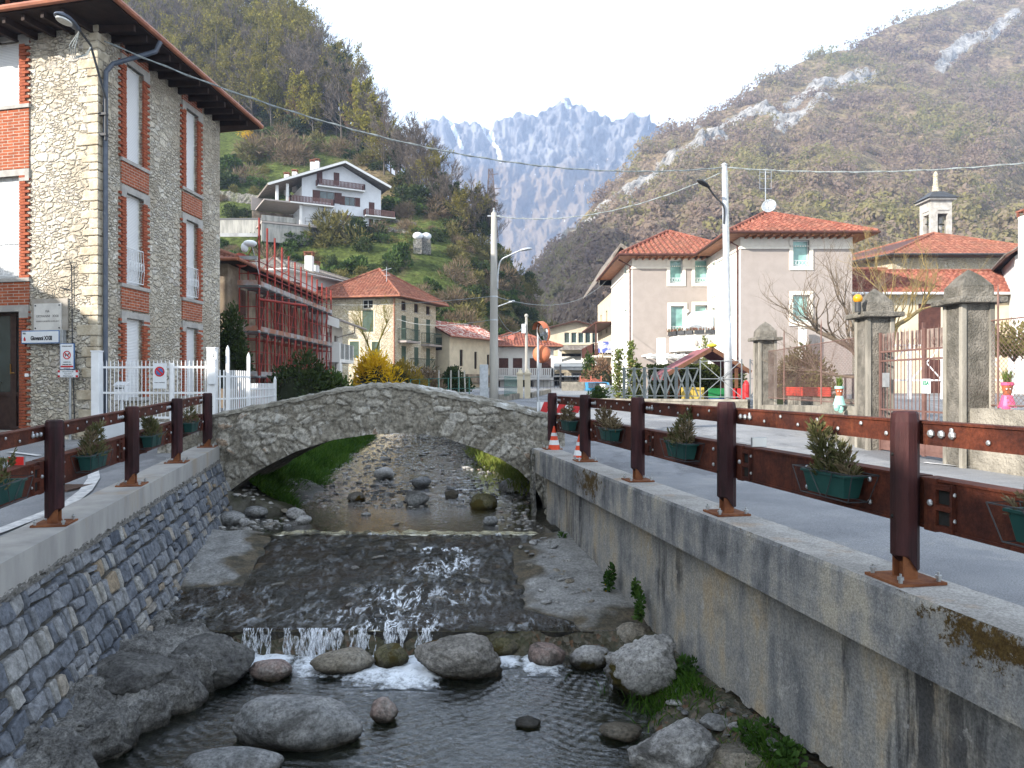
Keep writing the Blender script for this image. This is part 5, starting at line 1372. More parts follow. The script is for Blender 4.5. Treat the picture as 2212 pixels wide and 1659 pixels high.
# --- stone house with pyramid roof and green shutters
q = [V((-15.8, 61.4)), V((-9.3, 60)), V((-6.75, 66.4)), V((-13.3, 67.8))]
hs = {0: [(3.8, 4.7, 6.1, 6.8), (3.8, 4.75, 4.2, 5.95), (2.7, 3.5, 2.1, 3.45), (4.6, 5.3, 2.1, 3.4)],
      1: [(l, l + .75, z0, z1) for l, in ((.9,), (3.0,), (5.1,)) for z0, z1 in ((6.0, 6.75), (3.6, 5.6), (1.5, 3.1))]}
t, Ws = house('shuttered_stone_house', 'pale stone house with red pyramid roof and green shutters beyond the forsythia', q, -1.2, 6.95, m_rub_far, hs)
for h in hs[0]: win(t, Ws[0], h, m_frame_w, shutters=None if h[3] > 6.5 else 'closed', sm=m_shut_g, surround=(.14, .012, m_cream), pane=m_dark if h[3] > 6.5 else None)
for h in hs[1]: win(t, Ws[1], h, m_frame_b, shutters=None if h[3] > 6.5 else 'closed', sm=m_shut_g, sill=.08, pane=m_dark if h[3] > 6.5 else None)
for l0, l1, z in ((.3, 2.6, 3.5), (4.2, 6.6, 3.4), (2.2, 5.4, 1.15)): balcony(t, Ws[1], l0, l1, z, .8, 'bars', m_shut_g, m_grey_pl)
hip_roof(t, q, 7.0, 2.75, .75, m_tile_o, pyramid=True, gutm=m_copper, tw=.28, tl=.45)
b = MB(); b.tube([Ws[0].p(Ws[0].L - .12, 6.9, .06), Ws[0].p(Ws[0].L - .12, -1, .06)], .05, 8); b.build('downpipe', m_copper, t)
b = MB(); c = at(835, 640, 61.5); b.tube([c, c + V((0, 0, 2.4))], .025, 6); b.bar(c + V((-.4, 0, 2.1)), c + V((.4, 0, 2.3)), .03, .03); b.bar(c + V((-.25, 0, 1.7)), c + V((.3, 0, 1.75)), .03, .03); b.build('roof_aerial', m_steel, t)

# --- cream farm building, gable towards us, weathered red roof
K, Apx = V((-5.5, 66)), V((-7.5, 67.6))
q = [Apx * 2 - K, K, K + V((3.9, 6.7)), Apx * 2 - K + V((3.9, 6.7))]
hs = {0: [(2.75, 3.45, .9, 2.6), (1.3, 4.2, 3.0, 4.15)], 1: [(1.6, 2.15, 1.6, 3.1), (4.0, 4.5, 1.4, 3.0), (6.2, 6.7, 1.5, 2.8)]}
t, Ws = house('cream_farm_building', 'low cream building with whitened red roof and three narrow windows left of the concrete pole', q, -1, 4.2, m_cream, hs, gable=1.4)
for i in hs:
    for h in hs[i]: win(t, Ws[i], h, m_frame_b, pane=m_dark, bars=0)
b = MB(); Ws[0].box(b, .2, Ws[0].L, .35, .8, .0, .25); Ws[1].box(b, 2.5, 7.4, .1, .9, .0, .3); b.build('stone_base', m_oldwall, t)
m_tile_w = mat('whitened tiles', (.36, .11, .075), (.30, .085, .06), 3, .85, .2, 30, .01, c3=(.6, .52, .46), s3=2.6, t3=.54, w3=.05)
hip_roof(t, q, 4.2, 1.45, .6, m_tile_w, gable=True, tw=.28, tl=.45, soffm=m_shut_b, gutm=m_copper)

# --- long white building with red roof and brown shutters
q = [V((-3.2, 75)), V((4.2, 75.6)), V((4.0, 81.5)), V((-3.2, 81))]
hs = {0: [(l, l + .95, z0, z1) for l in (.6, 1.9, 3.3, 5.0, 6.2) for z0, z1 in ((.9, 2.6),)] + [(1.0, 2.0, -.8, .3), (4, 5.4, -.8, .4)]}
t, Ws = house('red_roofed_house', 'white house with bright red roof and brown doors between the pole and the mirror', q, -1, 3.75, m_whitew, hs)
for h in hs[0]: win(t, Ws[0], h, m_frame_b, shutters='closed' if h[3] > 2 else None, sm=m_shut_b, pane=m_dark)
hip_roof(t, [q[1], q[2], q[3], q[0]], 3.8, 1.45, .8, m_tile_r, tw=.3, tl=.5, gable=False, gutm=m_copper)
balcony(t, Ws[0], .1, 7.2, .6, 1.0, 'slats', m_whitew)
b = MB(); c = at(1105, 735, 76.5); b.lathe([(.03, -.05), (.35, .05), (.5, .2)], 14, c, axis=(-.6, -.7, .4)); b.build('satellite_dish', mat('brick red dish', (.42, .1, .07)), t)
b = MB(); c = at(1081, 735, 76.2); b.box(c.x - .4, c.x + .4, c.y - .3, c.y + .3, c.z - .1, c.z + .1); b.build('skylight', m_pane, t)

# --- cream gabled house with a glazed veranda and a white awning
q = [V((3.8, 86)), V((10.8, 86)), V((10.8, 95)), V((3.8, 95))]
hs = {0: [(l, l + .62, 4.7, 5.9) for l in (2.2, 3.0, 3.8, 4.6, 5.4, 6.2)] + [(1.9, 6.7, 2.3, 3.5), (.8, 2.2, -.7, 1.2), (3, 6.4, -.7, 1.3)]}
t, Ws = house('veranda_house', 'cream gabled house with glazed veranda and white awning at the far end of the street', q, -1, 6.2, m_cream, hs, gable=1.0)
for h in hs[0][:6]: win(t, Ws[0], h, m_frame_w, bars=0)
for h in hs[0][6:]: win(t, Ws[0], h, m_blackmetal, pane=m_dark, bars=2)
hip_roof(t, q, 6.2, 1.05, .7, m_tile_g, gable=True, tw=.4, tl=.6)
b = MB(); W = Ws[0]
W.box(b, 1.3, 7, 4.25, 4.4, 0, 1.6); b.prism([W.p(1.2, 4.3, 0), W.p(1.2, 4.3, 1.7), W.p(1.2, 3.8, 2.6)], W.d * 5.9); o = b.build('lower_roof', m_tile_g, t)
b = MB(); W.box(b, 1.4, 1.8, 2.1, 4.2, 1.2, 1.6); W.box(b, 4, 4.3, 2.1, 4.2, 1.2, 1.6); b.build('veranda_post', m_whitew, t)
b = MB(); b.hexa([W.p(.6, 1.9, 2.6), W.p(7, 1.9, 2.6), W.p(7, 3.1, .2), W.p(.6, 3.1, .2), W.p(.6, 1.95, 2.62), W.p(7, 1.95, 2.62), W.p(7, 3.15, .22), W.p(.6, 3.15, .22)]); b.box(4.4, 10.8, 83.3, 83.34, 1.55, 1.95); b.build('awning', m_white, t)
balcony(t, W, -2, 7, .95, 2.8, 'bars', m_blackmetal, m_whitew)
b = MB()
for l in (.4, 5.9): W.box(b, l, l + .5, .95, 1.9, 2.4, 2.8)
b.build('terrace_pier', m_whitew, t)

# --- large two winged house on the right
m_trim = mat('cream trim', (.78, .73, .64), (.72, .67, .58), 3, .85, .1, 60, .004)
m_green_pane = glass('green blind pane', (.16, .30, .27))
z0, ze = -1.0, 8.15
qR = [V((12.5, 41)), V((18.6, 41)), V((18.6, 51)), V((12.5, 51))]
qL = [V((7.7, 48)), V((12.6, 48)), V((12.6, 58)), V((7.7, 58))]
hR = {0: [(2.85, 3.75, 6.42, 7.86), (2.85, 3.75, 3.38, 4.87)], 3: [(4.2, 5.0, 5.6, 7.5), (4.2, 5.0, 3.0, 4.7), (1.5, 2.4, -.5, 1.5)]}
hL = {0: [(2.4, 3.2, 6.45, 7.95), (4.0, 4.85, 6.45, 7.95), (2.45, 3.3, 3.35, 5.0), (4.0, 4.8, 3.5, 5.05), (2.2, 3.1, -.2, .6), (3.6, 4.4, -.2, .6)], 3: [(7.0, 8.0, 6.3, 7.9), (7.0, 8, 3.3, 5.0)]}
m_sunside = m_white  # side walls lightened in colour for the sun that whitens them
t = thing('two_winged_house', 'large grey and white house with two red hipped roofs on the right', 'house', (12.5, 46, z0))
WR = [Wall(qR[i], qR[(i + 1) % 4] - qR[i]) for i in range(4)]; WLg = [Wall(qL[i], qL[(i + 1) % 4] - qL[i]) for i in range(4)]
for Wq, hq, nm in ((WR, hR, 'wing'), (WLg, hL, 'wing')):
    b = MB()
    for i, W in enumerate(Wq): b.cm = 0 if i in (0, 2) else 1; W.sheet(b, z0, ze, hq.get(i, ()))
    b.build('wing', [m_grey_pl, m_sunside], t)
    b = MB()   # string course and pale frieze
    for i in (0, 1, 3):
        W = Wq[i]; cut = [(h[0] - .2, h[1] + .2) for h in hq.get(i, ()) if h[3] > 7]; e0 = 0.0
        for c0, c1 in sorted(cut) + [(W.L, W.L)]: W.box(b, e0, c0, 7.38, 7.5, .0, .07); W.box(b, e0, c0, 7.5, ze, .0, .02); e0 = c1
        for c0, c1 in cut: W.box(b, c0, c1, 8.155, ze + .004, .0, .018)
    b.build('frieze', m_trim, t)
    b = MB()
    W = Wq[0]
    for l in [x * .14 for x in range(int(W.L / .14))]: W.box(b, l, l + .07, 7.5, 7.56, .02, .06)
    b.build('dentils', m_trim, t)
    for i in hq:
        for h in hq[i]:
            if h[3] < 1: win(t, Wq[i], h, m_blackmetal, pane=m_dark, depth=.15); continue
            o = win(t, Wq[i], h, m_frame_w, depth=.2, pane=m_green_pane, bars=0, surround=(.2, .06, m_trim), fw=.06)
            W = Wq[i]; b = MB(); a, c, e = h[0], h[1], h[2]
            for zz in (.08, .34): b.bar(W.p(a, e + zz, -.03), W.p(c, e + zz, -.03), .018, .018)
            for k in range(5): l = lerp(a, c, (k + .5) / 5); b.tube([W.p(l + .07 * math.cos(q_), e + .21 + .12 * math.sin(q_), -.03) for q_ in [j * .7 for j in range(10)]], .008, 4)
            b.build('window_grille', m_whitemetal, o)
m_eave = mat('eave timber', (.30, .12, .055), (.22, .09, .045), 3, .7, .2, 20, .01)
hip_roof(t, qR, ze, 2.35, .95, m_tile_r, pyramid=True, soffm=m_eave, gutm=m_shut_b, tw=.36, tl=.45, amp=.075, per=6)
hip_roof(t, [qL[3], qL[0], V((14.4, 48)), V((14.4, 58))], ze, 2.6, .95, m_tile_r, soffm=m_eave, gutm=m_shut_b, tw=.36, tl=.45, amp=.075, per=6, ridge_in=4.2)
b = MB()
for W, l in ((WR[3], WR[3].L - .25), (WLg[3], WLg[3].L - .25)): b.tube([W.p(l, 8.0, .85), W.p(l, 7.6, .1), W.p(l, -1, .1)], .055, 8)
b.build('downpipe', m_shut_b, t)
b = MB()
for i in range(14): b.box(17.8 - 5.4 + .3 + i * .42, 17.8 - 5.4 + .4 + i * .42, 40.1, 41, 7.93, 8.03)
for i in range(11): b.box(7.9 + i * .42, 8.0 + i * .42, 47.1, 48, 7.93, 8.03)
b.build('rafter_ends', m_eave, t)
# curved balcony between the wings
b = MB(); P = [V((10.1, 48)), V((10.4, 46.9)), V((11.2, 46.2)), V((12.5, 46.0))]
for p, q_ in zip(P, P[1:]): b.hexa([(p.x, p.y, 2.05), (q_.x, q_.y, 2.05), (q_.x, q_.y + .14, 2.05), (p.x + .1, p.y + .14, 2.05), (p.x, p.y, 3.05), (q_.x, q_.y, 3.05), (q_.x, q_.y + .14, 3.05), (p.x + .1, p.y + .14, 3.05)])
b.add([(p.x, p.y, 2.0) for p in P] + [(12.5, 48, 2.0)], [(0, 1, 2, 3, 4)]); bo = b.build('balcony', m_white, t)
b = MB()
for x in (11.35, 11.85, 12.2):
    for s_ in (.12, .20): b.lathe([(.02, 0), (s_ * .55, .1), (s_ * .7, .2), (s_ * .4, .36), (.03, .42)], 8, (x, 45.98 + .2 * (12.5 - x) / 1.3, 2.3 + .0 * s_))
b.build('balusters', m_grey_pl, bo)
r_ = random.Random(8)
for k, (p, q_) in enumerate(zip(P, P[1:])):
    for j in range(2):
        c = p.lerp(q_, (j + .5) / 2); dv = (q_ - p).normalized(); L = (q_ - p).length / 2 * .9
        b = MB(); nn_ = V((dv.y, -dv.x)); o_ = c - dv * L / 2; b.obox((o_.x, o_.y, 3.07), (dv.x * L, dv.y * L, 0), (nn_.x * .16, nn_.y * .16, 0), (0, 0, .24))
        fb = b.build('balcony_planter', m_blackmetal, bo)
        b = MB()
        for _ in range(26): b.ct = r_.random(); b.leaf((c.x + r_.uniform(-.3, .3), c.y - .05, 3.3), (r_.uniform(-.5, .5), r_.uniform(-.3, .3), 1), .06, r_.uniform(.1, .28))
        b.build('dry_flowers', leafy('dry flowers', [(.18, .1, .07), (.28, .13, .09), (.12, .12, .05)]), bo)
b = MB(); b.add([(10.65, 46.5, 3.35), (12.45, 46.3, 3.35), (12.45, 46.3, 4.25), (12.1, 46.3, 4.55), (11.1, 46.4, 4.45), (10.65, 46.5, 3.95)], [(0, 1, 2, 3, 4, 5)]); b.prism([(10.65, 46.5, 3.35), (12.45, 46.3, 3.35), (12.45, 46.3, 4.25), (12.1, 46.3, 4.55), (11.1, 46.4, 4.45), (10.65, 46.5, 3.95)], (0, .03, 0)); b.build('balcony_windscreen', mat('pale blue canvas', (.58, .63, .68), None, 3, .7, .05, 30, .004), bo)
# pergola and porch at ground level
b = MB()
for x in (9.2, 10.0, 11.9): b.box(x, x + .22, 45.4, 45.65, -1, 1.55)
b.box(8.2, 12.5, 45.3, 45.7, 1.55, 1.72)
for i in range(9): b.box(8.3 + i * .5, 8.38 + i * .5, 44.9, 48, 1.72, 1.84)
b.build('pergola', m_white, t)
b = MB(); b.box(8.55, 9.0, 43.9, 44.35, -1, 2.7); b.box(17.05 - 1.6, 17.4 - 1.6, 40.2, 40.5, -1, 3.1); b.build('white_pier', m_white, t)
b = MB(); c = at(1483, 673, 47.9); b.lathe([(.05, 0), (.12, .05), (.12, .2), (.02, .24)], 8, c, axis=(0, -1, 0)); b.build('wall_lamp', m_whitemetal, t)
# aerial and dish on the apex
b = MB(); c = V((15.55, 46, 10.5)); b.lathe([(.03, -.09), (.2, -.06), (.34, .0), (.43, .08), (.41, .08), (.33, .02), (.2, -.03), (.01, -.06)], 20, c + V((.15, -.2, .35)), axis=(-.45, -.85, .3)); b.tube([c + V((.15, -.2, .0)), c + V((-.12, -.75, .55))], .018, 5); b.box(c.x - .2, c.x - .06, c.y - .82, c.y - .7, c.z + .48, c.z + .62); b.build('satellite_dish', m_steel, t, smooth=False)
b = MB(); b.tube([c, c + V((0, 0, 2.7))], .03, 6)
for z in (1.5, 2.1, 2.5): b.bar(c + V((-.35, 0, z)), c + V((.35, .1, z)), .02, .02)
for x in (-.35, 0, .35): b.bar(c + V((x, 0, 1.45)), c + V((x, 0, 2.6)), .02, .02)
b.build('roof_aerial', m_steel, t)

# --- house edge with brown balcony to the left of it
q = [V((8.0, 60)), V((12, 60)), V((12, 70)), V((8.0, 70))]
t, Ws = house('balcony_house', 'cream house with brown balcony and a banner behind the two winged house', q, -1, 7.4, m_cream, {3: [(2, 3, 4.3, 6.2), (6, 7, 4.3, 6.2)]})
for h in [(2, 3, 4.3, 6.2), (6, 7, 4.3, 6.2)]: win(t, Ws[3], h, m_frame_b)
b = MB(); b.hexa([(6.7, 58, 8.0), (8.4, 58, 10.6), (8.4, 71, 10.6), (6.7, 71, 8.0), (6.75, 58, 8.2), (8.4, 58, 10.9), (8.4, 71, 10.9), (6.75, 71, 8.2)]); b.hexa([(8.4, 58, 10.6), (13, 58, 8), (13, 71, 8), (8.4, 71, 10.6), (8.4, 58, 10.9), (13, 58, 8.3), (13, 71, 8.3), (8.4, 71, 10.9)]); b.build('roof', m_tile_g, t)
b = MB(); b.add([(6.75, 57.95, 7.6), (8.4, 57.95, 7.6), (8.4, 57.95, 10.6), (6.75, 57.95, 8.05)], [(0, 1, 2, 3)]); b.prism([(6.75, 57.95, 7.6), (8.4, 57.95, 7.6), (8.4, 57.95, 10.6), (6.75, 57.95, 8.05)], (0, .1, 0)); b.build('gable_board', m_cream, t)
W = Ws[3]; bo = balcony(t, W, .2, 9.8, 2.3, 1.5, 'slats', m_shut_b, m_trim)
b = MB(); b.quad((6.9, 59.93, 2.5), (7.95, 59.93, 2.5), (7.95, 59.93, 3.4), (6.9, 59.93, 3.4)); b.prism([(6.9, 59.9, 2.5), (7.95, 59.9, 2.5), (7.95, 59.9, 3.4), (6.9, 59.9, 3.4)], (0, .02, 0))
g = G('blue white banner'); b.build('banner', g.bsdf(g.ramp(g.noise(2.2, 2), [(.45, (.12, .16, .5)), (.55, (.7, .72, .8))]), .8), t)
b = MB(); b.box(6.5, 8, 58.4, 69.9, 4.75, 4.87); b.box(6.5, 6.6, 58.5, 58.6, 2.3, 4.8); b.build('balcony_canopy', m_shut_b, t)
b = MB(); b.box(6.6, 8, 59.2, 69, -.2, 1.0); b.build('balcony_apron', m_oldwall, t)

# --- long low shed with red roof behind the gate
q = [V((18.7, 43)), V((38, 43)), V((38, 49)), V((18.7, 49))]
hs = {0: [(l, l + 1.3, 2.2, 4.6) for l in (1.2, 4.6, 6.4)] + [(11, 11.8, 2.6, 4.3)] + [(l, l + 1.0, -.6, 1.4) for l in (2, 5, 8)]}
t, Ws = house('playground_building', 'long cream building with red tiled roof and brown doors behind the iron gate', q, -1.2, 5.1, m_cream, hs)
for h in hs[0]: win(t, Ws[0], h, m_frame_b, shutters='closed', sm=m_shut_b)
hip_roof(t, [q[1], q[2], q[3], q[0]], 5.15, 1.75, .6, m_tile_r, tw=.3, tl=.4, amp=.05, gutm=m_whitemetal, gable=True)
# --- church with tower
q = [V((27, 62)), V((43, 62)), V((43, 76)), V((27, 76))]
t, Ws = house('stone_church', 'stone church with broad red tiled roof and slim bell tower on the right', [V((26.5, 72)), V((31, 61)), V((44, 61)), V((44, 75))], -1, 10.4, m_rub_far, cat='church')
hip_roof(t, [V((31, 61)), V((44, 61)), V((44, 75)), V((26.5, 72))], 10.4, 2.7, 1.1, m_tile_o, tw=.4, tl=.5, soffm=m_shut_b, gutm=m_blackmetal, ridge_in=5.5)
tc = at(2021, 829.5, 74); x, y = tc.x, tc.y
b = MB(); m_belf = mat('belfry stone', (.46, .435, .40), (.33, .31, .28), 2, .9, .3, 20, .02)
tw_ = 1.02
Wt = [Wall((x - tw_, y - tw_), (2 * tw_, 0)), Wall((x + tw_, y - tw_), (0, 2 * tw_)), Wall((x + tw_, y + tw_), (-2 * tw_, 0)), Wall((x - tw_, y + tw_), (0, -2 * tw_))]
for W in Wt: W.sheet(b, 5, 17.9, [(.65, 1.65, 13.6, 16.6)], th=.35)
tw0 = b.build('bell_tower', m_belf, t)
b = MB()
for W in Wt: W.box(b, .0 - .08, 2 * tw_ + .08, 14.0, 14.18, -.3, .1); W.box(b, .62, 1.68, 16.9, 17.0, 0, .06)
b.box(x - tw_ - .3, x + tw_ + .3, y - tw_ - .3, y + tw_ + .3, 17.9, 18.1); b.build('cornice', m_stone_trim, tw0)
b = MB(); b.add([(x - 1.5, y - 1.5, 18.1), (x + 1.5, y - 1.5, 18.1), (x + 1.5, y + 1.5, 18.1), (x - 1.5, y + 1.5, 18.1), (x - .5, y - .5, 18.9), (x + .5, y - .5, 18.9), (x + .5, y + .5, 18.9), (x - .5, y + .5, 18.9)], [(0, 1, 5, 4), (1, 2, 6, 5), (2, 3, 7, 6), (3, 0, 4, 7), (4, 5, 6, 7)]); b.build('tower_roof', m_blackmetal, tw0)
b = MB(); b.lathe([(.36, 18.9), (.30, 19.3), (.22, 19.9), (.2, 20.4), (.26, 20.6), (.12, 20.9), (.02, 21)], 10, (x, y, 0)); b.build('pinnacle', m_rub_far, tw0)
b = MB()
for dx in (-.02,): b.lathe([(.42, 0), (.34, .2), (.25, .55), (.12, .75), (.02, .8)], 12, (x, y, 14.9))
b.bar((x - 1, y, 15.75), (x + 1, y, 15.75), .12, .12); b.build('bell', mat('bronze', (.12, .1, .06), None, 5, .5, 0, metal=.6), tw0)
# --- white gable at the right edge, small house left of the church
q = [V((27.5, 41)), V((34, 38)), V((38, 46)), V((31.5, 49))]
t, Ws = house('white_gabled_house', 'weathered white house corner with slate edge and brick chimney at the right edge', q, -1, 7.0, m_whitew, gable=2.6)
hip_roof(t, q, 7.0, 2.65, .5, m_tile_g, gable=True, tw=.4, tl=.6)
chimney(t, 27.6, 40.2, 4.5, 9.0, .28, m_whitew, m_tile_r)
q = [V((21.2, 50)), V((26, 50)), V((26, 56)), V((21.2, 56))]
t, Ws = house('small_red_roofed_house', 'small rubble house with red roof between the large house and the church', q, -1, 6.8, m_rub_far)
hip_roof(t, [q[1], q[2], q[3], q[0]], 6.8, 1.3, .5, m_tile_o, gable=True, tw=.35, tl=.5)
# ------------------------------------------------------------------ poles, lamps, wires
m_pole = mat('pole concrete', (.42, .40, .355), (.33, .315, .285), 3, .9, .2, 40, .006, streak=(1, 1, .2))
def lamp_head(parent, p, d, L=.55, m=None):
    d = V(d).normalized(); sd = d.cross(Z3).normalized(); u = sd.cross(d); p = V(p); vs_ = []; n = 10
    prof = [(0, .05), (.1, .07), (.35, .11), (.75, .12), (.95, .08), (1, .01)]
    for t, r in prof:
        for j in range(n): a = 2 * math.pi * j / n; vs_.append(p + d * t * L + sd * r * math.cos(a) + u * r * (.7 * max(-.25, math.sin(a))))
    b = MB(); b.add(vs_, [(i * n + j, i * n + (j + 1) % n, (i + 1) * n + (j + 1) % n, (i + 1) * n + j) for i in range(len(prof) - 1) for j in range(n)] + [tuple(range(n - 1, -1, -1)), tuple(range((len(prof) - 1) * n, len(prof) * n))])
    b.build('lamp_head', m or m_pipe, parent, smooth=True)
def catmull(P, k=8):
    P = [V(p) for p in P]; out = []
    for i in range(len(P) - 1):
        p0, p1, p2, p3 = P[max(0, i - 1)], P[i], P[i + 1], P[min(len(P) - 1, i + 2)]
        for j in range(k):
            t = j / k; out.append(.5 * ((2 * p1) + (p2 - p0) * t + (2 * p0 - 5 * p1 + 4 * p2 - p3) * t * t + (3 * p1 - p0 - 3 * p2 + p3) * t ** 3))
    return out + [P[-1]]
def wire(p, q, sag, r, label, twist=True):
    p, q = V(p), V(q); b = MB(); pts = [p.lerp(q, t) - Z3 * sag * 4 * t * (1 - t) for t in [i / 40 for i in range(41)]]
    b.tube(pts, r, 6, False)
    if twist:
        L = (q - p).length; tp_ = []
        for i in range(401):
            t = i / 400; a = t * L * 6; c = p.lerp(q, t) - Z3 * sag * 4 * t * (1 - t); tp_.append(c + V((0, math.cos(a), math.sin(a))) * r * 1.4)
        b.tube(tp_, r * .7, 4, False)
    return tag(b.build('overhead_cable', m_wire), label, 'cable', 'overhead cables over the street')
p0 = at(1067, 868, 29); p0.z = -.9
CP = V((p0.x, p0.y, 0)); topz = 6.62
t = thing('concrete_pole', 'tall tapered concrete utility pole beside the humpback bridge', 'pole', p0)
b = MB(); b.tube([CP + Z3 * z for z in (-1, 0, 3, topz)], [.185, .175, .15, .105], 16); b.build('shaft', m_pole, t, smooth=True)
b = MB(); c = CP + Z3 * topz
b.lathe([(.05, 0), (.06, .06), (.03, .1), (.05, .16), (.01, .2)], 8, c); b.bar(c + V((-.25, 0, -.12)), c + V((.25, 0, -.12)), .05, .05)
for z in (3.35, 2.45): b.lathe([(.16, 0), (.16, .05)], 12, CP + Z3 * z)
b.build('insulator', m_steel, t)
b = MB(); b.tube(catmull([at(1075, 625, 28.8), at(1076, 590, 28.8), at(1082, 563, 28.8), at(1104, 550, 28.7), at(1124, 541, 28.6)]), .028, 7)
t2 = thing('street_lamp', 'grey street lamp on a curved arm fixed to the concrete pole', 'street lamp', at(1075, 600, 28.8)); b.build('arm', m_steel, t2, smooth=True)
lamp_head(t2, at(1122, 542, 28.6), at(1152, 537, 28.5) - at(1122, 542, 28.6), .5, m_steel)
t2 = thing('street_lamp', 'small street lamp on a straight arm seen behind the concrete pole', 'street lamp', at(1072, 664, 40))
b = MB(); b.tube([at(1070, 664, 40), at(1098, 654, 39.8)], .03, 6); b.build('arm', m_steel, t2); lamp_head(t2, at(1096, 655, 39.8), at(1114, 650, 39.6) - at(1096, 655, 39.8), .45, m_steel)
b = MB(); b.box(CP.x - .55, CP.x - .22, 28.9, 29.15, -1, .75); tag(b.build('cable_cabinet', m_steel, bevel=.01), 'narrow galvanised cable duct cabinet standing against the concrete pole', 'cabinet')
# steel lamp pole on the low wall
SPx, SPy = 6.95, 24.4
t = thing('steel_lamp_pole', 'tall shiny galvanised lamp pole standing at the low wall of the playground', 'street lamp', (SPx, SPy, -.7))
b = MB(); b.tube([(SPx + .10, SPy, -.7), (SPx + .06, SPy, 2.0), (SPx + .05, SPy, 2.02), (SPx - .04, SPy, 7.1)], [.135, .125, .105, .085], 16); b.lathe([(.09, 0), (.10, .04), (.02, .1)], 12, (SPx - .04, SPy, 7.1))
b.build('shaft', mat('bright galvanised pole', (.56, .57, .58), (.46, .47, .49), 5, .4, .05, 50, .002, metal=.35), t, smooth=True)
b = MB(); b.tube(catmull([(SPx - .08, SPy - .08, 5.2), (SPx - .1, SPy - .12, 5.75), at(1545, 425, 24.2), at(1527, 400, 24.0)]), .03, 7); b.build('arm', m_blackmetal, t)
lamp_head(t, at(1532, 405, 24.0), at(1500, 384, 23.7) - at(1532, 405, 24.0), .52, m_blackmetal)
b = MB(); b.tube([(SPx + .13, SPy - .12, 2.2), (SPx + .02, SPy - .14, 6.9)], .018, 5); b.build('cable_run', m_wire, t)
PT = V((SPx - .04, SPy, 7.05))
# slim pole at the garden gate
c = at(1137.5, 850, 45); t = thing('slim_pole', 'slim grey utility pole with a white box behind the small gate pillars', 'pole', c)
b = MB(); b.tube([c, at(1137, 682, 45)], [.11, .075], 10); b.ball(at(1137, 682, 45), .12, 10); b.build('shaft', m_pole, t)
b = MB(); q_ = at(1131, 709, 44.9); b.box(q_.x - .12, q_.x + .12, q_.y - .1, q_.y + .1, q_.z - .3, q_.z + .25); b.build('junction_box', m_signw, t)
S2 = at(1137, 690, 45)
wire(side.p(.1, 8.32, .1), PT, 1.15, .016, 'long overhead cable from the stone house corner to the steel pole top')
wire(PT, at(2300, 343, 21), .25, .016, 'overhead cable from the steel pole top to the right edge of the picture')
wire(CP + Z3 * 6.5, at(1560, 372, 24.4), .62, .014, 'sagging cable from the concrete pole top to the steel pole')
wire(at(640, 655, 40), CP + Z3 * 3.4, .2, .012, 'cable from the scaffolding to the upper clamp of the concrete pole', False)
wire(CP + Z3 * 3.4, at(1312, 604, 58), 1.0, .014, 'cable from the concrete pole to the brown gabled house edge', False)
wire(at(858, 689, 59), CP + Z3 * 2.5, .35, .016, 'cable from the shuttered stone house to the lower clamp of the concrete pole', False)
wire(CP + Z3 * 3.0, S2, .9, .012, 'loose hanging cable from the concrete pole to the slim pole', False)
wire(at(1084, 727, 34), S2 - Z3 * .4, .1, .012, 'thin straight cable behind the concrete pole reaching the slim pole', False)
# lattice tower on the hill
t = thing('lattice_tower', 'slim rusty lattice pylon rising behind the concrete pole', 'pylon', at(1062, 520, 170))
b = MB(); base, top = at(1062, 520, 170), at(1060, 366, 170); n = 11; m_pyl = mat('pylon steel', (.30, .22, .19), None, 3, .8, 0)
for i in range(n):
    a, c = base.lerp(top, i / n), base.lerp(top, (i + 1) / n); ra, rc = lerp(1.5, .42, i / n), lerp(1.5, .42, (i + 1) / n)
    K = [(-1, -1), (1, -1), (1, 1), (-1, 1)]
    for j in range(4):
        (u, v), (u2, v2) = K[j], K[(j + 1) % 4]
        P1, P2, P3, P4 = a + V((u * ra, v * ra, 0)), c + V((u * rc, v * rc, 0)), a + V((u2 * ra, v2 * ra, 0)), c + V((u2 * rc, v2 * rc, 0))
        b.bar(P1, P2, .16, .16); b.bar(P1, P4, .09, .09); b.bar(P3, P2, .09, .09); b.bar(P2, P4, .09, .09)
b.build('lattice_mast', m_pyl, t)
b = MB()
for z, L in ((.92, 1.6), (.72, 2.2), (.55, 1.6)): c = base.lerp(top, z); b.bar(c + V((-.5, 0, 0)), c + V((L, 0, .3)), .14, .14)
b.build('cross_arm', m_pyl, t)
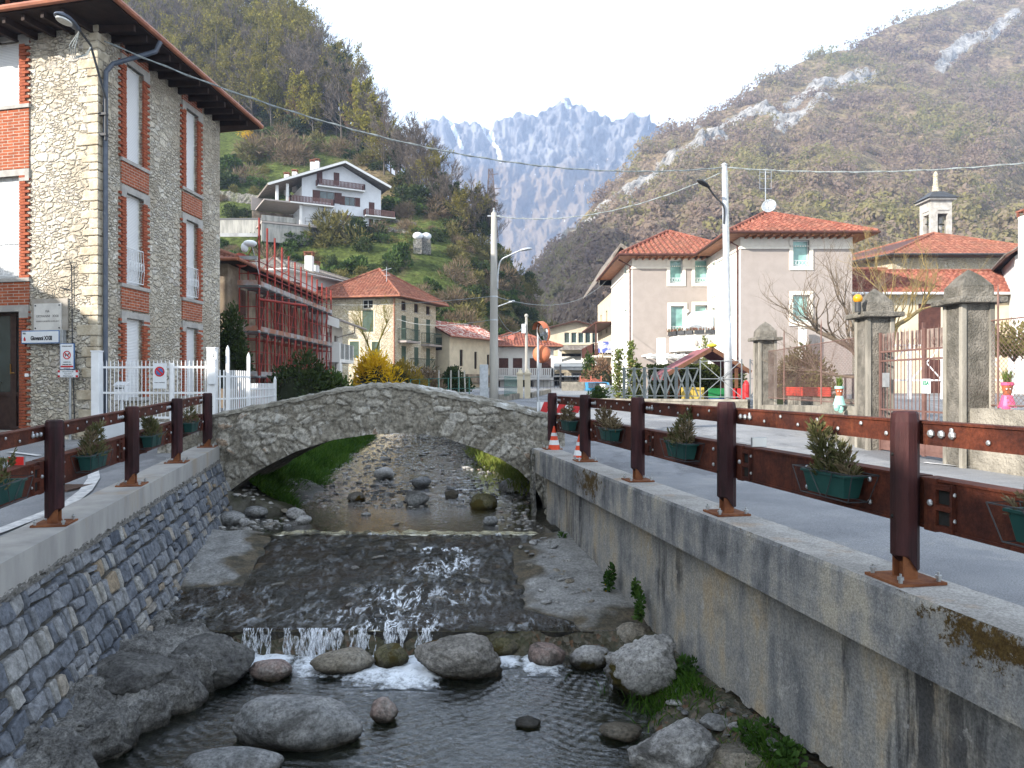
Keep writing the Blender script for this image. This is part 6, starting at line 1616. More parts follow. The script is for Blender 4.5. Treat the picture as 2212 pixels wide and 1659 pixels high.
# traffic mirror
c = at(1162, 890, 17.4); t = thing('traffic_mirror', 'convex traffic mirror with orange hood above an orange disc back on a steel post', 'traffic mirror', c)
b = MB(); b.tube([c - Z3 * .3, at(1162.5, 698, 17.4)], .03, 10); b.build('post', m_steel, t)
m_orange = mat('faded orange plastic', (.50, .165, .08), (.42, .13, .065), 2.5, .55, .05, 30, .003)
g = G('mirror glass'); m_mirr = g.bsdf((.75, .76, .76), .04, None, 1.0)
def mirror(c, ax, r, face):
    ax = V(ax).normalized(); b = MB(); b.lathe([(r, 0), (r * 1.04, -.02), (r * .9, -.07), (r * .5, -.11), (.03, -.12)], 24, c, axis=ax); o = b.build('mirror_back', m_orange, t, smooth=True)
    b = MB(); b.lathe([(r * .97, .005), (r * .7, .035), (r * .35, .055), (.01, .06)], 24, c, axis=ax); b.build('mirror_face', m_mirr, o, smooth=True)
    b = MB(); u = V((0, 0, 1)); sd = ax.cross(u).normalized(); u = sd.cross(ax); ps = []
    for i in range(13):
        a = lerp(R(20), R(160), i / 12); q_ = c + (sd * math.cos(a) + u * math.sin(a)) * r * 1.05; ps += [q_ - ax * .02, q_ + ax * .12]
    b.add(ps, [(2 * i, 2 * i + 2, 2 * i + 3, 2 * i + 1) for i in range(12)]); b.build('hood', m_orange, o)
mirror(at(1172, 718, 17.25), (-.62, -.35, -.12), .245, 1)
mirror(at(1170, 765, 17.55), (.25, .95, -.08), .205, 1)

# ------------------------------------------------------------------ right side of the street: pillars, walls, gate
m_pil = mat('roughcast concrete', (.25, .228, .195), (.16, .147, .125), 6, .95, 1.0, 30, .06, c3=(.095, .088, .072), s3=1.7, t3=.56)
m_pil2 = mat('smooth corner concrete', (.33, .305, .26), (.23, .212, .18), 3, .9, .5, 30, .02, c3=(.14, .13, .11), s3=2, t3=.56, streak=(1, 1, .25))
def pillar(x, y, zb, s, lab, zt=0):
    t = thing('stone_pillar', lab, 'pillar', (x, y, zb), 'stone gate pillars of the playground')
    b = MB(); h = s / 2; b.box(x - h + .02, x + h - .02, y - h + .02, y + h - .02, zb - .3, 1.34 + zt); b.build('shaft', m_pil, t)
    b = MB()
    for sx in (-1, 1):
        for sy in (-1, 1): b.box(x + sx * (h - .04) - .045, x + sx * (h - .04) + .045, y + sy * (h - .04) - .045, y + sy * (h - .04) + .045, zb - .3, 1.335 + zt)
    b.build('corner_strips', m_pil2, t, bevel=.012)
    c = h + .14; b = MB(); b.box(x - c, x + c, y - c, y + c, 1.34 + zt, 1.44 + zt); b.build('cap_slab', m_pil, t, bevel=.02)
    b = MB(); k = h + .0; z1, z2, z3 = 1.44 + zt, 1.64 + zt, 1.95 + zt
    ring = lambda w_, z: [(x - w_, y - w_, z), (x + w_, y - w_, z), (x + w_, y + w_, z), (x - w_, y + w_, z)]
    b.add(ring(k, z1) + ring(k * .97, z2) + ring(k * .5, lerp(z2, z3, .58)) + [(x, y, z3)], [(0, 1, 5, 4), (1, 2, 6, 5), (2, 3, 7, 6), (3, 0, 4, 7), (4, 5, 9, 8), (5, 6, 10, 9), (6, 7, 11, 10), (7, 4, 8, 11), (8, 9, 12), (9, 10, 12), (10, 11, 12), (11, 8, 12)])
    b.build('pyramid_cap', m_pil, t, bevel=.015); return t
P1, P2, P3 = (7.86, 23.3), (7.38, 15.28), (7.74, 12.72)
pillar(*P1, -1.1, .55, 'weathered concrete pillar with pyramid cap at the left end of the mesh fence')
pillar(*P2, -1.4, .55, 'weathered concrete gate pillar with amber lamp beside its cap, left of the iron gate')
pillar(*P3, -1.4, .55, 'weathered concrete gate pillar right of the iron gate, largest and nearest')
t = thing('warning_lamp', 'round amber warning lamp on the left gate pillar', 'lamp', (7.0, 15.1, 1.44))
c = at(1853, 645, 15.0); b = MB(); b.ball(c, .092, 16); b.build('dome', mat('amber plastic', (.72, .30, .012), (.62, .25, .01), 3, .25, 0, spec=.5), t, smooth=True)
b = MB(); b.lathe([(.06, 1.44), (.06, c.z - .06)], 10, (c.x, c.y, 0)); b.build('base', m_blackmetal, t)
m_lowwall = mat('rough low wall', (.33, .30, .25), (.23, .21, .175), 3, .95, 1.0, 20, .05, c3=(.13, .12, .10), s3=1.3, t3=.56)
def lowwall(name, lab, p, q, zb0, zb1, zt0, zt1, th, cap=None):
    p, q = V((*p, 0)), V((*q, 0)); d = (q - p).normalized(); n_ = V((d.y, -d.x, 0)) * th / 2
    t = thing(name, lab, 'wall', (p.x, p.y, zb0)); b = MB(); k = 24
    def f(u, v):
        c = p.lerp(q, u); zb, zt = lerp(zb0, zb1, u) - .3, lerp(zt0, zt1, u); w_ = .02 * noise.noise((c.x * 3, c.y * 3, v * 4))
        S = [n_ * (1 + w_ * 4) + Z3 * zb, n_ * (1 + w_ * 3) + Z3 * lerp(zb, zt, .5), n_ + Z3 * (zt + w_), -n_ + Z3 * (zt + w_), -n_ + Z3 * zb]
        return c + S[int(round(v * 4))]
    b.grid(f, 60, 4); b.build('masonry', m_lowwall, t)
    if cap:
        b = MB(); b.hexa([p + n_ * 1.2 + Z3 * zt0, q + n_ * 1.2 + Z3 * zt1, q - n_ * 1.2 + Z3 * zt1, p - n_ * 1.2 + Z3 * zt0, p + n_ * 1.2 + Z3 * (zt0 + cap), q + n_ * 1.2 + Z3 * (zt1 + cap), q - n_ * 1.2 + Z3 * (zt1 + cap), p - n_ * 1.2 + Z3 * (zt0 + cap)]); b.build('capping', m_pil2, t)
    return t
lowwall('low_wall', 'low rough concrete wall between two pillars under the mesh fence', (7.86, 23.0), (7.42, 15.55), -1.1, -1.4, -.64, -.46, .4)
lowwall('low_wall', 'low rough concrete wall at the right edge under the mesh fence', (7.78, 12.45), (8.5, 7.5), -1.4, -1.4, -.40, -.42, .4)
lowwall('low_wall', 'sunlit low wall with stone capping under the dark crossed railing', (3.2, 26.6), (7.55, 23.9), -.85, -1.05, -.58, -.56, .3, .07)
m_meshw = mat('rusty mesh wire', (.20, .12, .10), (.14, .085, .07), 6, .8, 0)
def meshfence(lab, p, q, za, zb, zt, posts, sp=.085):
    p, q = V((*p, 0)), V((*q, 0)); L = (q - p).length; d = (q - p) / L; H = zt - za
    t = thing('mesh_fence', lab, 'fence', (p.x, p.y, za)); b = MB()
    k = int((L + H) / sp)
    for i in range(k):
        for sg in (1, -1):
            s0 = i * sp - H if sg > 0 else i * sp
            a, e = s0, s0 + (H if sg > 0 else -H)
            z0_, z1_ = za, zt
            if sg > 0 and a < 0: z0_ += -a; a = 0
            if e > L: z1_ -= (e - L); e = L
            if sg < 0 and a > L: z0_ += a - L; a = L
            if sg < 0 and e < 0: z1_ += e; e = 0
            if z1_ - z0_ < .05: continue
            b.tube([p + d * a + Z3 * z0_, p + d * e + Z3 * z1_], .0035, 3, False)
    b.build('wire_mesh', m_meshw, t)
    for s_ in posts:
        b = MB(); c = p + d * s_; b.tube([c + Z3 * (za - .05), c + Z3 * (zt + .45), c + Z3 * (zt + .6)], [.02, .018, .002], 6); b.build('spiked_post', m_meshw, t)
    b = MB(); b.tube([p + Z3 * zt, q + Z3 * zt], .012, 5); b.tube([p + Z3 * (za + .03), q + Z3 * (za + .03)], .012, 5); b.build('tension_wire', m_meshw, t)
meshfence('rusty wire mesh fence with spiked posts between the first and second pillars', (7.86, 23.0), (7.42, 15.55), -.45, -.45, 1.0, (1.6, 4.6, 7.2))
meshfence('rusty wire mesh fence beyond the right gate pillar at the right edge', (7.95, 12.45), (8.75, 7.5), -.38, -.38, 1.05, (.15, 2.5))
# iron gate
gt = thing('iron_gate', 'rust brown double iron gate between the two tall pillars', 'gate', (7.5, 14, -1.4))
m_gate = mat('rust brown paint', (.17, .095, .08), (.125, .068, .058), 5, .7, .15, 50, .003)
GW = Wall((7.36, 15.0), (.22, -2.0)); gl = GW.L
for a, c in ((.02, gl * .66), (gl * .68, gl - .02)):
    b = MB(); zt = 1.02
    for l in (a, c): GW.box(b, l - .022, l + .022, -1.32, zt + (.1 if l == c and a < .1 else 0), -.022, .022)
    for z in (-1.3, -.83, -.52, .44, .62): GW.box(b, a, c, z, z + .035, -.015, .015)
    k = int((c - a) / .105)
    for i in range(1, k):
        l = lerp(a, c, i / k); b.tube([GW.p(l, -.82, 0), GW.p(l, zt - .02 - .18 * abs(i / k - .5), 0), GW.p(l, zt + .06 - .18 * abs(i / k - .5), 0)], [.0085, .0085, .001], 5)
        if i % 2: b.tube([GW.p(l + .035 * math.cos(q_), -.66 + .05 * math.sin(q_), .012) for q_ in [j * .9 for j in range(8)]], .006, 4)
        if i % 2 == 0: b.tube([GW.p(l + .045 * math.cos(q_), .78 + .07 * math.sin(q_), .012) for q_ in [j * .8 for j in range(8)]], .006, 4)
    o = b.build('gate_leaf', m_gate, gt)
    b = MB(); GW.box(b, a, c, -1.28, -.84, -.006, .006); GW.box(b, a + .1, c - .1, -1.22, -1.18, .006, .014); GW.box(b, a + .1, c - .1, -.94, -.9, .006, .014); b.build('sheet_panel', m_gate, o)
    b = MB()
    for l in [lerp(a, c, (i + .5) / 9) for i in range(9)]: GW.box(b, l - .04, l + .04, .66, 1.0, -.03, -.024)
    b.build('back_slats', mat('weathered boards', (.27, .21, .18), (.2, .155, .135), 8, .9, .3, 30, .006), o)
c = at(2004, 834, 13.5); lz = [q_ / 100 for q_ in range(int(gl * 100))]; l_ = min(lz, key=lambda q_: abs(GW.p(q_, 0).x / GW.p(q_, 0).y - c.x / c.y))
b = MB(); GW.box(b, l_ - .12, l_ + .12, c.z - .13, c.z + .13, .03, .036); o = b.build('notice_plate', m_signw, gt)
text('ESA', .10, 'lettering', o, GW.p(l_, c.z + .05, .038), GW.d, Z3, mat('green lettering', (.02, .22, .11), None, 4, .5, 0), bold=.004)
text('energia servizi', .03, 'lettering', o, GW.p(l_, c.z - .05, .038), GW.d, Z3, m_ink)
b = MB(); GW.box(b, .12, .34, -.06, .22, .02, .028); b.build('grey_plate', m_steel, gt)
# dark crossed railing panels on the low wall
m_rail_d = mat('dark blue grey railing', (.06, .075, .085), (.045, .058, .066), 5, .5, .05, 50, .002)
t = thing('crossed_railing', 'dark grey railing of crossed bars on the low wall before the playhouse', 'railing', (5, 25.5, -.5))
pa, pb = V((3.9, 26.1, 0)), V((6.15, 24.75, 0))
for i in range(7):
    a, c = pa.lerp(pb, i / 7), pa.lerp(pb, (i + 1) / 7); b = MB()
    for q_ in (a,): b.box(q_.x - .05, q_.x + .05, q_.y - .03, q_.y + .03, -.5, .58)
    b.bar(a + Z3 * -.42, c + Z3 * .5, .025, .05); b.bar(a + Z3 * .5, c + Z3 * -.42, .025, .05); b.bar(a + Z3 * -.4, c + Z3 * -.4, .03, .03); b.bar(a + Z3 * .52, c + Z3 * .52, .03, .03)
    b.build('crossed_panel', m_rail_d, t)
t = thing('wheel_railing', 'grey metal railing with star shaped bars beside the steel lamp pole', 'railing', (6.8, 24.3, -.5))
for pa, pb in ((V((6.2, 24.7, 0)), V((7.35, 24.0, 0))), (V((7.62, 24.0, 0)), V((8.5, 24.3, 0)))):
    b = MB(); z0, z1 = -.42, .75
    for q_ in (pa, pb): b.bar(q_ + Z3 * -.5, q_ + Z3 * .8, .035, .035)
    m_ = (pa + pb) / 2
    for a, c in ((pa + Z3 * z0, pb + Z3 * z0), (pa + Z3 * z1, pb + Z3 * z1), (pa + Z3 * z0, pb + Z3 * z1), (pa + Z3 * z1, pb + Z3 * z0), (m_ + Z3 * z0, m_ + Z3 * z1), (pa + Z3 * .17, pb + Z3 * .17)): b.bar(a, c, .014, .02)
    b.lathe([(.06, -.02), (.07, .02)], 10, m_ + Z3 * .17, axis=(.3, -.9, 0)); b.build('star_panel', mat('grey railing', (.19, .21, .225), (.15, .165, .18), 5, .5, .05, 50, .002), t)
# playhouse
t = thing('playhouse', 'wooden playhouse with plum roof and yellow, green, blue and red panels', 'playhouse', (6.4, 27, -.9))
m_pw = mat('dark playhouse wood', (.16, .075, .04), (.11, .05, .03), 5, .7, .2, 30, .005)
m_pr = mat('plum roofing', (.27, .10, .105), (.22, .08, .088), 3, .85, .15, 60, .004)
X0, X1, Y0_, Y1_ = 5.75, 7.5, 26.3, 28.2; eZ, rZ = .42, 1.22; xm = 7.05
b = MB()
for x in (5.85, 7.9):
    for y in (Y0_ + .1, Y1_ - .1): b.box(x - .05, x + .05, y - .05, y + .05, -.9, .55)
b.build('corner_post', m_pw, t)
Ap = [V((6.95, Y0_ - .25, rZ)), V((6.95, Y1_ + .25, rZ))]
b = MB(); L0, L1 = V((5.25, Y0_ - .25, .25)), V((5.25, Y1_ + .25, .25)); R0, R1 = V((8.3, Y0_ - .25, .4)), V((8.3, Y1_ + .25, .4)); u_ = V((0, 0, .06))
b.hexa([L0, Ap[0], Ap[1], L1, L0 + u_, Ap[0] + u_, Ap[1] + u_, L1 + u_]); b.hexa([Ap[0], R0, R1, Ap[1], Ap[0] + u_, R0 + u_, R1 + u_, Ap[1] + u_])
for i in range(8):
    x = lerp(5.25, 6.9, i / 8)
for i in range(9): y = lerp(Y0_ - .25, Y1_ + .1, i / 9); b.box(5.22, 5.27, y, y + .16, .14, .26)
b.build('roof', m_pr, t)
b = MB(); b.bar(L0 - V((0, .02, 0)), Ap[0] - V((0, .02, 0)), .04, .14); b.bar(Ap[0] - V((0, .02, 0)), R0 - V((0, .02, 0)), .04, .14); b.build('barge_board', m_pw, t)
for (a, c, z0, z1, col, nm) in ((5.95, 6.75, -.85, -.12, (.58, .42, .09), 'yellow_panel'), (6.9, 7.7, -.5, -.15, (.02, .20, .06), 'green_panel'), (6.9, 7.7, -.9, -.5, (.03, .06, .3), 'blue_panel'), (7.72, 8.2, -.9, -.15, (.45, .03, .03), 'red_panel')):
    b = MB(); b.box(a, c, Y0_ + .05, Y0_ + .1, z0, z1); b.box((a + c) / 2 - .012, (a + c) / 2 + .012, Y0_ + .035, Y0_ + .05, z0 + .04, z1 - .04); b.build(nm, mat('play ' + nm, col, None, 3, .5, .05, 40, .003), t)
b = MB(); b.ball((6.95, Y0_ - .25, 1.34), .13, 10, (1.4, 1, .6)); b.build('sun_ornament', mat('yellow ornament', (.65, .5, .05), None, 3, .5, 0), t)
# red perforated barrier, white railings and gym frame behind the fence
c0, c1 = at(1692, 838, 26), at(1795, 838, 23.5)
t = thing('red_barrier', 'low bright red perforated barrier strip behind the mesh fence', 'barrier', (c0.x, c0.y, -.4)); m_rb = mat('bright red plastic', (.62, .06, .035), (.5, .045, .03), 6, .5, .1, 30, .006)
b = MB(); d = (c1 - c0); d.z = 0
for i in range(5): b.bar((c0.x, c0.y, -.36 + i * .06), (c1.x, c1.y, -.36 + i * .06), .03, .035)
for i in range(40): q_ = V((c0.x, c0.y, 0)) + d * (i / 40); b.bar(q_ + Z3 * -.4, q_ + Z3 * -.1, .03, .035)
b.build('perforated_strip', m_rb, t)
lowwall('terrace_wall', 'low grey concrete edge wall below the red barrier', (9.6, 26.2), (10.0, 20.2), -1.0, -1.1, -.44, -.44, .25)
t = thing('white_railing', 'white metal railing with crossed bars seen through the iron gate', 'railing', (17, 30, -.5))
for i in range(7):
    x = 14.6 + i * 1.35; b = MB(); z0, z1 = .15, 1.55
    for zz in (z0, z1): b.bar((x, 30, zz), (x + 1.25, 30, zz), .05, .06)
    for xx in (x, x + 1.25): b.bar((xx, 30, -.6), (xx, 30, 1.6), .07, .07)
    b.bar((x, 30, z0), (x + 1.25, 30, z1), .03, .04)
    if i % 2: b.bar((x, 30, z1), (x + 1.25, 30, z0), .03, .04)
    b.build('railing_panel', m_whitemetal, t)
t = thing('gym_frame', 'dark playground bench frame under the bare tree', 'playground frame', (10.4, 22, -.6))
b = MB()
for x in (10.0, 10.9): b.tube([(x, 22, -1), (x, 22, .25), (x, 22.5, .25), (x, 22.5, -1)], .035, 6)
b.box(9.95, 10.95, 21.95, 22.55, .22, .28); b.build('frame', m_blackmetal, t)
c = at(1395 + 23, 0, 0)
t = thing('fire_extinguisher_post', 'small red hydrant post behind the star railing', 'hydrant', at(1612, 858, 25.5)); c = at(1612, 852, 25.5)
b = MB(); b.lathe([(.12, -.1), (.12, .32), (.08, .42), (.02, .48)], 10, c); b.box(c.x - .3, c.x - .2, c.y - .05, c.y + .05, c.z - .1, c.z + .2); b.build('body', m_signred, t)
# pot dolls on the wall
m_mint = mat('mint paint', (.38, .68, .60), (.32, .6, .53), 4, .4, .05, 40, .002); m_pink = mat('pink paint', (.75, .10, .22), (.65, .08, .18), 4, .4, .05, 40, .002); m_terra = mat('terracotta pot', (.38, .11, .05), (.32, .09, .04), 5, .8, .1, 40, .003)
def doll(c, m, lab, seed):
    t = thing('flowerpot_doll', lab, 'flower pot', c); r_ = random.Random(seed)
    b = MB(); b.lathe([(.135, 0), (.12, .03), (.075, .2), (.07, .2)], 14, c); b.build('skirt_pot', m, t, smooth=False)
    b = MB(); b.lathe([(.055, .2), (.085, .36), (.08, .36)], 14, c); b.build('head_pot', m_terra, t)
    b = MB(); b.lathe([(.088, .355), (.095, .36), (.095, .41), (.08, .41), (.075, .38)], 14, c); b.build('rim', m, t)
    b = MB()
    for sx in (-.03, .03): b.ball(c + V((sx - .03, -.075, .30)), .014, 6)
    b.build('eyes', m_signw, t)
    b = MB()
    for k, (dx, dz) in enumerate(((-.12, -.06), (-.03, -.1))): b.lathe([(.06, -.05), (.045, .05)], 10, c + V((dx, -.14, dz)), axis=(-.3, -.6, -.5)); b.tube([c + V((dx, -.1, dz)), c + V((dx * .4, -.08, .06))], .008, 5)
    b.build('foot_pots', m, t)
    b = MB()
    for _ in range(160): b.ct = r_.random(); b.leaf(c + V((r_.uniform(-.04, .04), r_.uniform(-.04, .04), .38)), V((r_.uniform(-.35, .35), r_.uniform(-.35, .35), 1)), .012, r_.uniform(.12, .28))
    b.build('grass_hair', leafy('grass hair', [(.07, .14, .02), (.14, .2, .05), (.2, .22, .06)]), t)
doll(at(1818, 880, 16.3) + V((-.05, 0, .05)), m_mint, 'mint green flowerpot doll with grassy hair sitting on the low wall', 1)
doll(at(2176, 880, 12.2), m_pink, 'pink flowerpot doll with grassy hair on the wall at the right edge', 2)

# ------------------------------------------------------------------ things at the far end of the right rail and down the street
m_cone = mat('orange cone', (.75, .09, .03), (.65, .07, .025), 4, .5, .05, 40, .002)
def cone(c, lab):
    t = thing('traffic_cone', lab, 'traffic cone', c, 'traffic cones behind the right rail'); c = V(c)
    b = MB(); b.box(c.x - .17, c.x + .17, c.y - .17, c.y + .17, c.z, c.z + .03); b.lathe([(.13, .03), (.02, .5), (.015, .52)], 16, c); b.build('body', m_cone, t)
    for h0, h1 in ((.16, .25), (.33, .39)):
        b = MB(); f = lambda h: lerp(.132, .022, (h - .03) / .47) + .002; b.lathe([(f(h0), h0), (f(h1), h1)], 16, c); b.build('white_band', m_signw, t)
cone(onR(1197, 978), 'orange white traffic cone beside the last right post'); cone(onR(1252, 1003), 'orange white traffic cone behind the second last right post'); 
t = thing('road_barrier', 'red and white striped barrier board on steel trestles at the bridge end', 'barrier', onR(1215, 960)); c = at(1215, 882, 16.3)
b = MB(); b.box(c.x - .55, c.x + .45, c.y - .015, c.y + .015, c.z - .1, c.z + .14); o = b.build('board', m_signw, t)
b = MB()
for i in range(3): x = c.x - .5 + i * .34; b.prism([(x, c.y - .017, c.z - .1), (x + .16, c.y - .017, c.z - .1), (x + .26, c.y - .017, c.z + .14), (x + .10, c.y - .017, c.z + .14)], (0, -.004, 0))
b.build('red_stripes', m_signred, o)
b = MB()
for x in (c.x - .5, c.x + .4): b.bar((x, c.y, -1.3), (x, c.y, c.z + .16), .04, .04)
for z in (-.75, -1.05): b.bar((c.x - .5, c.y, z), (c.x + .4, c.y, z), .03, .03)
b.build('trestle', m_steel, t)
# small gate pillars, garden walls, green mesh, hedge poles
for x, lab in ((1123.5, 'small cream gate pillar with pointed cap, left of the pair by the slim pole'), (1139.5, 'small cream gate pillar with pointed cap, right of the pair by the slim pole')):
    c = at(x, 858, 34); t = thing('gate_pillar', lab, 'pillar', c, 'small gate pillars in the street'); b = MB(); b.box(c.x - .13, c.x + .13, c.y - .13, c.y + .13, -1, c.z + 1.02); b.build('shaft', m_cream, t)
    b = MB(); b.box(c.x - .18, c.x + .18, c.y - .18, c.y + .18, c.z + 1.02, c.z + 1.1); b.lathe([(.14, 1.1), (.1, 1.17), (.02, 1.3)], 8, c); b.build('cap', m_cream, t)
lowwall('garden_wall', 'low pale garden wall running from the concrete pole to the small gate pillars', (-.6, 29.3), (.25, 33.8), -.75, -.7, -.42, -.42, .2)
lowwall('garden_wall', 'low pale garden wall beyond the small gate pillars', (.8, 34.2), (2.2, 44), -.7, -.5, -.4, -.3, .2)
t = thing('green_mesh_fence', 'green wire fence with thin posts above the stream left of the concrete pole', 'fence', (-2.5, 31, -.8)); m_gm = mat('green wire', (.06, .2, .16), None, 5, .5, 0)
b = MB(); PA, PB = V((-4.6, 34, -.8)), V((-.8, 29.6, -.7))
for i in range(9): q_ = PA.lerp(PB, i / 8); b.tube([q_, q_ + Z3 * 1.0], .022, 5)
for h in (.15, .55, 1.0): b.tube([PA + Z3 * h, PB + Z3 * h], .012, 5)
b.build('wire_panel', m_gm, t)
b = MB(); PA, PB = V((-.3, 30, -.5)), V((.2, 33.6, -.5))
for i in range(14): q_ = PA.lerp(PB, i / 13); b.tube([q_, q_ + Z3 * .8], .008, 4)
for h in (.1, .45, .8): b.tube([PA + Z3 * h, PB + Z3 * h], .012, 5)
tag(b.build('green_mesh_fence', m_gm), 'green wire fence on the pale garden wall right of the concrete pole', 'fence')
for i, x in enumerate((948, 974, 991, 1006)):
    c = at(x, 856, 44); b = MB(); b.tube([c - Z3 * .4, at(x - (3 if i == 3 else 0), 800, 44)], .045, 6)
    tag(b.build('vine_pole', m_pole), 'thin pale garden pole in a row before the dark hedge', 'pole', 'thin garden poles before the hedge')
t = thing('far_gate', 'dark iron sliding gate across the far end of the street', 'gate', (4.5, 62, -.5))
b = MB(); 
for i in range(22): x = 1.4 + i * .3; b.bar((x, 62, -.6), (x, 62, .95 if 8 < i < 18 else .35), .03, .03)
for z in (-.5, .3): b.bar((1.4, 62, z), (8, 62, z), .05, .05)
b.bar((4.0, 62, .9), (6.6, 62, .9), .05, .05); b.bar((4.0, 62, -.6), (4.0, 62, 1.6), .14, .14); b.build('bars', m_blackmetal, t)
# blue car, white boards, red net
c = onR(1296, 852); c = V((5.75, 49, zR(49) - .8)); t = thing('blue_car', 'small blue car parked down the street, mostly hidden by white boards', 'car', c)
m_car = mat('blue car paint', (.03, .20, .38), (.025, .18, .35), 2, .25, .02, 10, .002, spec=.6)
b = MB(); hw = .82; pr = [(0, .25), (-.05, .55), (.1, .85), (.9, .95), (1.6, 1.38), (2.9, 1.42), (3.6, 1.0), (3.75, .7), (3.7, .25)]
st = [(-hw, 1), (hw, 1)]
poly = [V((c.x - hw, c.y + y, c.z + z)) for y, z in pr]; b.prism(poly, (2 * hw, 0, 0)); b.build('body', m_car, t, bevel=.08, seg=3)
b = MB()
b.quad((c.x - hw * .8, c.y + .93, c.z + 1.0), (c.x + hw * .8, c.y + .93, c.z + 1.0), (c.x + hw * .75, c.y + 1.53, c.z + 1.36), (c.x - hw * .75, c.y + 1.53, c.z + 1.36))
for s_ in (-1, 1): x = c.x + s_ * (hw + .004); b.add([(x, c.y + 1.2, c.z + .98), (x, c.y + 3.3, c.z + .98), (x, c.y + 2.85, c.z + 1.34), (x, c.y + 1.65, c.z + 1.34)], [(0, 1, 2, 3)])
b.build('windows', glass('car glass', (.02, .025, .03)), t)
for s_ in (-1, 1):
    for y in (.7, 3.0): b = MB(); b.lathe([(.2, -.09), (.3, -.09), (.31, 0), (.3, .09), (.2, .09)], 16, c + V((s_ * hw, y, .3)), axis=(1, 0, 0)); b.build('wheel', m_blackmetal, t)
for s_ in (-1, 1): b = MB(); b.box(c.x + s_ * .6 - .12, c.x + s_ * .6 + .12, c.y - .07, c.y + .03, c.z + .62, c.z + .78); b.build('headlight', m_signw, t)
t = thing('white_board_fence', 'white solid board fence curving down the street before the blue car', 'fence', (3.9, 33, -.7)); b = MB()
for i in range(26):
    u = i / 26; x = lerp(4.0, 5.15, u); y = lerp(28.2, 44, u); x2 = lerp(4.0, 5.15, u + .034); y2 = lerp(28.2, 44, u + .034); zt = lerp(-.12, .0, math.sin(u * 1.6))
    b.hexa([(x, y, -.9), (x2, y2, -.9), (x2 + .04, y2, -.9), (x + .04, y, -.9), (x, y, zt), (x2, y2, zt), (x2 + .04, y2, zt), (x + .04, y, zt)])
b.build('boards', m_white, t)
t = thing('orange_net_fence', 'orange plastic net fence at a building site down the street', 'fence', (5, 56, -.4)); m_net = mat('orange net', (.5, .15, .11), (.42, .12, .09), 9, .7, 0)
b = MB()
for i in range(24): x = 5.1 + i * .068; b.bar((x, 56, -.35), (x, 56, .35 + .12 * math.sin(i * .5)), .03, .02)
for k in range(6): b.bar((5.1, 56, -.3 + k * .12), (6.66, 56, -.3 + k * .12), .02, .035)
for x in (5.1, 5.9, 6.66): b.bar((x, 56.03, -.5), (x, 56.03, .6), .06, .06)
b.build('net', m_net, t)
b = MB(); b.box(3.4, 5.2, 51, 51.4, -.6, .15); tag(b.build('stone_block', m_lowwall), 'sunlit low stone block at the street corner beside the blue car', 'wall')
# unseen houses added on the near left to shade stream, road and house front
q = [V((-26, -30)), V((-14.2, -30)), V((-14.2, 7.5)), V((-26, 7.5))]
t, Ws = house('unseen_shade_house', 'unseen plain row house added to shade the stream and the near road', q, -1.8, 7.6, m_cream); hip_roof(t, q, 7.6, 1.6, .6, m_tile_l, tw=.6, tl=.8)
q = [V((-34, 7)), V((-21, 7)), V((-21, 19)), V((-34, 19))]
t, Ws = house('unseen_shade_house', 'unseen plain corner house added to shade the lower stone house front', q, -1.8, 6.7, m_cream); hip_roof(t, q, 6.7, 1.6, .6, m_tile_l, tw=.6, tl=.8)
# ------------------------------------------------------------------ hills, mountain and air
RID_L = [(-1200, -600), (0, -230), (300, -110), (560, 60), (640, 135), (700, 205), (780, 285), (840, 372), (930, 440), (980, 478), (1040, 522), (1100, 560), (1150, 625), (1180, 690), (1210, 765), (1250, 826), (1300, 832)]
DEP_L = [(-700, 420), (-300, 320), (-150, 285), (0, 235), (100, 205), (200, 178), (300, 150), (400, 128), (500, 108), (600, 95), (700, 80), (780, 68), (860, 57)]
def hillL(x, y):
    Y = interp(y, DEP_L) + .00035 * max(0, x - 860) ** 2
    p = at(x, y, Y); p.z += 1.0 * noise.noise(p * .05) + .35 * noise.noise(p * .21); return p
def hillL_t(x, t):
    yr = interp(x, RID_L); yb = 856
    if t <= 1: return hillL(x, lerp(yb, yr, t))
    p = hillL(x, yr); k = (t - 1); p.y += 140 * k; p.z -= 75 * k; return p
def zone(x, y):
    n_ = .5 * noise.noise((x * .012, y * .016, 1)) + .25 * noise.noise((x * .04, y * .05, 2))
    forest = interp(x, [(300, 270), (470, 275), (700, 300), (760, 330), (850, 365), (980, 405), (1100, 500)]) - y
    z = .55
    dry = min((x - 700) / 160, 1) * min(1, max(0, (500 - y) / 90)) if x > 700 else 0
    z = lerp(z, .92, max(0, min(1, dry + n_ * .9 * (x > 640))))
    if x > 980: z = lerp(z, .85, min(1, (x - 980) / 160) * (.6 + n_))
    if forest > 0: z = lerp(z, .05, min(1, forest / 40))
    return max(0, min(1, z + n_ * .25))
g = G('hillside')
a = g.math('ADD', g.attr(), g.math('MULTIPLY', g.math('SUBTRACT', g.noise(.35, 7, .7), .5), .5))
col = g.ramp(a, [(0, (.055, .045, .03)), (.2, (.085, .072, .04)), (.42, (.08, .105, .026)), (.62, (.115, .145, .038)), (.78, (.17, .14, .07)), (1, (.235, .175, .105))])
col = g.mix(1.0, col, g.ramp(g.noise(1.3, 7, .75), [(.38, .45), (.62, 1.4)]), 'MULTIPLY')
m_hill = g.bsdf(col, .95, g.bump(g.noise(1.6, 7, .75), 1.0, .8), spec=.1)
b = MB(); nx, nt = 200, 120
def fl_(u, v):
    x = lerp(-1200, 1300, u ** .7); t = v * 1.35; p = hillL_t(x, t); yr = interp(x, RID_L)
    return (p.x, p.y, p.z, zone(x, lerp(856, yr, min(1, t))))
b.grid(fl_, nx, nt); struct(b.build('wooded_hill', m_hill, smooth=True))

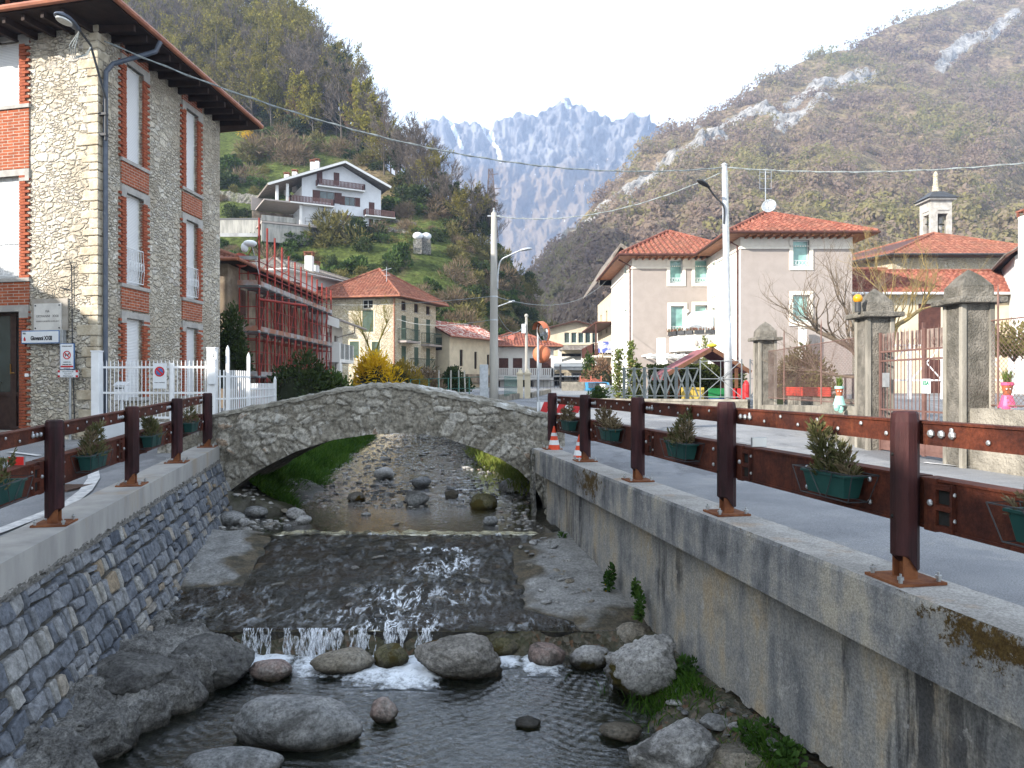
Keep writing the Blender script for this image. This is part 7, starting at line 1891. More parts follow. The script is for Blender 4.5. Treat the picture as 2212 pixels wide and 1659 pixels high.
RID_R = [(1060, 655), (1130, 600), (1190, 528), (1260, 445), (1330, 385), (1400, 328), (1480, 268), (1540, 228), (1600, 206), (1680, 152), (1750, 130), (1800, 114), (1900, 72), (2000, 32), (2100, -15), (2300, -110), (2600, -230), (3100, -380)]
DEP_R = [(-500, 1000), (-100, 800), (0, 730), (100, 650), (200, 570), (300, 480), (400, 390), (500, 310), (600, 240), (700, 180), (845, 118)]
ROCKS = [[(1500, 300), (1560, 285), (1620, 262), (1660, 258), (1690, 290), (1740, 262), (1790, 236)], [(1180, 510), (1260, 470), (1330, 425), (1420, 385), (1500, 345), (1560, 330)], [(1230, 545), (1290, 520), (1340, 490), (1380, 450)], [(2030, 145), (2070, 105), (2110, 85), (2190, 40)], [(1700, 250), (1760, 200), (1800, 190), (1880, 165)], [(1960, 20), (2040, 5), (2120, -20)], [(1640, 160), (1700, 150)]]
def seg_d(x, y, P):
    d = 1e9
    for (ax, ay), (bx, by) in zip(P, P[1:]):
        t = max(0, min(1, ((x - ax) * (bx - ax) + (y - ay) * (by - ay)) / ((bx - ax) ** 2 + (by - ay) ** 2)))
        d = min(d, math.hypot(x - ax - t * (bx - ax), (y - ay - t * (by - ay))))
    return d
def hillR(x, t):
    yr = interp(x, RID_R); y = lerp(845, yr, min(1, t))
    k = max(0, (1330 - x) / 270)
    Y = interp(y, DEP_R) + 170 * k
    p = at(x, y, Y); s = min(1, Y / 300)
    gl_ = 1 - 2 * abs(noise.noise(V((x * .009 + y * .004, y * .0035, 7)))); p.z += s * (12 * gl_ * max(0, min(1, (1 - t) * 3.5)) + 9 * noise.noise(p * .011) + 4 * noise.noise(p * .04)) * min(1, t * 3)
    rk = max(0, 1 - min(seg_d(x, y, P) for P in ROCKS[:]) / 27.0)
    n_ = noise.noise((x * .03, y * .045, 3)) + .6 * noise.noise((x * .09, y * .11, 5))
    r = max(0, min(1, rk * 1.3 + n_ * .5 - .25)) if rk > 0 else max(0, n_ - 1.0)
    if r > .3: p.z += s * 7 * r * (noise.noise(V((x * .07, y * .025, 9)))); p.y -= s * 13 * r * abs(noise.noise(V((x * .05, y * .035, 4)))) + s * 6 * r * noise.noise(V((x * .15, y * .1, 6)))
    if t > 1: p.y += 400 * (t - 1); p.z -= 260 * (t - 1)
    return p, r
g = G('mountainside')
a = g.noise(.02, 8, .68)
veg = g.ramp(a, [(.3, (.25, .18, .12)), (.45, (.30, .235, .12)), (.55, (.33, .235, .155)), (.7, (.28, .255, .10))])
veg = g.mix(1.0, veg, g.ramp(g.noise(.22, 6, .7), [(.38, .5), (.62, 1.35)]), 'MULTIPLY')
rock = g.ramp(g.noise(.16, 8, .72, g.map((1, 1, .5))), [(.4, (.26, .24, .215)), (.5, (.46, .435, .40)), (.6, (.62, .59, .55))])
rm = g.ramp(g.math('ADD', g.attr(), g.math('MULTIPLY', g.math('SUBTRACT', g.noise(.12, 7, .72), .5), 1.2)), [(.36, 0.), (.5, 1.)])
m_mtn = g.bsdf(g.mix(rm, veg, rock), .95, g.bump(g.noise(.3, 8, .75), 1.0, 3.0), spec=.1)
b = MB(); b.grid(lambda u, v: (lambda pr: (*pr[0], pr[1]))(hillR(lerp(1060, 3100, u ** 1.4), v * 1.15)), 240, 150); struct(b.build('right_mountain', m_mtn, smooth=True))

RID_C = [(700, 420), (800, 345), (880, 300), (915, 275), (937, 263), (950, 268), (961, 258), (975, 266), (987, 276), (1005, 271), (1016, 278), (1030, 268), (1046, 285), (1063, 291), (1069, 270), (1090, 264), (1107, 261), (1116, 246), (1137, 253), (1160, 262), (1163, 250), (1192, 232), (1219, 222), (1245, 231), (1274, 247), (1300, 256), (1321, 266), (1333, 256), (1362, 246), (1388, 250), (1406, 266), (1456, 277), (1500, 300), (1650, 380)]
def mtC(x, t):
    yr = interp(x, RID_C); y = lerp(760, yr, min(1, t)); Y = interp(min(1, t), [(0, 1150), (.35, 1500), (.62, 1640), (.85, 1700), (1, 1800)])
    p = at(x, y, Y)
    wv = 9 * noise.noise((x * .03, y * .03, 11)); rib = 1 - abs(noise.noise(((x + wv + .25 * y) * .022, y * .014, 1))) * 2; rib2 = 1 - abs(noise.noise(((x + wv - .2 * y) * .06, y * .03, 5))) * 2
    amp = min(1, max(0, (t - .25) * 2.5))
    p.y += amp * (-34 * rib - 20 * noise.noise((x * .06, y * .05, 5)) - 16 * rib2 * .6 - 12 * noise.noise((x * .17, y * .12, 2))) + 40 * noise.noise((x * .012, y * .012, 8)) * (1 - amp)
    p.z += amp * 3.5 * noise.noise((x * .12, 3, 1)) * (t > .9) + 6 * noise.noise((x * .05, y * .05, 7)) * (t < .9)
    if t > 1: p.y += 700 * (t - 1); p.z -= 900 * (t - 1)
    sn = 0
    for P in ([(1046, 288), (1075, 330), (1082, 355)], [(975, 270), (1000, 330)], [(1365, 252), (1395, 258)], [(1215, 232), (1228, 242)], [(1063, 295), (1068, 325)]):
        sn = max(sn, 1 - seg_d(x, y, P) / 7.0)
    if t > .5: sn = max(sn, .35 * noise.noise((x * .11, y * .2, 4)) + .25 * noise.noise((x * .3, y * .4, 4)))
    low = max(0, min(1, (y - 352) / 46 + .9 * noise.noise((x * .02, y * .03, 6))))
    return p, (.5 * low if sn < .3 else 1.0)
g = G('rock mountain')
rock = g.ramp(g.noise(.03, 9, .72, g.map((1, 1, .35))), [(.4, (.10, .098, .105)), (.5, (.22, .213, .21)), (.6, (.34, .325, .31))])
grs = g.ramp(g.noise(.012, 8, .7), [(.38, (.13, .10, .07)), (.5, (.235, .175, .11)), (.62, (.28, .21, .135)), (.7, (.18, .16, .14))])
col = g.mix(g.ramp(g.attr(), [(.05, 0.), (.4, 1.)]), rock, grs)
col = g.mix(g.ramp(g.math('ADD', g.attr(), g.math('MULTIPLY', g.math('SUBTRACT', g.noise(.06, 6, .7), .5), .4)), [(.72, 0.), (.8, 1.)]), col, (.86, .88, .92))
m_rockm = g.bsdf(col, .95, g.bump(g.noise(.05, 9, .75, g.map((1, 1, .4))), 1.0, 10.0), spec=.1)
b = MB(); b.grid(lambda u, v: (lambda pr: (*pr[0], pr[1]))(mtC(lerp(700, 1650, u), v * 1.1)), 420, 170); struct(b.build('rock_mountain', m_rockm, smooth=True))

# air: pale haze over the whole valley
b = MB(); b.box(-620, 1250, -70, 2050, -12, 930); g = G('haze air')
pv = g.n('VolumePrincipled', {'Color': (.54, .68, .98), 'Density': .00036, 'Anisotropy': .1})
g.nt.links.new(pv.outputs[0], g.out.inputs['Volume'])
struct(b.build('haze', g.mat), 'stuff')
# ------------------------------------------------------------------ chalet and walls on the left hill
A0, B0 = at(652, 829.5, 107), at(823, 829.5, 112.5)
fd = (B0 - A0); fd.z = 0; LF = fd.length; fd.normalize(); fn_ = V((fd.y, -fd.x, 0)); 
qc = [A0, B0, B0 - fn_ * 9, A0 - fn_ * 9]; zg = 22.6
hs = {0: [(.25 * LF, .39 * LF, 29.0, 30.8), (.52 * LF, .60 * LF, 28.8, 30.6), (.22 * LF, .40 * LF, 26.3, 27.9), (.53 * LF, .66 * LF, 26.2, 27.5), (.84 * LF, .915 * LF, 25.0, 27.1), (.42 * LF, .5 * LF, 23.9, 25.0), (.60 * LF, .71 * LF, 23.6, 24.8), (.84 * LF, .90 * LF, 22.7, 24.6), (.95 * LF, .985 * LF, 23.4, 24.6)]}
m_chw = mat('chalet white', (.66, .67, .69), (.60, .61, .63), 1.5, .9, .1, 40, .006)
t, Ws = house('chalet', 'white three storey chalet with brown balconies on the left hillside', qc, 19, 28.3, m_chw, hs); W = Ws[0]
b = MB(); b.add([W.p(0, 28.3), W.p(LF, 28.3), W.p(LF, 29.0), W.p(LF * .5, 31.9), W.p(0, 29.4)], [(0, 1, 2, 3, 4)]); b.build('gable', m_chw, t)
for i, h in enumerate(hs[0]): win(t, W, h, m_frame_b, shutters='closed' if h[3] - h[2] > 1.75 and i not in (0, 2) else 'open', sm=m_shut_b, pane=m_pane)
b = MB(); up = Z3 * .28
ap, re, le = W.p(LF * .5, 32.05, 1.6), W.p(LF * 1.09, 29.2, 1.6), W.p(-LF * .42, 27.5, 1.6); bk_ = fn_ * -12.5
for p, r in ((le, ap), (ap, re)): b.hexa([p, r, r + bk_, p + bk_, p + up, r + up, r + bk_ + up, p + bk_ + up])
b.build('roof', m_tile_g, t)
b = MB(); b.bar(ap + Z3 * .05, re + Z3 * .05, .12, .3); b.bar(le + Z3 * .05, ap + Z3 * .05, .12, .3); b.build('verge_board', m_whitew, t)
m_balc = mat('brown balcony wood', (.15, .075, .065), (.11, .055, .05), 4, .7, .1, 30, .004)
balcony(t, W, .17 * LF, .76 * LF, 28.4, 1.2, 'slats', m_balc, m_whitew, .9); balcony(t, W, -.16 * LF, .37 * LF, 25.6, 1.3, 'slats', m_balc, m_whitew, .9); balcony(t, W, .77 * LF, 1.16 * LF, 24.9, 1.2, 'slats', m_balc, m_whitew, .9)
b = MB()
for l, z0_, z1_ in ((-.18 * LF, 25.7, 28.2), (-.02 * LF, 21.5, 25.4), (-.30 * LF, 25.5, 27.8)): W.box(b, l - .18, l + .18, z0_, z1_, .2, .56)
b.build('veranda_post', m_whitew, t)
b = MB(); W.box(b, -.46 * LF, 0, 25.4, 25.6, -6, 1.2); W.box(b, -.5 * LF, -.05, 25.6, 27.5, -7, -6.8); b.build('veranda_floor', m_grey_pl, t)
b = MB(); W.box(b, -.5 * LF, 0, 22, 25.3, -6, -5.8); b.build('carport_wall', m_oldwall, t)
b = MB(); W.box(b, -.5 * LF, 1.12 * LF, 22.05, 22.3, -6, 2.2); b.build('terrace_slab', m_grey_pl, t)
b = MB(); c0, c1 = W.p(.0, 22.4, 2.1), W.p(LF * 1.1, 22.4, 2.1)
for h in (.45, .9): b.bar(c0 + Z3 * h, c1 + Z3 * h, .05, .05)
for i in range(14): q_ = c0.lerp(c1, i / 13); b.bar(q_, q_ + Z3 * .9, .05, .05)
b.build('terrace_railing', m_blackmetal, t)
b = MB(); W.box(b, -.5 * LF, .05 * LF, 19.5, 22.0, 1.6, 2.1); W.box(b, .05 * LF, .3 * LF, 20.2, 22.0, .6, 1.1); W.box(b, .97 * LF, 1.02 * LF, 18.5, 22.0, 1.2, 2.0); W.box(b, -.5 * LF, -.1 * LF, 22.35, 23.1, 2.0, 2.2); b.build('terrace_wall', m_conc, t)
for x, y in ((676, 364), (685, 362), (620, 391), (637, 385)):
    c = at(x, y, 113); chimney(t, c.x, c.y, c.z - 2.2, c.z + .9, .34, m_whitew, m_tile_o)
t = thing('hillside_wall', 'long pale concrete retaining wall left of the chalet', 'wall', at(530, 490, 107)); b = MB(); p, q_ = at(455, 492, 108), at(600, 492, 106); b.bar(p, q_, .5, 2.2); b.build('wall_slab', m_conc, t); b = MB(); b.bar(p + Z3 * 1.2, q_ + Z3 * 1.2, .6, .25); b.build('wall_cap', m_blackmetal, t)
m_dry_st = rubble('dry stone', .5, [(.2, .19, .175), (.28, .27, .25), (.16, .155, .14), (.24, .225, .2)], (.07, .07, .055), stain=(.08, .09, .04))
for x0, y0, x1, y1, hh, lab in ((465, 425, 590, 440, 2.2, 'dry stone terrace wall left of the chalet veranda'), (470, 395, 560, 388, 1.6, 'upper dry stone terrace wall below the shrubs left of the chalet'), (840, 492, 920, 508, 1.5, 'dry stone terrace wall right of the chalet'), (845, 470, 900, 478, 1.2, 'short dry stone wall behind the chalet right corner'), (1070, 655, 1115, 640, 1.2, 'small rocky outcrop wall on the green slope')):
    p, q_ = hillL(x0, y0), hillL(x1, y1); b = MB()
    b.grid(lambda u, v: p.lerp(q_, u) + V((0, -.8 + .25 * noise.noise((u * 22, v * 5, x0)), -1.2 + hh * v * (1 + .2 * noise.noise((u * 9, 0, x0))))), 50, 6); tag(b.build('terrace_wall', m_dry_st), lab, 'wall')
for x in (904, 922):
    c = hillL(x, 545); t = thing('water_tank', 'white domed tank on a stone block on the green slope, ' + ('left' if x < 910 else 'right') + ' of the pair', 'tank', c); c = c + V((0, -.6, .9))
    b = MB(); b.ball(c + Z3 * .95, .72, 14, (1, 1, .72)); b.build('dome', m_signw, t, smooth=True); b = MB(); b.box(c.x - .6, c.x + .6, c.y - .6, c.y + .6, c.z - 1.6, c.z + .45); b.build('stone_base', m_dry_st, t)

# ------------------------------------------------------------------ trees
m_bark = mat('grey bark', (.115, .098, .082), (.075, .063, .054), 6, .95, .5, 20, .02)
def make_tree(name, lab, cat, seed, h, mats, spread=.32, twig=9, leaf=(.10, .35), leafn=0, tint=(.4, .25), nl=19, low=.14, group=None, droop=0):
    r_ = random.Random(seed); t = thing(name, lab, cat, (0, 0, 0), group); tr = MB(); cr = MB()
    lean = V((r_.uniform(-.06, .06) * h, r_.uniform(-.06, .06) * h, 0))
    axis = [V((0, 0, -1.0)) + lean * 0, V((0, 0, h * .25)) + lean * .2, V((0, 0, h * .55)) + lean * .7, V((0, 0, h * .85)) + lean, V((0, 0, h)) + lean * 1.1]
    tr.tube(catmull(axis, 3), [lerp(h * .017, h * .003, i / 12) for i in range(13)], 6, False)
    def pt(z): 
        k = z / h; return V((0, 0, z)) + lean * min(1, k * 1.15)
    for i in range(nl):
        z = h * lerp(low, .93, (i + r_.random()) / nl); a = r_.uniform(0, 6.283); k = z / h
        L = h * spread * (1.15 - k * .75) * r_.uniform(.7, 1.2); d = V((math.cos(a), math.sin(a), r_.uniform(.5, 1.3) - droop))
        d.normalize(); p0 = pt(z); p1 = p0 + d * L * .5 + Z3 * L * .06; p2 = p0 + d * L + Z3 * L * .22
        tr.tube([p0, p1, p2], [h * .006 * (1.2 - k), h * .0035, h * .0012], 4, False)
        for j in range(7):
            s_ = r_.uniform(.3, 1); q0 = p0.lerp(p1, s_ * 2) if s_ < .5 else p1.lerp(p2, s_ * 2 - 1)
            d2 = (d + V((r_.uniform(-.9, .9), r_.uniform(-.9, .9), r_.uniform(-.1, .9)))).normalized(); L2 = L * r_.uniform(.3, .55); q1 = q0 + d2 * L2
            tr.tube([q0, q1], [h * .0022, h * .0008], 3, False)
            cr.ct = max(0, min(1, r_.gauss(tint[0], tint[1])))
            for m in range(twig):
                s2 = r_.uniform(.15, 1.05); w_ = q0.lerp(q1, s2); d3 = d2 + V((r_.uniform(-1, 1), r_.uniform(-1, 1), r_.uniform(-.4, 1)))
                cr.leaf(w_, d3, h * .0045, L2 * r_.uniform(.35, .8))
            for m in range(leafn):
                w_ = q0.lerp(q1, r_.uniform(.1, 1.1)) + V((r_.uniform(-1, 1), r_.uniform(-1, 1), r_.uniform(-1, 1))) * L2 * .4
                cr.leaf(w_, (r_.uniform(-1, 1), r_.uniform(-1, 1), r_.uniform(-1, 1)), leaf[0] * r_.uniform(.6, 1.3), leaf[1] * r_.uniform(.6, 1.3))
    tr.build('trunk', mats[0], t); cr.build('crown', mats[1], t); return t
m_twig = leafy('bare twigs', [(.075, .064, .058), (.125, .105, .09), (.18, .145, .12), (.14, .125, .085)], .15, .9)
m_bud = leafy('budding twigs', [(.10, .09, .025), (.17, .15, .035), (.24, .205, .045), (.17, .13, .06)], .3, .9)
m_yel = leafy('yellow green leaves', [(.15, .14, .03), (.235, .21, .04), (.32, .27, .05)], .35, .9)
m_ivy = leafy('dark evergreen leaves', [(.02, .035, .012), (.035, .055, .016), (.06, .08, .025)], .15, .6)
m_rus = leafy('russet twigs', [(.17, .10, .065), (.24, .145, .09), (.2, .14, .09)], .2, .9)
GRP = 'trees on the wooded hill'
protos = [(make_tree('bare_tree', 'bare grey leafless tree in the wood on the left hill', 'tree', 1, 12.5, (m_bark, m_twig), spread=.4, twig=12, group=GRP), 5),
          (make_tree('bare_tree', 'bare grey leafless tree in the wood on the left hill', 'tree', 2, 11.5, (m_bark, m_twig), spread=.34, twig=13, group=GRP), 4),
          (make_tree('budding_tree', 'olive budding tree in the wood on the left hill', 'tree', 3, 12, (m_bark, m_bud), spread=.42, leafn=11, leaf=(.2, .38), twig=7, group=GRP), 4),
          (make_tree('yellow_green_tree', 'fresh yellow green tree in the wood on the left hill', 'tree', 4, 11, (m_bark, m_yel), leafn=20, leaf=(.26, .45), twig=3, spread=.36, group=GRP), 1.6),
          (make_tree('ivy_clad_tree', 'dark ivy clad tree in the wood on the left hill', 'tree', 5, 11, (m_bark, m_ivy), leafn=26, leaf=(.28, .42), twig=3, spread=.22, low=.12, group=GRP), 1.6),
          (make_tree('russet_tree', 'bare russet brown tree in the wood on the left hill', 'tree', 6, 10, (m_bark, m_rus), twig=13, spread=.25, group=GRP), 1)]
r_ = random.Random(42); first = set(); pts = []
def tree_line(x): return interp(x, [(250, 262), (470, 272), (620, 285), (720, 308), (800, 362), (880, 425), (980, 492), (1060, 548)])
tries = 0
while len(pts) < 235 and tries < 9000:
    tries += 1; x = r_.uniform(210, 1090); yl, yr = tree_line(x), interp(x, RID_L)
    if yl - yr < 4: continue
    y = lerp(yl, yr - 2, r_.random() ** .85)
    if x > 980 and r_.random() < .5: continue
    if any((x - a) ** 2 + ((y - c) * 1.5) ** 2 < (17 + max(0, y - 150) * .03) ** 2 for a, c in pts): continue
    pts.append((x, y))
for i in range(46):   # a closer row along the skyline
    x = lerp(520, 1060, (i + r_.random() * .8) / 46); pts.append((x, interp(x, RID_L) + r_.uniform(0, 7)))
pts.sort()
for x, y in pts:
    ws_ = [w_ * (1 if k not in (2, 3) else (3.2 if x < 690 else .5)) * (1 if k != 4 else (1 if x > 640 else .5)) for k, (_, w_) in enumerate(protos)]
    k = r_.choices(range(len(protos)), ws_)[0]; pr = protos[k][0]; loc = hillL(x, y); loc.z -= .3
    sc_ = r_.uniform(.8, 1.3) * interp(x, [(500, 1.1), (720, 1.0), (850, .8), (1000, .6), (1090, .5)])
    if k not in first: first.add(k); pr.location = loc; pr.scale = (sc_,) * 3
    else: dup(pr, loc, r_.uniform(0, 6.28), (sc_, sc_, sc_ * r_.uniform(.9, 1.15)))
for x, y, k, s_, lab in ((800, 340, 0, .8, 'bare pale tree alone on the brown slope above the chalet roof'), (640, 290, 5, 1.0, 'bare russet tree above the yellow bushes on the meadow'), (520, 270, 0, .9, 'bare tree at the wood edge beside the stone house eave'), (855, 372, 1, .8, 'slim bare tree on the dry slope right of the chalet'), (905, 395, 1, .7, 'thin bare tree on the dry slope above the tanks')):
    dup(protos[k][0], hillL(x, y), r_.uniform(0, 6), s_, lab, GRP)

# ------------------------------------------------------------------ shrubs
m_shr_g = leafy('green shrub leaves', [(.03, .055, .015), (.055, .095, .022), (.095, .14, .035)], .25)
m_shr_o = leafy('olive shrub leaves', [(.10, .095, .03), (.15, .135, .045), (.2, .175, .07)], .25, .9)
m_shr_b = leafy('brown shrub twigs', [(.13, .095, .06), (.19, .14, .09), (.24, .18, .115)], .2, .9)
m_fors = leafy('forsythia flowers', [(.50, .30, .012), (.66, .42, .015), (.75, .52, .03)], .35, .9)
def bush(b, c, rad, n, lw, ll, r_, clumps=9, stemdir=.4):
    c = V(c); cl = []
    for _ in range(clumps):
        a = r_.uniform(0, 6.283); z = r_.uniform(-.1, 1) ; k = math.sqrt(max(0, 1 - max(0, z) ** 2)) * r_.uniform(.3, .9)
        cl.append((V((math.cos(a) * k * rad[0], math.sin(a) * k * rad[1], z * rad[2] * .8)), r_.uniform(.28, .5), r_.gauss(.5, .25)))
    for _ in range(n):
        o, s_, tn = r_.choice(cl); d = V((r_.gauss(0, 1), r_.gauss(0, 1), r_.gauss(0, 1))); d.normalize()
        p = c + o + V((d.x * rad[0], d.y * rad[1], d.z * rad[2])) * s_ * r_.uniform(.55, 1.05)
        if p.z < c.z - .05: p.z = c.z + r_.uniform(0, .2)
        b.ct = max(0, min(1, tn + r_.gauss(0, .16)))
        b.leaf(p, d + V((0, 0, stemdir)) + V((r_.uniform(-.6, .6), r_.uniform(-.6, .6), r_.uniform(-.4, .4))), lw * r_.uniform(.7, 1.3), ll * r_.uniform(.7, 1.3))
    return b
def shrub(name, lab, cat, c, rad, n, lw, ll, m, seed, group=None, clumps=9, stems=True, core=0):
    r_ = random.Random(seed); t = thing(name, lab, cat, c, group)
    if core:
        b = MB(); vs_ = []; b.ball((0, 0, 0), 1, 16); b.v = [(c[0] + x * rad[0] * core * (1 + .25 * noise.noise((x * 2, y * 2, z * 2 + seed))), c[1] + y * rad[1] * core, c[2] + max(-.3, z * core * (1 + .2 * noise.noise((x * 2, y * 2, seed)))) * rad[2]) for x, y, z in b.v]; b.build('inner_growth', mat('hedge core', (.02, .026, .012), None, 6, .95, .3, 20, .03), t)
    b = MB(); bush(b, c, rad, n, lw, ll, r_, clumps); b.build('foliage', m, t)
    if stems:
        b = MB(); c = V(c)
        for k in range(5): a = r_.uniform(0, 6.28); b.tube([c - Z3 * .2, c + V((math.cos(a) * rad[0] * .3, math.sin(a) * rad[1] * .3, rad[2] * .5)), c + V((math.cos(a) * rad[0] * .6, math.sin(a) * rad[1] * .6, rad[2] * .9))], [.03, .02, .006], 4, False)
        b.build('stems', m_bark, t)
    return t
SG = 'shrubs on the left slope'
sp_ = [shrub('green_shrub', 'rounded green shrub on the grassy left slope', 'shrub', (0, 0, 0), (1.6, 1.6, 1.5), 900, .16, .26, m_shr_g, 1, SG), shrub('olive_shrub', 'olive budding shrub on the left slope', 'shrub', (0, 0, 0), (1.7, 1.7, 1.9), 900, .09, .40, m_shr_o, 2, SG),
       shrub('brown_shrub', 'brown leafless shrub on the left slope', 'shrub', (0, 0, 0), (1.8, 1.8, 1.6), 900, .05, .6, m_shr_b, 3, SG), shrub('dark_shrub', 'dark evergreen shrub on the left slope', 'shrub', (0, 0, 0), (1.5, 1.5, 2.2), 1000, .16, .26, m_ivy, 4, SG)]
used_ = set(); n_s = 0; pts = []; tries = 0
while n_s < 270 and tries < 8000:
    tries += 1; x = r_.uniform(470, 1240); yr = max(interp(x, RID_L), tree_line(x) - 15); y = r_.uniform(yr, 800)
    if 590 < x < 850 and 340 < y < 500: continue
    if x < 720 and 280 < y < 345 and r_.random() < .5: continue
    if (x - 930) ** 2 + (y - 585) ** 2 < 60 ** 2 and r_.random() < .8: continue
    if any((x - a) ** 2 + (y - c) ** 2 < 13 ** 2 for a, c in pts): continue
    pts.append((x, y)); n_s += 1
    if x > 980: wts = (1.2, 3, 3.2, 1.6)
    elif y < 480 and x > 800: wts = (.4, 1.5, 4, .4)
    else: wts = (3, 2, 1.6, 1.0)
    k = r_.choices(range(4), wts)[0]; pr = sp_[k]; loc = hillL(x, y); loc.z -= .3; s_ = r_.uniform(.6, 1.35) * (1.1 if y > 560 else .9)
    if k not in used_: used_.add(k); pr.location = loc; pr.scale = (s_,) * 3
    else: dup(pr, loc, r_.uniform(0, 6.28), (s_, s_, s_ * r_.uniform(.7, 1.3)))
for x, y, k, s_ in ((570, 342, 2, 2.3), (610, 338, 2, 2.6), (640, 352, 2, 2.0), (545, 352, 1, 1.8), (505, 372, 0, 1.8), (530, 392, 2, 1.7), (560, 408, 0, 1.5), (480, 405, 3, 1.6), (590, 425, 0, 1.2), (700, 505, 1, 2.0), (745, 520, 1, 2.2), (790, 515, 3, 1.6), (640, 515, 0, 1.5), (600, 520, 0, 1.4), (850, 450, 0, 1.6), (870, 430, 3, 1.3), (690, 322, 1, 1.6), (740, 330, 2, 1.8)):
    dup(sp_[k], hillL(x, y) - Z3 * .4, x, (s_ * 1.1, s_ * 1.1, s_))
pu = 0
while pu < 70:   # dark undergrowth between the trunks
    x = r_.uniform(330, 1000); yl, yr = tree_line(x), interp(x, RID_L)
    if yl - yr < 8: continue
    y = lerp(yl, yr, r_.random() ** 1.6 * .9); loc = hillL(x, y); loc.z -= .4; s_ = r_.uniform(1.0, 2.2); pu += 1
    d = dup(sp_[r_.choice((3, 3, 2, 1))], loc, r_.uniform(0, 6), (s_, s_, s_ * r_.uniform(.6, 1.0))); d['label'] = d['label'].split(' on the')[0] + ' under the trees of the wooded left hill'; d['group'] = 'undergrowth in the hill wood'
fo = shrub('forsythia_bush', 'yellow flowering bush on the meadow below the wood, nearest the house eave', 'shrub', hillL(530, 300), (1.7, 1.7, 2.0), 800, .10, .34, m_fors, 5)
dup(fo, hillL(585, 300), 1, (.8, .8, .7), 'small yellow flowering bush in the middle of the meadow below the wood'); dup(fo, hillL(628, 318), 2, (.9, .9, 1.1), 'tall yellow flowering bush at the right of the meadow below the wood'); dup(fo, hillL(476, 350), 2, .8, 'yellow flowering bush beside the stone house wall above the terraces'); dup(fo, hillL(765, 530), 2, (.6, .6, .8), 'small yellow flowering bush under the chalet terrace')

# forest on the far mountain: too many crowns to count
r_ = np.random.default_rng(5)
allv = []; allf = []; allt = []; base = 0; cnt = 0
rr = random.Random(9)
while cnt < 9500:
    x = rr.uniform(1080, 2420); t_ = rr.random() ** 1.25 * 1.005
    p, rk = hillR(x, t_)
    if rk > .2 and rr.random() < .93: continue
    if p.y < 128: continue
    n_ = noise.noise(p * .012)
    if n_ < -.35 and rr.random() < .6: continue
    cnt += 1
    s_ = rr.uniform(1.8, 3.8) * (1 + .0008 * p.y); k = 64 if p.y < 330 else 32
    hh = s_ * rr.uniform(1.0, 1.7)
    u = r_.normal(size=(k, 3)); u /= np.linalg.norm(u, axis=1)[:, None]; rad = r_.uniform(.7, 1, (k, 1))
    cpos = u * rad * np.array([s_, s_, hh * .6]) + np.array([p.x, p.y, p.z + hh * .55])
    a1 = r_.normal(size=(k, 3)); un = u + r_.normal(0, .28, (k, 3)); un /= np.linalg.norm(un, axis=1)[:, None]; a1 -= un * (a1 * un).sum(1)[:, None]; a1 /= np.linalg.norm(a1, axis=1)[:, None]; a2 = np.cross(a1, un); a2 /= np.linalg.norm(a2, axis=1)[:, None] + 1e-6
    q_ = s_ * r_.uniform(.14, .30, (k, 1))
    v4 = np.stack([cpos - a1 * q_, cpos + a2 * q_ * .6, cpos + a1 * q_, cpos - a2 * q_ * .6], 1).reshape(-1, 3)
    allv.append(v4); allf.append(np.arange(4 * k).reshape(k, 4) + base); base += 4 * k
    tn = min(1, max(0, .45 + .5 * noise.noise(p * .013 + V((9, 1, 4))) + rr.gauss(0, .13)))
    allt.append(np.clip(np.repeat(tn + r_.normal(0, .06, k), 4), 0, 1))
m_forest = leafy('far forest crowns', [(.22, .165, .14), (.30, .22, .165), (.33, .25, .185), (.30, .26, .12), (.33, .29, .11), (.20, .225, .085)], .5, .95)
struct(np_mesh('mountain_forest', np.concatenate(allv), np.concatenate(allf), m_forest, np.concatenate(allt)), 'stuff')

# ------------------------------------------------------------------ plants in the village
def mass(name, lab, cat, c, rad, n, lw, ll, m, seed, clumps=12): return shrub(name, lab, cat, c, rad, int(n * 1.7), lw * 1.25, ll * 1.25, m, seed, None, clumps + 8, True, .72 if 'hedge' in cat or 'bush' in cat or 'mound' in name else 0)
mass('laurel_bush', 'big dark green rounded bush behind the white fence at the bridge end', 'bush', at(650, 868, 24) , (1.05, .9, 1.35), 3200, .05, .10, m_ivy, 11, 16)
mass('green_bush', 'lighter green bush right of the big dark bush behind the bridge', 'bush', at(722, 872, 24.5), (.55, .6, .95), 1500, .045, .09, m_shr_g, 12)
mass('forsythia', 'bright yellow flowering forsythia behind the bridge crown', 'bush', at(810, 852, 36), (1.25, 1.1, 1.9), 2600, .05, .16, m_fors, 13, 14)
mass('fading_forsythia', 'half faded olive yellow forsythia right of the bright one', 'bush', at(868, 856, 38), (1.1, 1.0, 1.7), 2000, .05, .16, leafy('fading forsythia', [(.17, .13, .04), (.3, .21, .03), (.16, .15, .05)], .3, .9), 14)
mass('ivy_hedge', 'dark green ivy hedge between the stone house and the scaffolding', 'hedge', at(500, 800, 28.5), (.75, .9, 2.3), 2600, .06, .11, m_ivy, 15, 14)
mass('dark_hedge', 'dark clipped hedge behind the thin garden poles', 'hedge', at(982, 858, 47), (1.25, 1.0, 1.75), 2400, .08, .14, m_ivy, 16, 14)
mass('garden_shrub', 'brown and green shrubbery at the foot of the shuttered stone house', 'shrub', at(915, 850, 46), (1.4, 1.2, 1.3), 1500, .06, .2, m_shr_b, 17)
mass('russet_bush', 'reddish brown bush at the street corner above the orange net', 'bush', at(1292, 828, 58), (1.3, 1, 1.7), 1300, .07, .18, m_rus, 18)
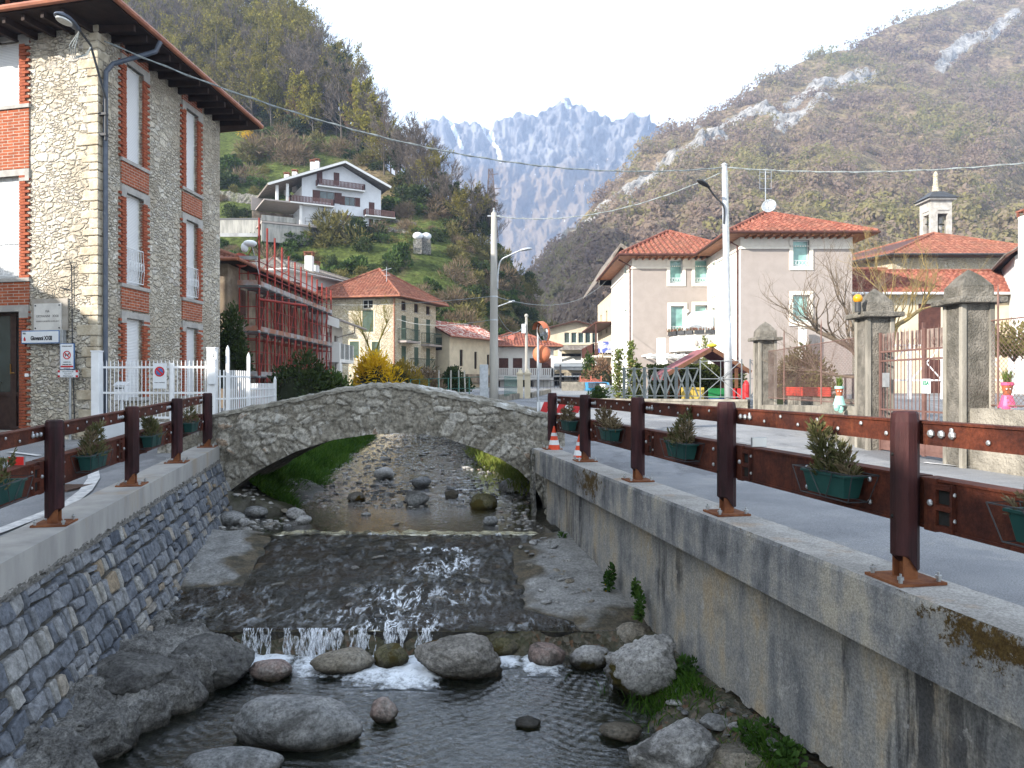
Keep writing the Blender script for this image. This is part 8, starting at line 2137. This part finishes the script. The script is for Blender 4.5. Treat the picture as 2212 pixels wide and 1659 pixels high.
mass('small_cypress', 'small green conifer left of the reddish bush', 'tree', at(1272, 832, 58), (.5, .5, 2.3), 900, .07, .2, m_shr_g, 19)
mass('low_green_shrub', 'small dark green shrub at the corner by the white board fence', 'shrub', at(1293, 866, 28), (.42, .4, .45), 700, .04, .08, m_shr_g, 20)
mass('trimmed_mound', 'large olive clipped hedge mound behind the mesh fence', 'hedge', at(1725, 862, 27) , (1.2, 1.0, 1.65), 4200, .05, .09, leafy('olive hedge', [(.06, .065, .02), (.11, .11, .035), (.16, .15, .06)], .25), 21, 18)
mass('slope_shrub', 'olive shrub on the bank behind the right pillar fence', 'shrub', at(2190, 720, 24) - Z3 * .7, (1.6, 1, .9), 1300, .05, .12, m_shr_o, 22)
def hedge(lab, x0, x1, y0, y1, z0, z1, n, seed, m):
    r_ = random.Random(seed); t = thing('clipped_hedge', lab, 'hedge', ((x0 + x1) / 2, y0, z0)); b = MB()
    for _ in range(n):
        x, y, z = r_.uniform(x0, x1), r_.uniform(y0, y1), r_.uniform(z0, z1)
        f = r_.random()
        if f < .6: y = y0 + r_.uniform(-.05, .06)
        elif f < .85: z = z1 + r_.uniform(-.08, .08)
        b.ct = max(0, min(1, .5 + .35 * noise.noise((x * 1.7, z * 2, seed)) + r_.gauss(0, .2))); b.leaf((x, y, z), (r_.uniform(-1, 1), r_.uniform(-1, .3), r_.uniform(-.2, 1)), .075, .12)
    b.build('foliage', m, t)
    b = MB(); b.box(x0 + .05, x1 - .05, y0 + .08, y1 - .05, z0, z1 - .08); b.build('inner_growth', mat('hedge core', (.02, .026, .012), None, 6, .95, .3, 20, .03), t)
hedge('clipped green hedge behind the dark crossed railing and playhouse', 5.6, 9.4, 30.2, 31.2, -1, .68, 5200, 3, leafy('hedge leaves', [(.035, .05, .012), (.075, .09, .022), (.14, .145, .045)], .25))
def climber(lab, x, y0, y1, Y, wpx, n, seed, m):
    r_ = random.Random(seed); c0, c1 = at(x, y0, Y), at(x, y1, Y); t = thing('climbing_plant', lab, 'plant', c0); w_ = wpx / F * Y; b = MB()
    for _ in range(n):
        k = r_.random(); p = c0.lerp(c1, k) + V((r_.gauss(0, .45) * w_ * (1.1 - .6 * k) + .12 * noise.noise((k * 7, seed, 0)), r_.gauss(0, .1), 0)); b.ct = max(0, min(1, r_.gauss(.5, .3))); b.leaf(p, (r_.uniform(-1, 1), r_.uniform(-1, .2), r_.uniform(-.6, .8)), .06, .10)
    b.build('leaves', m, t); b = MB(); b.tube(catmull([c0 - Z3 * .3, c0.lerp(c1, .5) + V((.06, 0, 0)), c1]), .02, 5); b.build('stem', m_bark, t)
m_climb = leafy('climber leaves', [(.07, .11, .02), (.15, .2, .05), (.27, .29, .10), (.2, .16, .06)], .35)
climber('leafy green climber on a pole, left of the three by the white house wall', 1335, 860, 755, 26.6, 16, 700, 1, m_climb); climber('tall thin leafy climber rising above the hedge by the white pier', 1363, 862, 738, 26.2, 13, 800, 2, m_climb); climber('broad low climber beside the dark crossed railing', 1378, 862, 785, 26.4, 15, 800, 3, m_climb); climber('sparse climber hanging on the pergola under the balcony', 1522, 790, 726, 40, 15, 380, 4, m_climb)
# bare spreading tree beside the left gate pillar
def spread_tree(lab, root, limbs, seed, m, rad=.1, tips=5):
    r_ = random.Random(seed); t = thing('bare_spreading_tree', lab, 'tree', root); b = MB(); cr = MB()
    def grow(p, d, L, r, lv):
        P = [p]; 
        for k in range(3): d = (d + V((r_.uniform(-.28, .28), r_.uniform(-.28, .28), r_.uniform(-.12, .26)))).normalized(); P.append(P[-1] + d * L / 3)
        (b if lv < 2 else cr).tube(catmull(P, 2), [lerp(r, r * .45, i / 6) for i in range(7)], 5 if lv < 2 else 4, False)
        if lv < 5:
            for k in range(3 if lv else 4):
                q = P[1 + k % 3] if k < 3 else P[3]; d2 = (d + V((r_.uniform(-.9, .9), r_.uniform(-.8, .8), r_.uniform(-.35, .75)))).normalized(); grow(q, d2, L * r_.uniform(.5, .72), r * .5, lv + 1)
    for P, r in limbs:
        P = [V(p) for p in P]; b.tube(catmull(P, 4), [lerp(r, r * .55, i / (4 * (len(P) - 1))) for i in range(4 * (len(P) - 1) + 1)], 7, False)
        for k in range(1, len(P)):
            for j in range(tips if k == len(P) - 1 else 3): grow(P[k], (P[k] - P[k - 1]).normalized() + V((r_.uniform(-.7, .7), r_.uniform(-.7, .7), r_.uniform(-.2, .8))), r_.uniform(.7, 1.15), r * .33, 1)
    b.build('limbs', m, t); cr.build('twigs', m, t)
m_bark2 = mat('warm bark', (.21, .165, .12), (.13, .10, .075), 7, .95, .4, 30, .01)
Y = 19.5
spread_tree('bare spreading tree left of the left gate pillar, before the large house', at(1868, 900, Y), [([at(1868, 905, Y), at(1862, 815, Y), at(1850, 765, Y), at(1812, 738, Y), at(1765, 716, Y)], .10), ([at(1855, 780, Y), at(1845, 720, Y), at(1825, 665, Y)], .06), ([at(1862, 815, Y), at(1812, 812, Y + .3), at(1765, 800, Y + .5)], .045)], 4, m_bark2)
Y = 20.5
spread_tree('bare ochre barked tree seen above the iron gate', at(1935, 760, Y), [([at(1925, 840, Y), at(1930, 720, Y), at(1960, 690, Y), at(1990, 668, Y)], .08), ([at(1930, 720, Y), at(1915, 660, Y), at(1900, 625, Y)], .05)], 7, mat('ochre bark', (.29, .21, .075), (.19, .145, .08), 7, .95, .4, 30, .01), tips=4)
spread_tree('slender budding tree before the shuttered stone house', at(812, 830, 52), [([at(812, 850, 52), at(806, 780, 52), at(795, 745, 52), at(782, 715, 52)], .09), ([at(806, 780, 52), at(822, 730, 52), at(835, 700, 52)], .07)], 9, m_bud, tips=7)
# ------------------------------------------------------------------ boulders and stones in the stream
def rockmat(name, c1, c2, c3, moss=0.0, sp=26, wet=ZP, bump=.7, mcol=((.09, .055, .014), (.075, .075, .018))):
    g = G(name)
    col = g.ramp(g.noise(2.6, 8, .75), [(.38, c1), (.5, c2), (.62, c3)])
    col = g.mix(1.0, col, g.ramp(g.noise(sp, 6, .75), [(.36, .5), (.5, 1.), (.64, 1.4)]), 'MULTIPLY')
    col = g.mix(g.ramp(g.noise(1.3, 8, .75, g.map((1, 1, 2.2)), .8), [(.36, .75), (.47, 0.)]), col, (.07, .067, .06))
    if moss:
        m = g.ramp(g.math('ADD', g.math('MULTIPLY', g.attr(), .6), g.math('ADD', g.math('MULTIPLY', g.noise(5, 7, .75), .7), moss - .35)), [(.5, 0.), (.56, 1.)])
        col = g.mix(m, col, g.mix(g.noise(18, 4), mcol[0], mcol[1]))
    w = g.n('MapRange', {0: g.math('ADD', g.posz(), g.math('MULTIPLY', g.noise(6, 4), .10)), 1: wet + .07, 2: wet + .20, 3: 1.0, 4: 0.0}).outputs[0]
    col = g.mix(w, col, g.mix(1.0, col, (.17, .15, .11), 'MULTIPLY'))
    h = g.math('ADD', g.noise(16, 7, .7), g.math('MULTIPLY', g.noise(55, 5, .8), .5))
    return g.bsdf(col, g.math('SUBTRACT', .9, g.math('MULTIPLY', w, .45)), g.bump(h, 1.0, .05), spec=.25)
rm_grey = rockmat('grey granite', (.20, .205, .205), (.30, .30, .295), (.40, .395, .385))
rm_light = rockmat('pale limestone', (.25, .245, .24), (.40, .39, .375), (.56, .55, .53), .05)
rm_tan = rockmat('tan stone', (.20, .175, .135), (.29, .255, .20), (.36, .33, .28), .06)
rm_pink = rockmat('pinkish stone', (.24, .18, .16), (.33, .25, .22), (.40, .36, .33))
rm_moss = rockmat('mossy stone', (.16, .15, .13), (.28, .262, .235), (.40, .375, .34), .16, mcol=((.13, .06, .012), (.07, .065, .015)))
rm_green = rockmat('moss covered stone', (.10, .09, .05), (.13, .12, .06), (.17, .15, .10), .32)
rm_dark = rockmat('dark wet rock', (.085, .082, .08), (.13, .127, .12), (.20, .195, .185), .03)
def rock_mesh(size, seed, ang=.5, sub=4, ridge=None):
    """an angular boulder: planes cut from a sphere, softened, then roughened"""
    r_ = random.Random(seed); bm = bmesh.new(); bmesh.ops.create_icosphere(bm, subdivisions=sub, radius=1)
    pl = []
    for _ in range(int(9 + 9 * ang)):
        n_ = V((r_.gauss(0, 1), r_.gauss(0, 1), r_.gauss(0, .8))).normalized(); pl.append((n_, r_.uniform(.62, .98)))
    so_ = V((r_.uniform(0, 50), r_.uniform(0, 50), 0))
    vs_, fs_ = [], []
    for v in bm.verts:
        d = v.co.normalized(); rad = 1.08
        for n_, k in pl:
            c = d.dot(n_)
            if c > .05: rad = min(rad, lerp(1.0, k / c, ang) if k / c < 1.3 else rad)
        p = d * rad
        q_ = p + so_
        p *= 1 + .10 * noise.noise(q_ * 1.3) + (.06 * noise.noise(q_ * 3.7) - .06 * abs(noise.noise(q_ * 5.5)) - .05 * abs(noise.noise(q_ * 2.6 + V((5, 5, 5)))) + .04 * noise.noise(q_ * 9.5) + .026 * noise.noise(q_ * 21)) * (.4 + ang)
        vs_.append(V((p.x * size[0], p.y * size[1], p.z * size[2])))
    bm.verts.index_update(); fs_ = [tuple(v.index for v in f.verts) for f in bm.faces]; bm.free(); return vs_, fs_
def rock(name, label, c, size, m, seed, ang=.5, rot=0, tilt=0, sub=4, group=None, cat='rock'):
    vs_, fs_ = rock_mesh(size, seed, ang, sub); tt = [max(0, min(1, .35 + .9 * noise.noise((v.x / size[0] * 1.3 + seed, v.y / size[0] * 1.3, v.z / size[2] * .8)) - .3 * v.z / size[2])) for v in vs_]; M_ = Matrix.Rotation(rot, 3, 'Z') @ Matrix.Rotation(tilt, 3, 'Y')
    b = MB(); b.add([V(c) + M_ @ v for v in vs_], fs_); b.t = tt; return tag(b.build(name, m, smooth=True), label, cat, group)
def onP(x, y, z=ZP):   # where the sight line through (x, y) meets the water level
    Y = -z * F / (y - CY); return at(x, y, Y)
def boulder(x, w, yt, yb, m, seed, lab, ang=.5, dep=.8, z=ZP, rot=0, tilt=0, sub=4, sink=.35, name='boulder'):
    """seat a boulder whose waterline shows at yb, silhouette width w, top at yt (survey pixels)"""
    f = onP(x, yb, z); rx = w / F * f.y / 2 * 1.04; ry = rx * dep; cy_ = f.y + ry * .75
    zt = (CY - yt) / F * (cy_); h = zt - z; rz = h / (2 - sink * 1.2) if h > 0 else .1
    return rock(name, lab, V(((x - CX) / F * cy_, cy_, zt - rz * .98)), (rx * cy_ / f.y * .98, ry, rz), m, seed, ang, rot, tilt, sub)
boulder(645, 258, 1508, 1622, rm_grey, 1, 'large smooth oval grey boulder standing in the pool', .22, .62, tilt=.06, sub=5, sink=.5)
boulder(505, 215, 1626, 1700, rm_grey, 2, 'flat grey boulder cut by the bottom edge, left of centre', .3, .6)
boulder(588, 95, 1426, 1473, rm_pink, 3, 'low reddish brown rock in the foam below the weir on the left', .5, .8)
boulder(738, 132, 1405, 1462, rm_tan, 4, 'smooth tan rock in the foam at the middle of the weir', .35, .8)
boulder(846, 80, 1390, 1446, rm_green, 5, 'small moss covered rock beside the big mossy boulder', .5, .8)
boulder(992, 205, 1372, 1474, rm_moss, 6, 'big mossy brown boulder at the foot of the weir', .62, .7, sub=5, tilt=.12)
boulder(1086, 108, 1366, 1420, rm_green, 7, 'rounded green mossy rock at the weir edge right of the big mossy boulder', .3, .8)
boulder(1180, 80, 1388, 1443, rm_pink, 8, 'smooth pinkish rock right of the mossy boulders', .35, .8)
boulder(1277, 100, 1392, 1446, rm_light, 9, 'flat grey rock between the pinkish rock and the large pale boulder', .6, .8)
boulder(1396, 182, 1374, 1508, rm_light, 10, 'large pale angular boulder at the foot of the right wall', 1.0, .75, sub=5)
boulder(1366, 92, 1345, 1400, rm_tan, 11, 'brownish rock behind the large pale boulder', .5, .8, z=-3.2)
boulder(830, 70, 1510, 1566, rm_pink, 12, 'small pointed reddish rock in the middle of the pool', .75, .8)
boulder(1140, 60, 1553, 1574, rm_dark, 13, 'low dark rock breaking the ripples at the centre right', .4, .8)
boulder(1342, 95, 1568, 1604, rm_tan, 14, 'flat tan rock in the shallows at the right', .5, .8)
boulder(1468, 215, 1562, 1700, rm_light, 15, 'tall pale slab of rock at the bottom edge right of centre', .75, .8, sub=5, tilt=-.35)
boulder(1645, 245, 1610, 1720, rm_tan, 16, 'wide rounded grey boulder at the bottom right under the wall', .45, .7, sub=5)
boulder(1545, 70, 1545, 1580, rm_grey, 17, 'small rounded rock on the right bank below the pale boulder', .5, .8, z=-3.15)
boulder(1500, 60, 1480, 1515, rm_light, 18, 'small pale rock beside the grass on the right bank', .5, .8, z=-3.2)
boulder(455, 195, 1378, 1490, rm_dark, 19, 'large dark rock beside the left end of the weir', .6, .9, sub=5, tilt=.1)
boulder(290, 215, 1415, 1515, rm_dark, 20, 'flat topped dark rock on the left ledge', .6, .9, sub=5, z=-3.1)
boulder(210, 150, 1590, 1640, rm_dark, 21, 'low dark rock in the shadow at the bottom left', .5, .8)
boulder(1215, 30, 1300, 1312, rm_light, 26, 'small pale stone lying on the dry slab near the weir lip', .6, .9, z=-2.95, sub=3, name='stone')
for x, y, w, m, s_, lab in ((497, 1126, 58, rm_grey, 30, 'grey stone at the left foot of the bridge, nearest the wall'), (553, 1112, 50, rm_grey, 31, 'rounded grey stone at the left foot of the bridge under the grass'), (528, 1132, 28, rm_light, 32, 'small pale stone at the left foot of the bridge'), (640, 1116, 46, rm_light, 33, 'pale stone in the water left of the arch centre'), (655, 1128, 36, rm_light, 34, 'flat pale stone before the left arch stones'),
                      (900, 1086, 58, rm_grey, 35, 'grey flat stone in the middle of the water under the arch'), (1045, 1092, 64, rm_green, 36, 'dark mossy rock in the water at the right under the arch'), (830, 1030, 48, rm_light, 37, 'pale rounded stone midstream beyond the bridge'), (1110, 1058, 62, rm_light, 38, 'flat pale slab on the gravel at the right under the arch'), (1060, 1130, 36, rm_grey, 39, 'small grey stone near the right end of the weir crest'), (910, 1048, 46, rm_grey, 40, 'grey stone midstream beyond the bridge, right of the pale one'), (975, 1072, 32, rm_tan, 41, 'tan mossy stone beyond the arch centre'), (770, 1078, 40, rm_moss, 42, 'mossy stone beyond the arch, left of centre')):
    boulder(x, w, y - w * .42, y + w * .12, m, s_, lab, .55, .85, z=ZU, sub=3, name='stone')
# many small stones in the stream bed beyond the bridge
rs = random.Random(77); protoS = []
lab = 'small wet stone in the shallow stream beyond the bridge'
for k, m in enumerate((rm_grey, rm_light, rm_tan, rm_dark, rm_moss)):
    vs_, fs_ = rock_mesh((.15, .115, .05), 200 + k, .95, 2); b = MB(); b.add(vs_, fs_); o = b.build('stone', m, smooth=True); tag(o, lab, 'stone', 'small stones in the stream'); protoS.append(o)
def place(o, first, loc, rz, s_, lab=None):
    d = o if first else o.copy()
    if not first: COL.objects.link(d)
    d.location = loc; d.rotation_euler = (rs.uniform(-.2, .2), rs.uniform(-.2, .2), rz); d.scale = (s_ * rs.uniform(.7, 1.4), s_ * rs.uniform(.7, 1.3), s_ * rs.uniform(.6, 1.3))
    if lab: d['label'] = lab
    return d
seen = set(); n_ = 0
while n_ < 235:
    Y = 13.6 + 24 * rs.random() ** 1.25; X = rs.uniform(xLe(Y) + .7, xRe(Y) - .3)
    if rs.random() > .45 + .6 * noise.noise((X * .8, Y * .5, 3)): continue
    if Y < 15.5 and -3.9 < X < .0 and rs.random() < .9: continue
    k = rs.randrange(5); place(protoS[k], k not in seen, (X, Y, ZU + rs.uniform(-.01, .03) + max(0, zbed(X, Y) - ZU)), rs.uniform(0, 6), rs.uniform(.3, 1.0) ** 1.2 * (1 + .012 * (Y - 14))); seen.add(k); n_ += 1
lab2 = 'small stone set in the dry slab at the right of the weir'
for i in range(34):
    Y = rs.uniform(9.6, 12.9); X = lerp(runR(Y) + .1, 3.1 - .194 * Y, rs.random() ** .8); d = place(protoS[rs.choice((0, 1, 2))], False, (X, Y, zbed(X, Y) + .05), rs.uniform(0, 6), rs.uniform(.3, .85), lab2); d['group'] = 'stones on the dry slab'
lab3 = 'stone half buried in the fast water on the weir apron'
for i in range(46):
    Y = rs.uniform(9.5, 12.9); X = rs.uniform(runL(Y) + .2, runR(Y)); d = place(protoS[rs.choice((3, 3, 4, 4))], False, (X, Y, zbed(X, Y) + .0), rs.uniform(0, 6), rs.uniform(.4, .9), lab3); d['group'] = 'stones under the fast water'
lab4 = 'pebble on the right bank between the boulders and the wall'
for i in range(50):
    Y = rs.uniform(6.1, 9.0); X = xr(Y) + .1 - abs(rs.gauss(0, .38)); d = place(protoS[rs.choice((0, 1, 1, 2))], False, (X, Y, max(ZP - .03, zbed(X, Y)) + .02), rs.uniform(0, 6), rs.uniform(.18, .55), lab4); d['group'] = 'pebbles on the right bank'
# gravel bars between the stones, beyond counting
gv, gf = [], []; base_ = 0; ico = rock_mesh((1, 1, .5), 5, .9, 1); iv = np.array([tuple(v) for v in ico[0]]); itf = np.array(ico[1]); gt_ = []
ng = np.random.default_rng(3); c_ = 0
while c_ < 2800:
    Y = 13.5 + 26 * rs.random() ** 1.35; X = rs.uniform(xLe(Y) + .4, xRe(Y) - .1); dn = noise.noise((X * .75, Y * .45, 3)) + .5 * noise.noise((X * 2, Y * 1.5, 8))
    if rs.random() > .35 + dn * 1.1 or (Y < 15.8 and -4.2 < X < -.3): continue
    c_ += 1; s_ = rs.uniform(.025, .085); a = rs.uniform(0, 6.28); q = iv * np.array([s_ * rs.uniform(.7, 1.5), s_, s_ * rs.uniform(.5, 1)]); ca, sa = math.cos(a), math.sin(a)
    q = np.stack([q[:, 0] * ca - q[:, 1] * sa + X, q[:, 0] * sa + q[:, 1] * ca + Y, q[:, 2] + max(ZU, zbed(X, Y) + .01) + rs.uniform(-.02, .015)], 1)
    gv.append(q); gf.append(itf + base_); base_ += len(iv); gt_.append(np.full(len(iv), rs.random()))
g = G('gravel stones'); col = g.ramp(g.attr(), [(0, (.13, .125, .115)), (.4, (.25, .24, .22)), (.7, (.36, .35, .33)), (.9, (.45, .44, .42)), (1, (.28, .19, .14))])
struct(np_mesh('gravel', np.concatenate(gv), np.concatenate(gf), g.bsdf(g.mix(1.0, col, g.ramp(g.noise(30, 5, .7), [(.38, .6), (.62, 1.25)]), 'MULTIPLY'), .75, g.bump(g.noise(50, 4), .5, .01)), np.concatenate(gt_)), 'stuff')
# ---- grass and weeds in the channel
m_grass = leafy('bank grass', [(.02, .055, .006), (.045, .11, .010), (.085, .17, .02), (.14, .2, .04)], .35, .7)
def blades(name, n, pos, h, seed, m=m_grass, wd=.012):
    r_ = random.Random(seed); b = MB()
    for _ in range(n):
        p = pos(r_)
        if p is None: continue
        b.ct = max(0, min(1, r_.gauss(.42, .2) + .3 * noise.noise(V(p) * 1.5))); hh = h * r_.uniform(.5, 1.3); d = V((r_.gauss(0, .4), r_.gauss(0, .4), 1)).normalized(); s_ = d.cross(V((r_.uniform(-1, 1), r_.uniform(-1, 1), .1))).normalized() * wd * r_.uniform(.7, 1.4); p = V(p); e = p + d * hh + V((d.x, d.y, 0)) * hh * .5
        mid = p + d * hh * .55; b.add([p - s_, p + s_, mid + s_ * .7, e, mid - s_ * .7], [(0, 1, 2, 4), (4, 2, 3)])
    return struct(b.build(name, m), 'stuff')
def bankpos(r_):
    Y = 16.2 + 22 * r_.random() ** 1.6; e = r_.random() ** .9 * (1.55 + .5 * noise.noise((0, Y * .35, 2))); X = xLe(Y) + e
    if noise.noise((X * .6, Y * .45, 6)) < -.35: return None
    return (X, Y, zbed(X, Y) + .04)
b = MB(); b.grid(lambda u, v: (lambda X, Y: (X, Y, lerp(ZU - .15, -1.75, max(0, 1 - u / .9) ** .8) + .12 * noise.noise((X * 2, Y * 2, 4)), .3))(xLe(16 + 24 * v) - .05 + 1.75 * u * (1 + .25 * noise.noise((0, v * 9, 2))), 16 + 24 * v), 20, 90)
struct(b.build('grassy_bank', mat('bank earth', (.05, .065, .02), (.035, .03, .018), 3, .95, .8, 20, .05), smooth=True))
def bankpos(r_):
    v = r_.random() ** 1.5; Y = 16 + 23 * v; u = r_.random() ** .8 * .95; X = xLe(Y) - .05 + 1.75 * u * (1 + .25 * noise.noise((0, v * 9, 2)))
    return (X, Y, lerp(ZU - .15, -1.75, max(0, 1 - u / .9) ** .8) + .12 * noise.noise((X * 2, Y * 2, 4)))
blades('bank_grass', 21000, bankpos, .26, 1)
def rb(r_):
    Y = 16.6 + 10 * r_.random(); return (xRe(Y) - .5 * r_.random() ** 2, Y, ZU + .1 + .3 * r_.random())
blades('bank_grass', 1800, rb, .25, 2, leafy('sunlit grass', [(.10, .15, .02), (.2, .24, .05), (.28, .27, .08)], .35))
def wallfoot(r_):
    Y = r_.choice((7.4, 7.7, 8.1, 6.2, 5.9)) + r_.gauss(0, .22); X = xr(Y) + .05 - abs(r_.gauss(0, .28)); return (X, Y, max(ZP, zbed(X, Y)) + .0)
blades('bank_grass', 1500, wallfoot, .13, 3, wd=.006)
m_weed = leafy('weed leaves', [(.025, .06, .012), (.05, .11, .02), (.09, .16, .035)], .3)
for x, y, w_, h, lab in ((1222, 1180, .22, .2, 'low weed at the foot of the right wall by the upper slab'), (1328, 1268, .10, .32, 'leafy weed with yellow flowers growing from the right wall'), (1395, 1325, .09, .2, 'small weed at the right wall above the boulders'), (1385, 1282, .05, .16, 'tiny weed in a crack of the right wall'), (1500, 1460, .2, .18, 'mossy weed clump behind the large pale boulder'), (1660, 1600, .34, .16, 'broad leaved weed patch at the bottom right under the wall'), (1720, 1640, .22, .12, 'low green weed against the wall at the bottom right')):
    Yw = min((abs((xr(q / 50) + .13) / (q / 50) - (x - CX) / F), q / 50) for q in range(200, 720))[1]; c = at(x, y, Yw) - V((.06, 0, 0))
    t = shrub('weed', lab, 'weed', c, (w_ * .7, w_, h), 260, .03, .055, m_weed, int(x), None, 6, False)
    if 'yellow' in lab:
        b = MB()
        for k in range(4): b.ball(c + V((-.06, rs.uniform(-.08, .08), rs.uniform(-.08, .05))), .014, 6)
        b.build('yellow_flowers', m_fors, t)
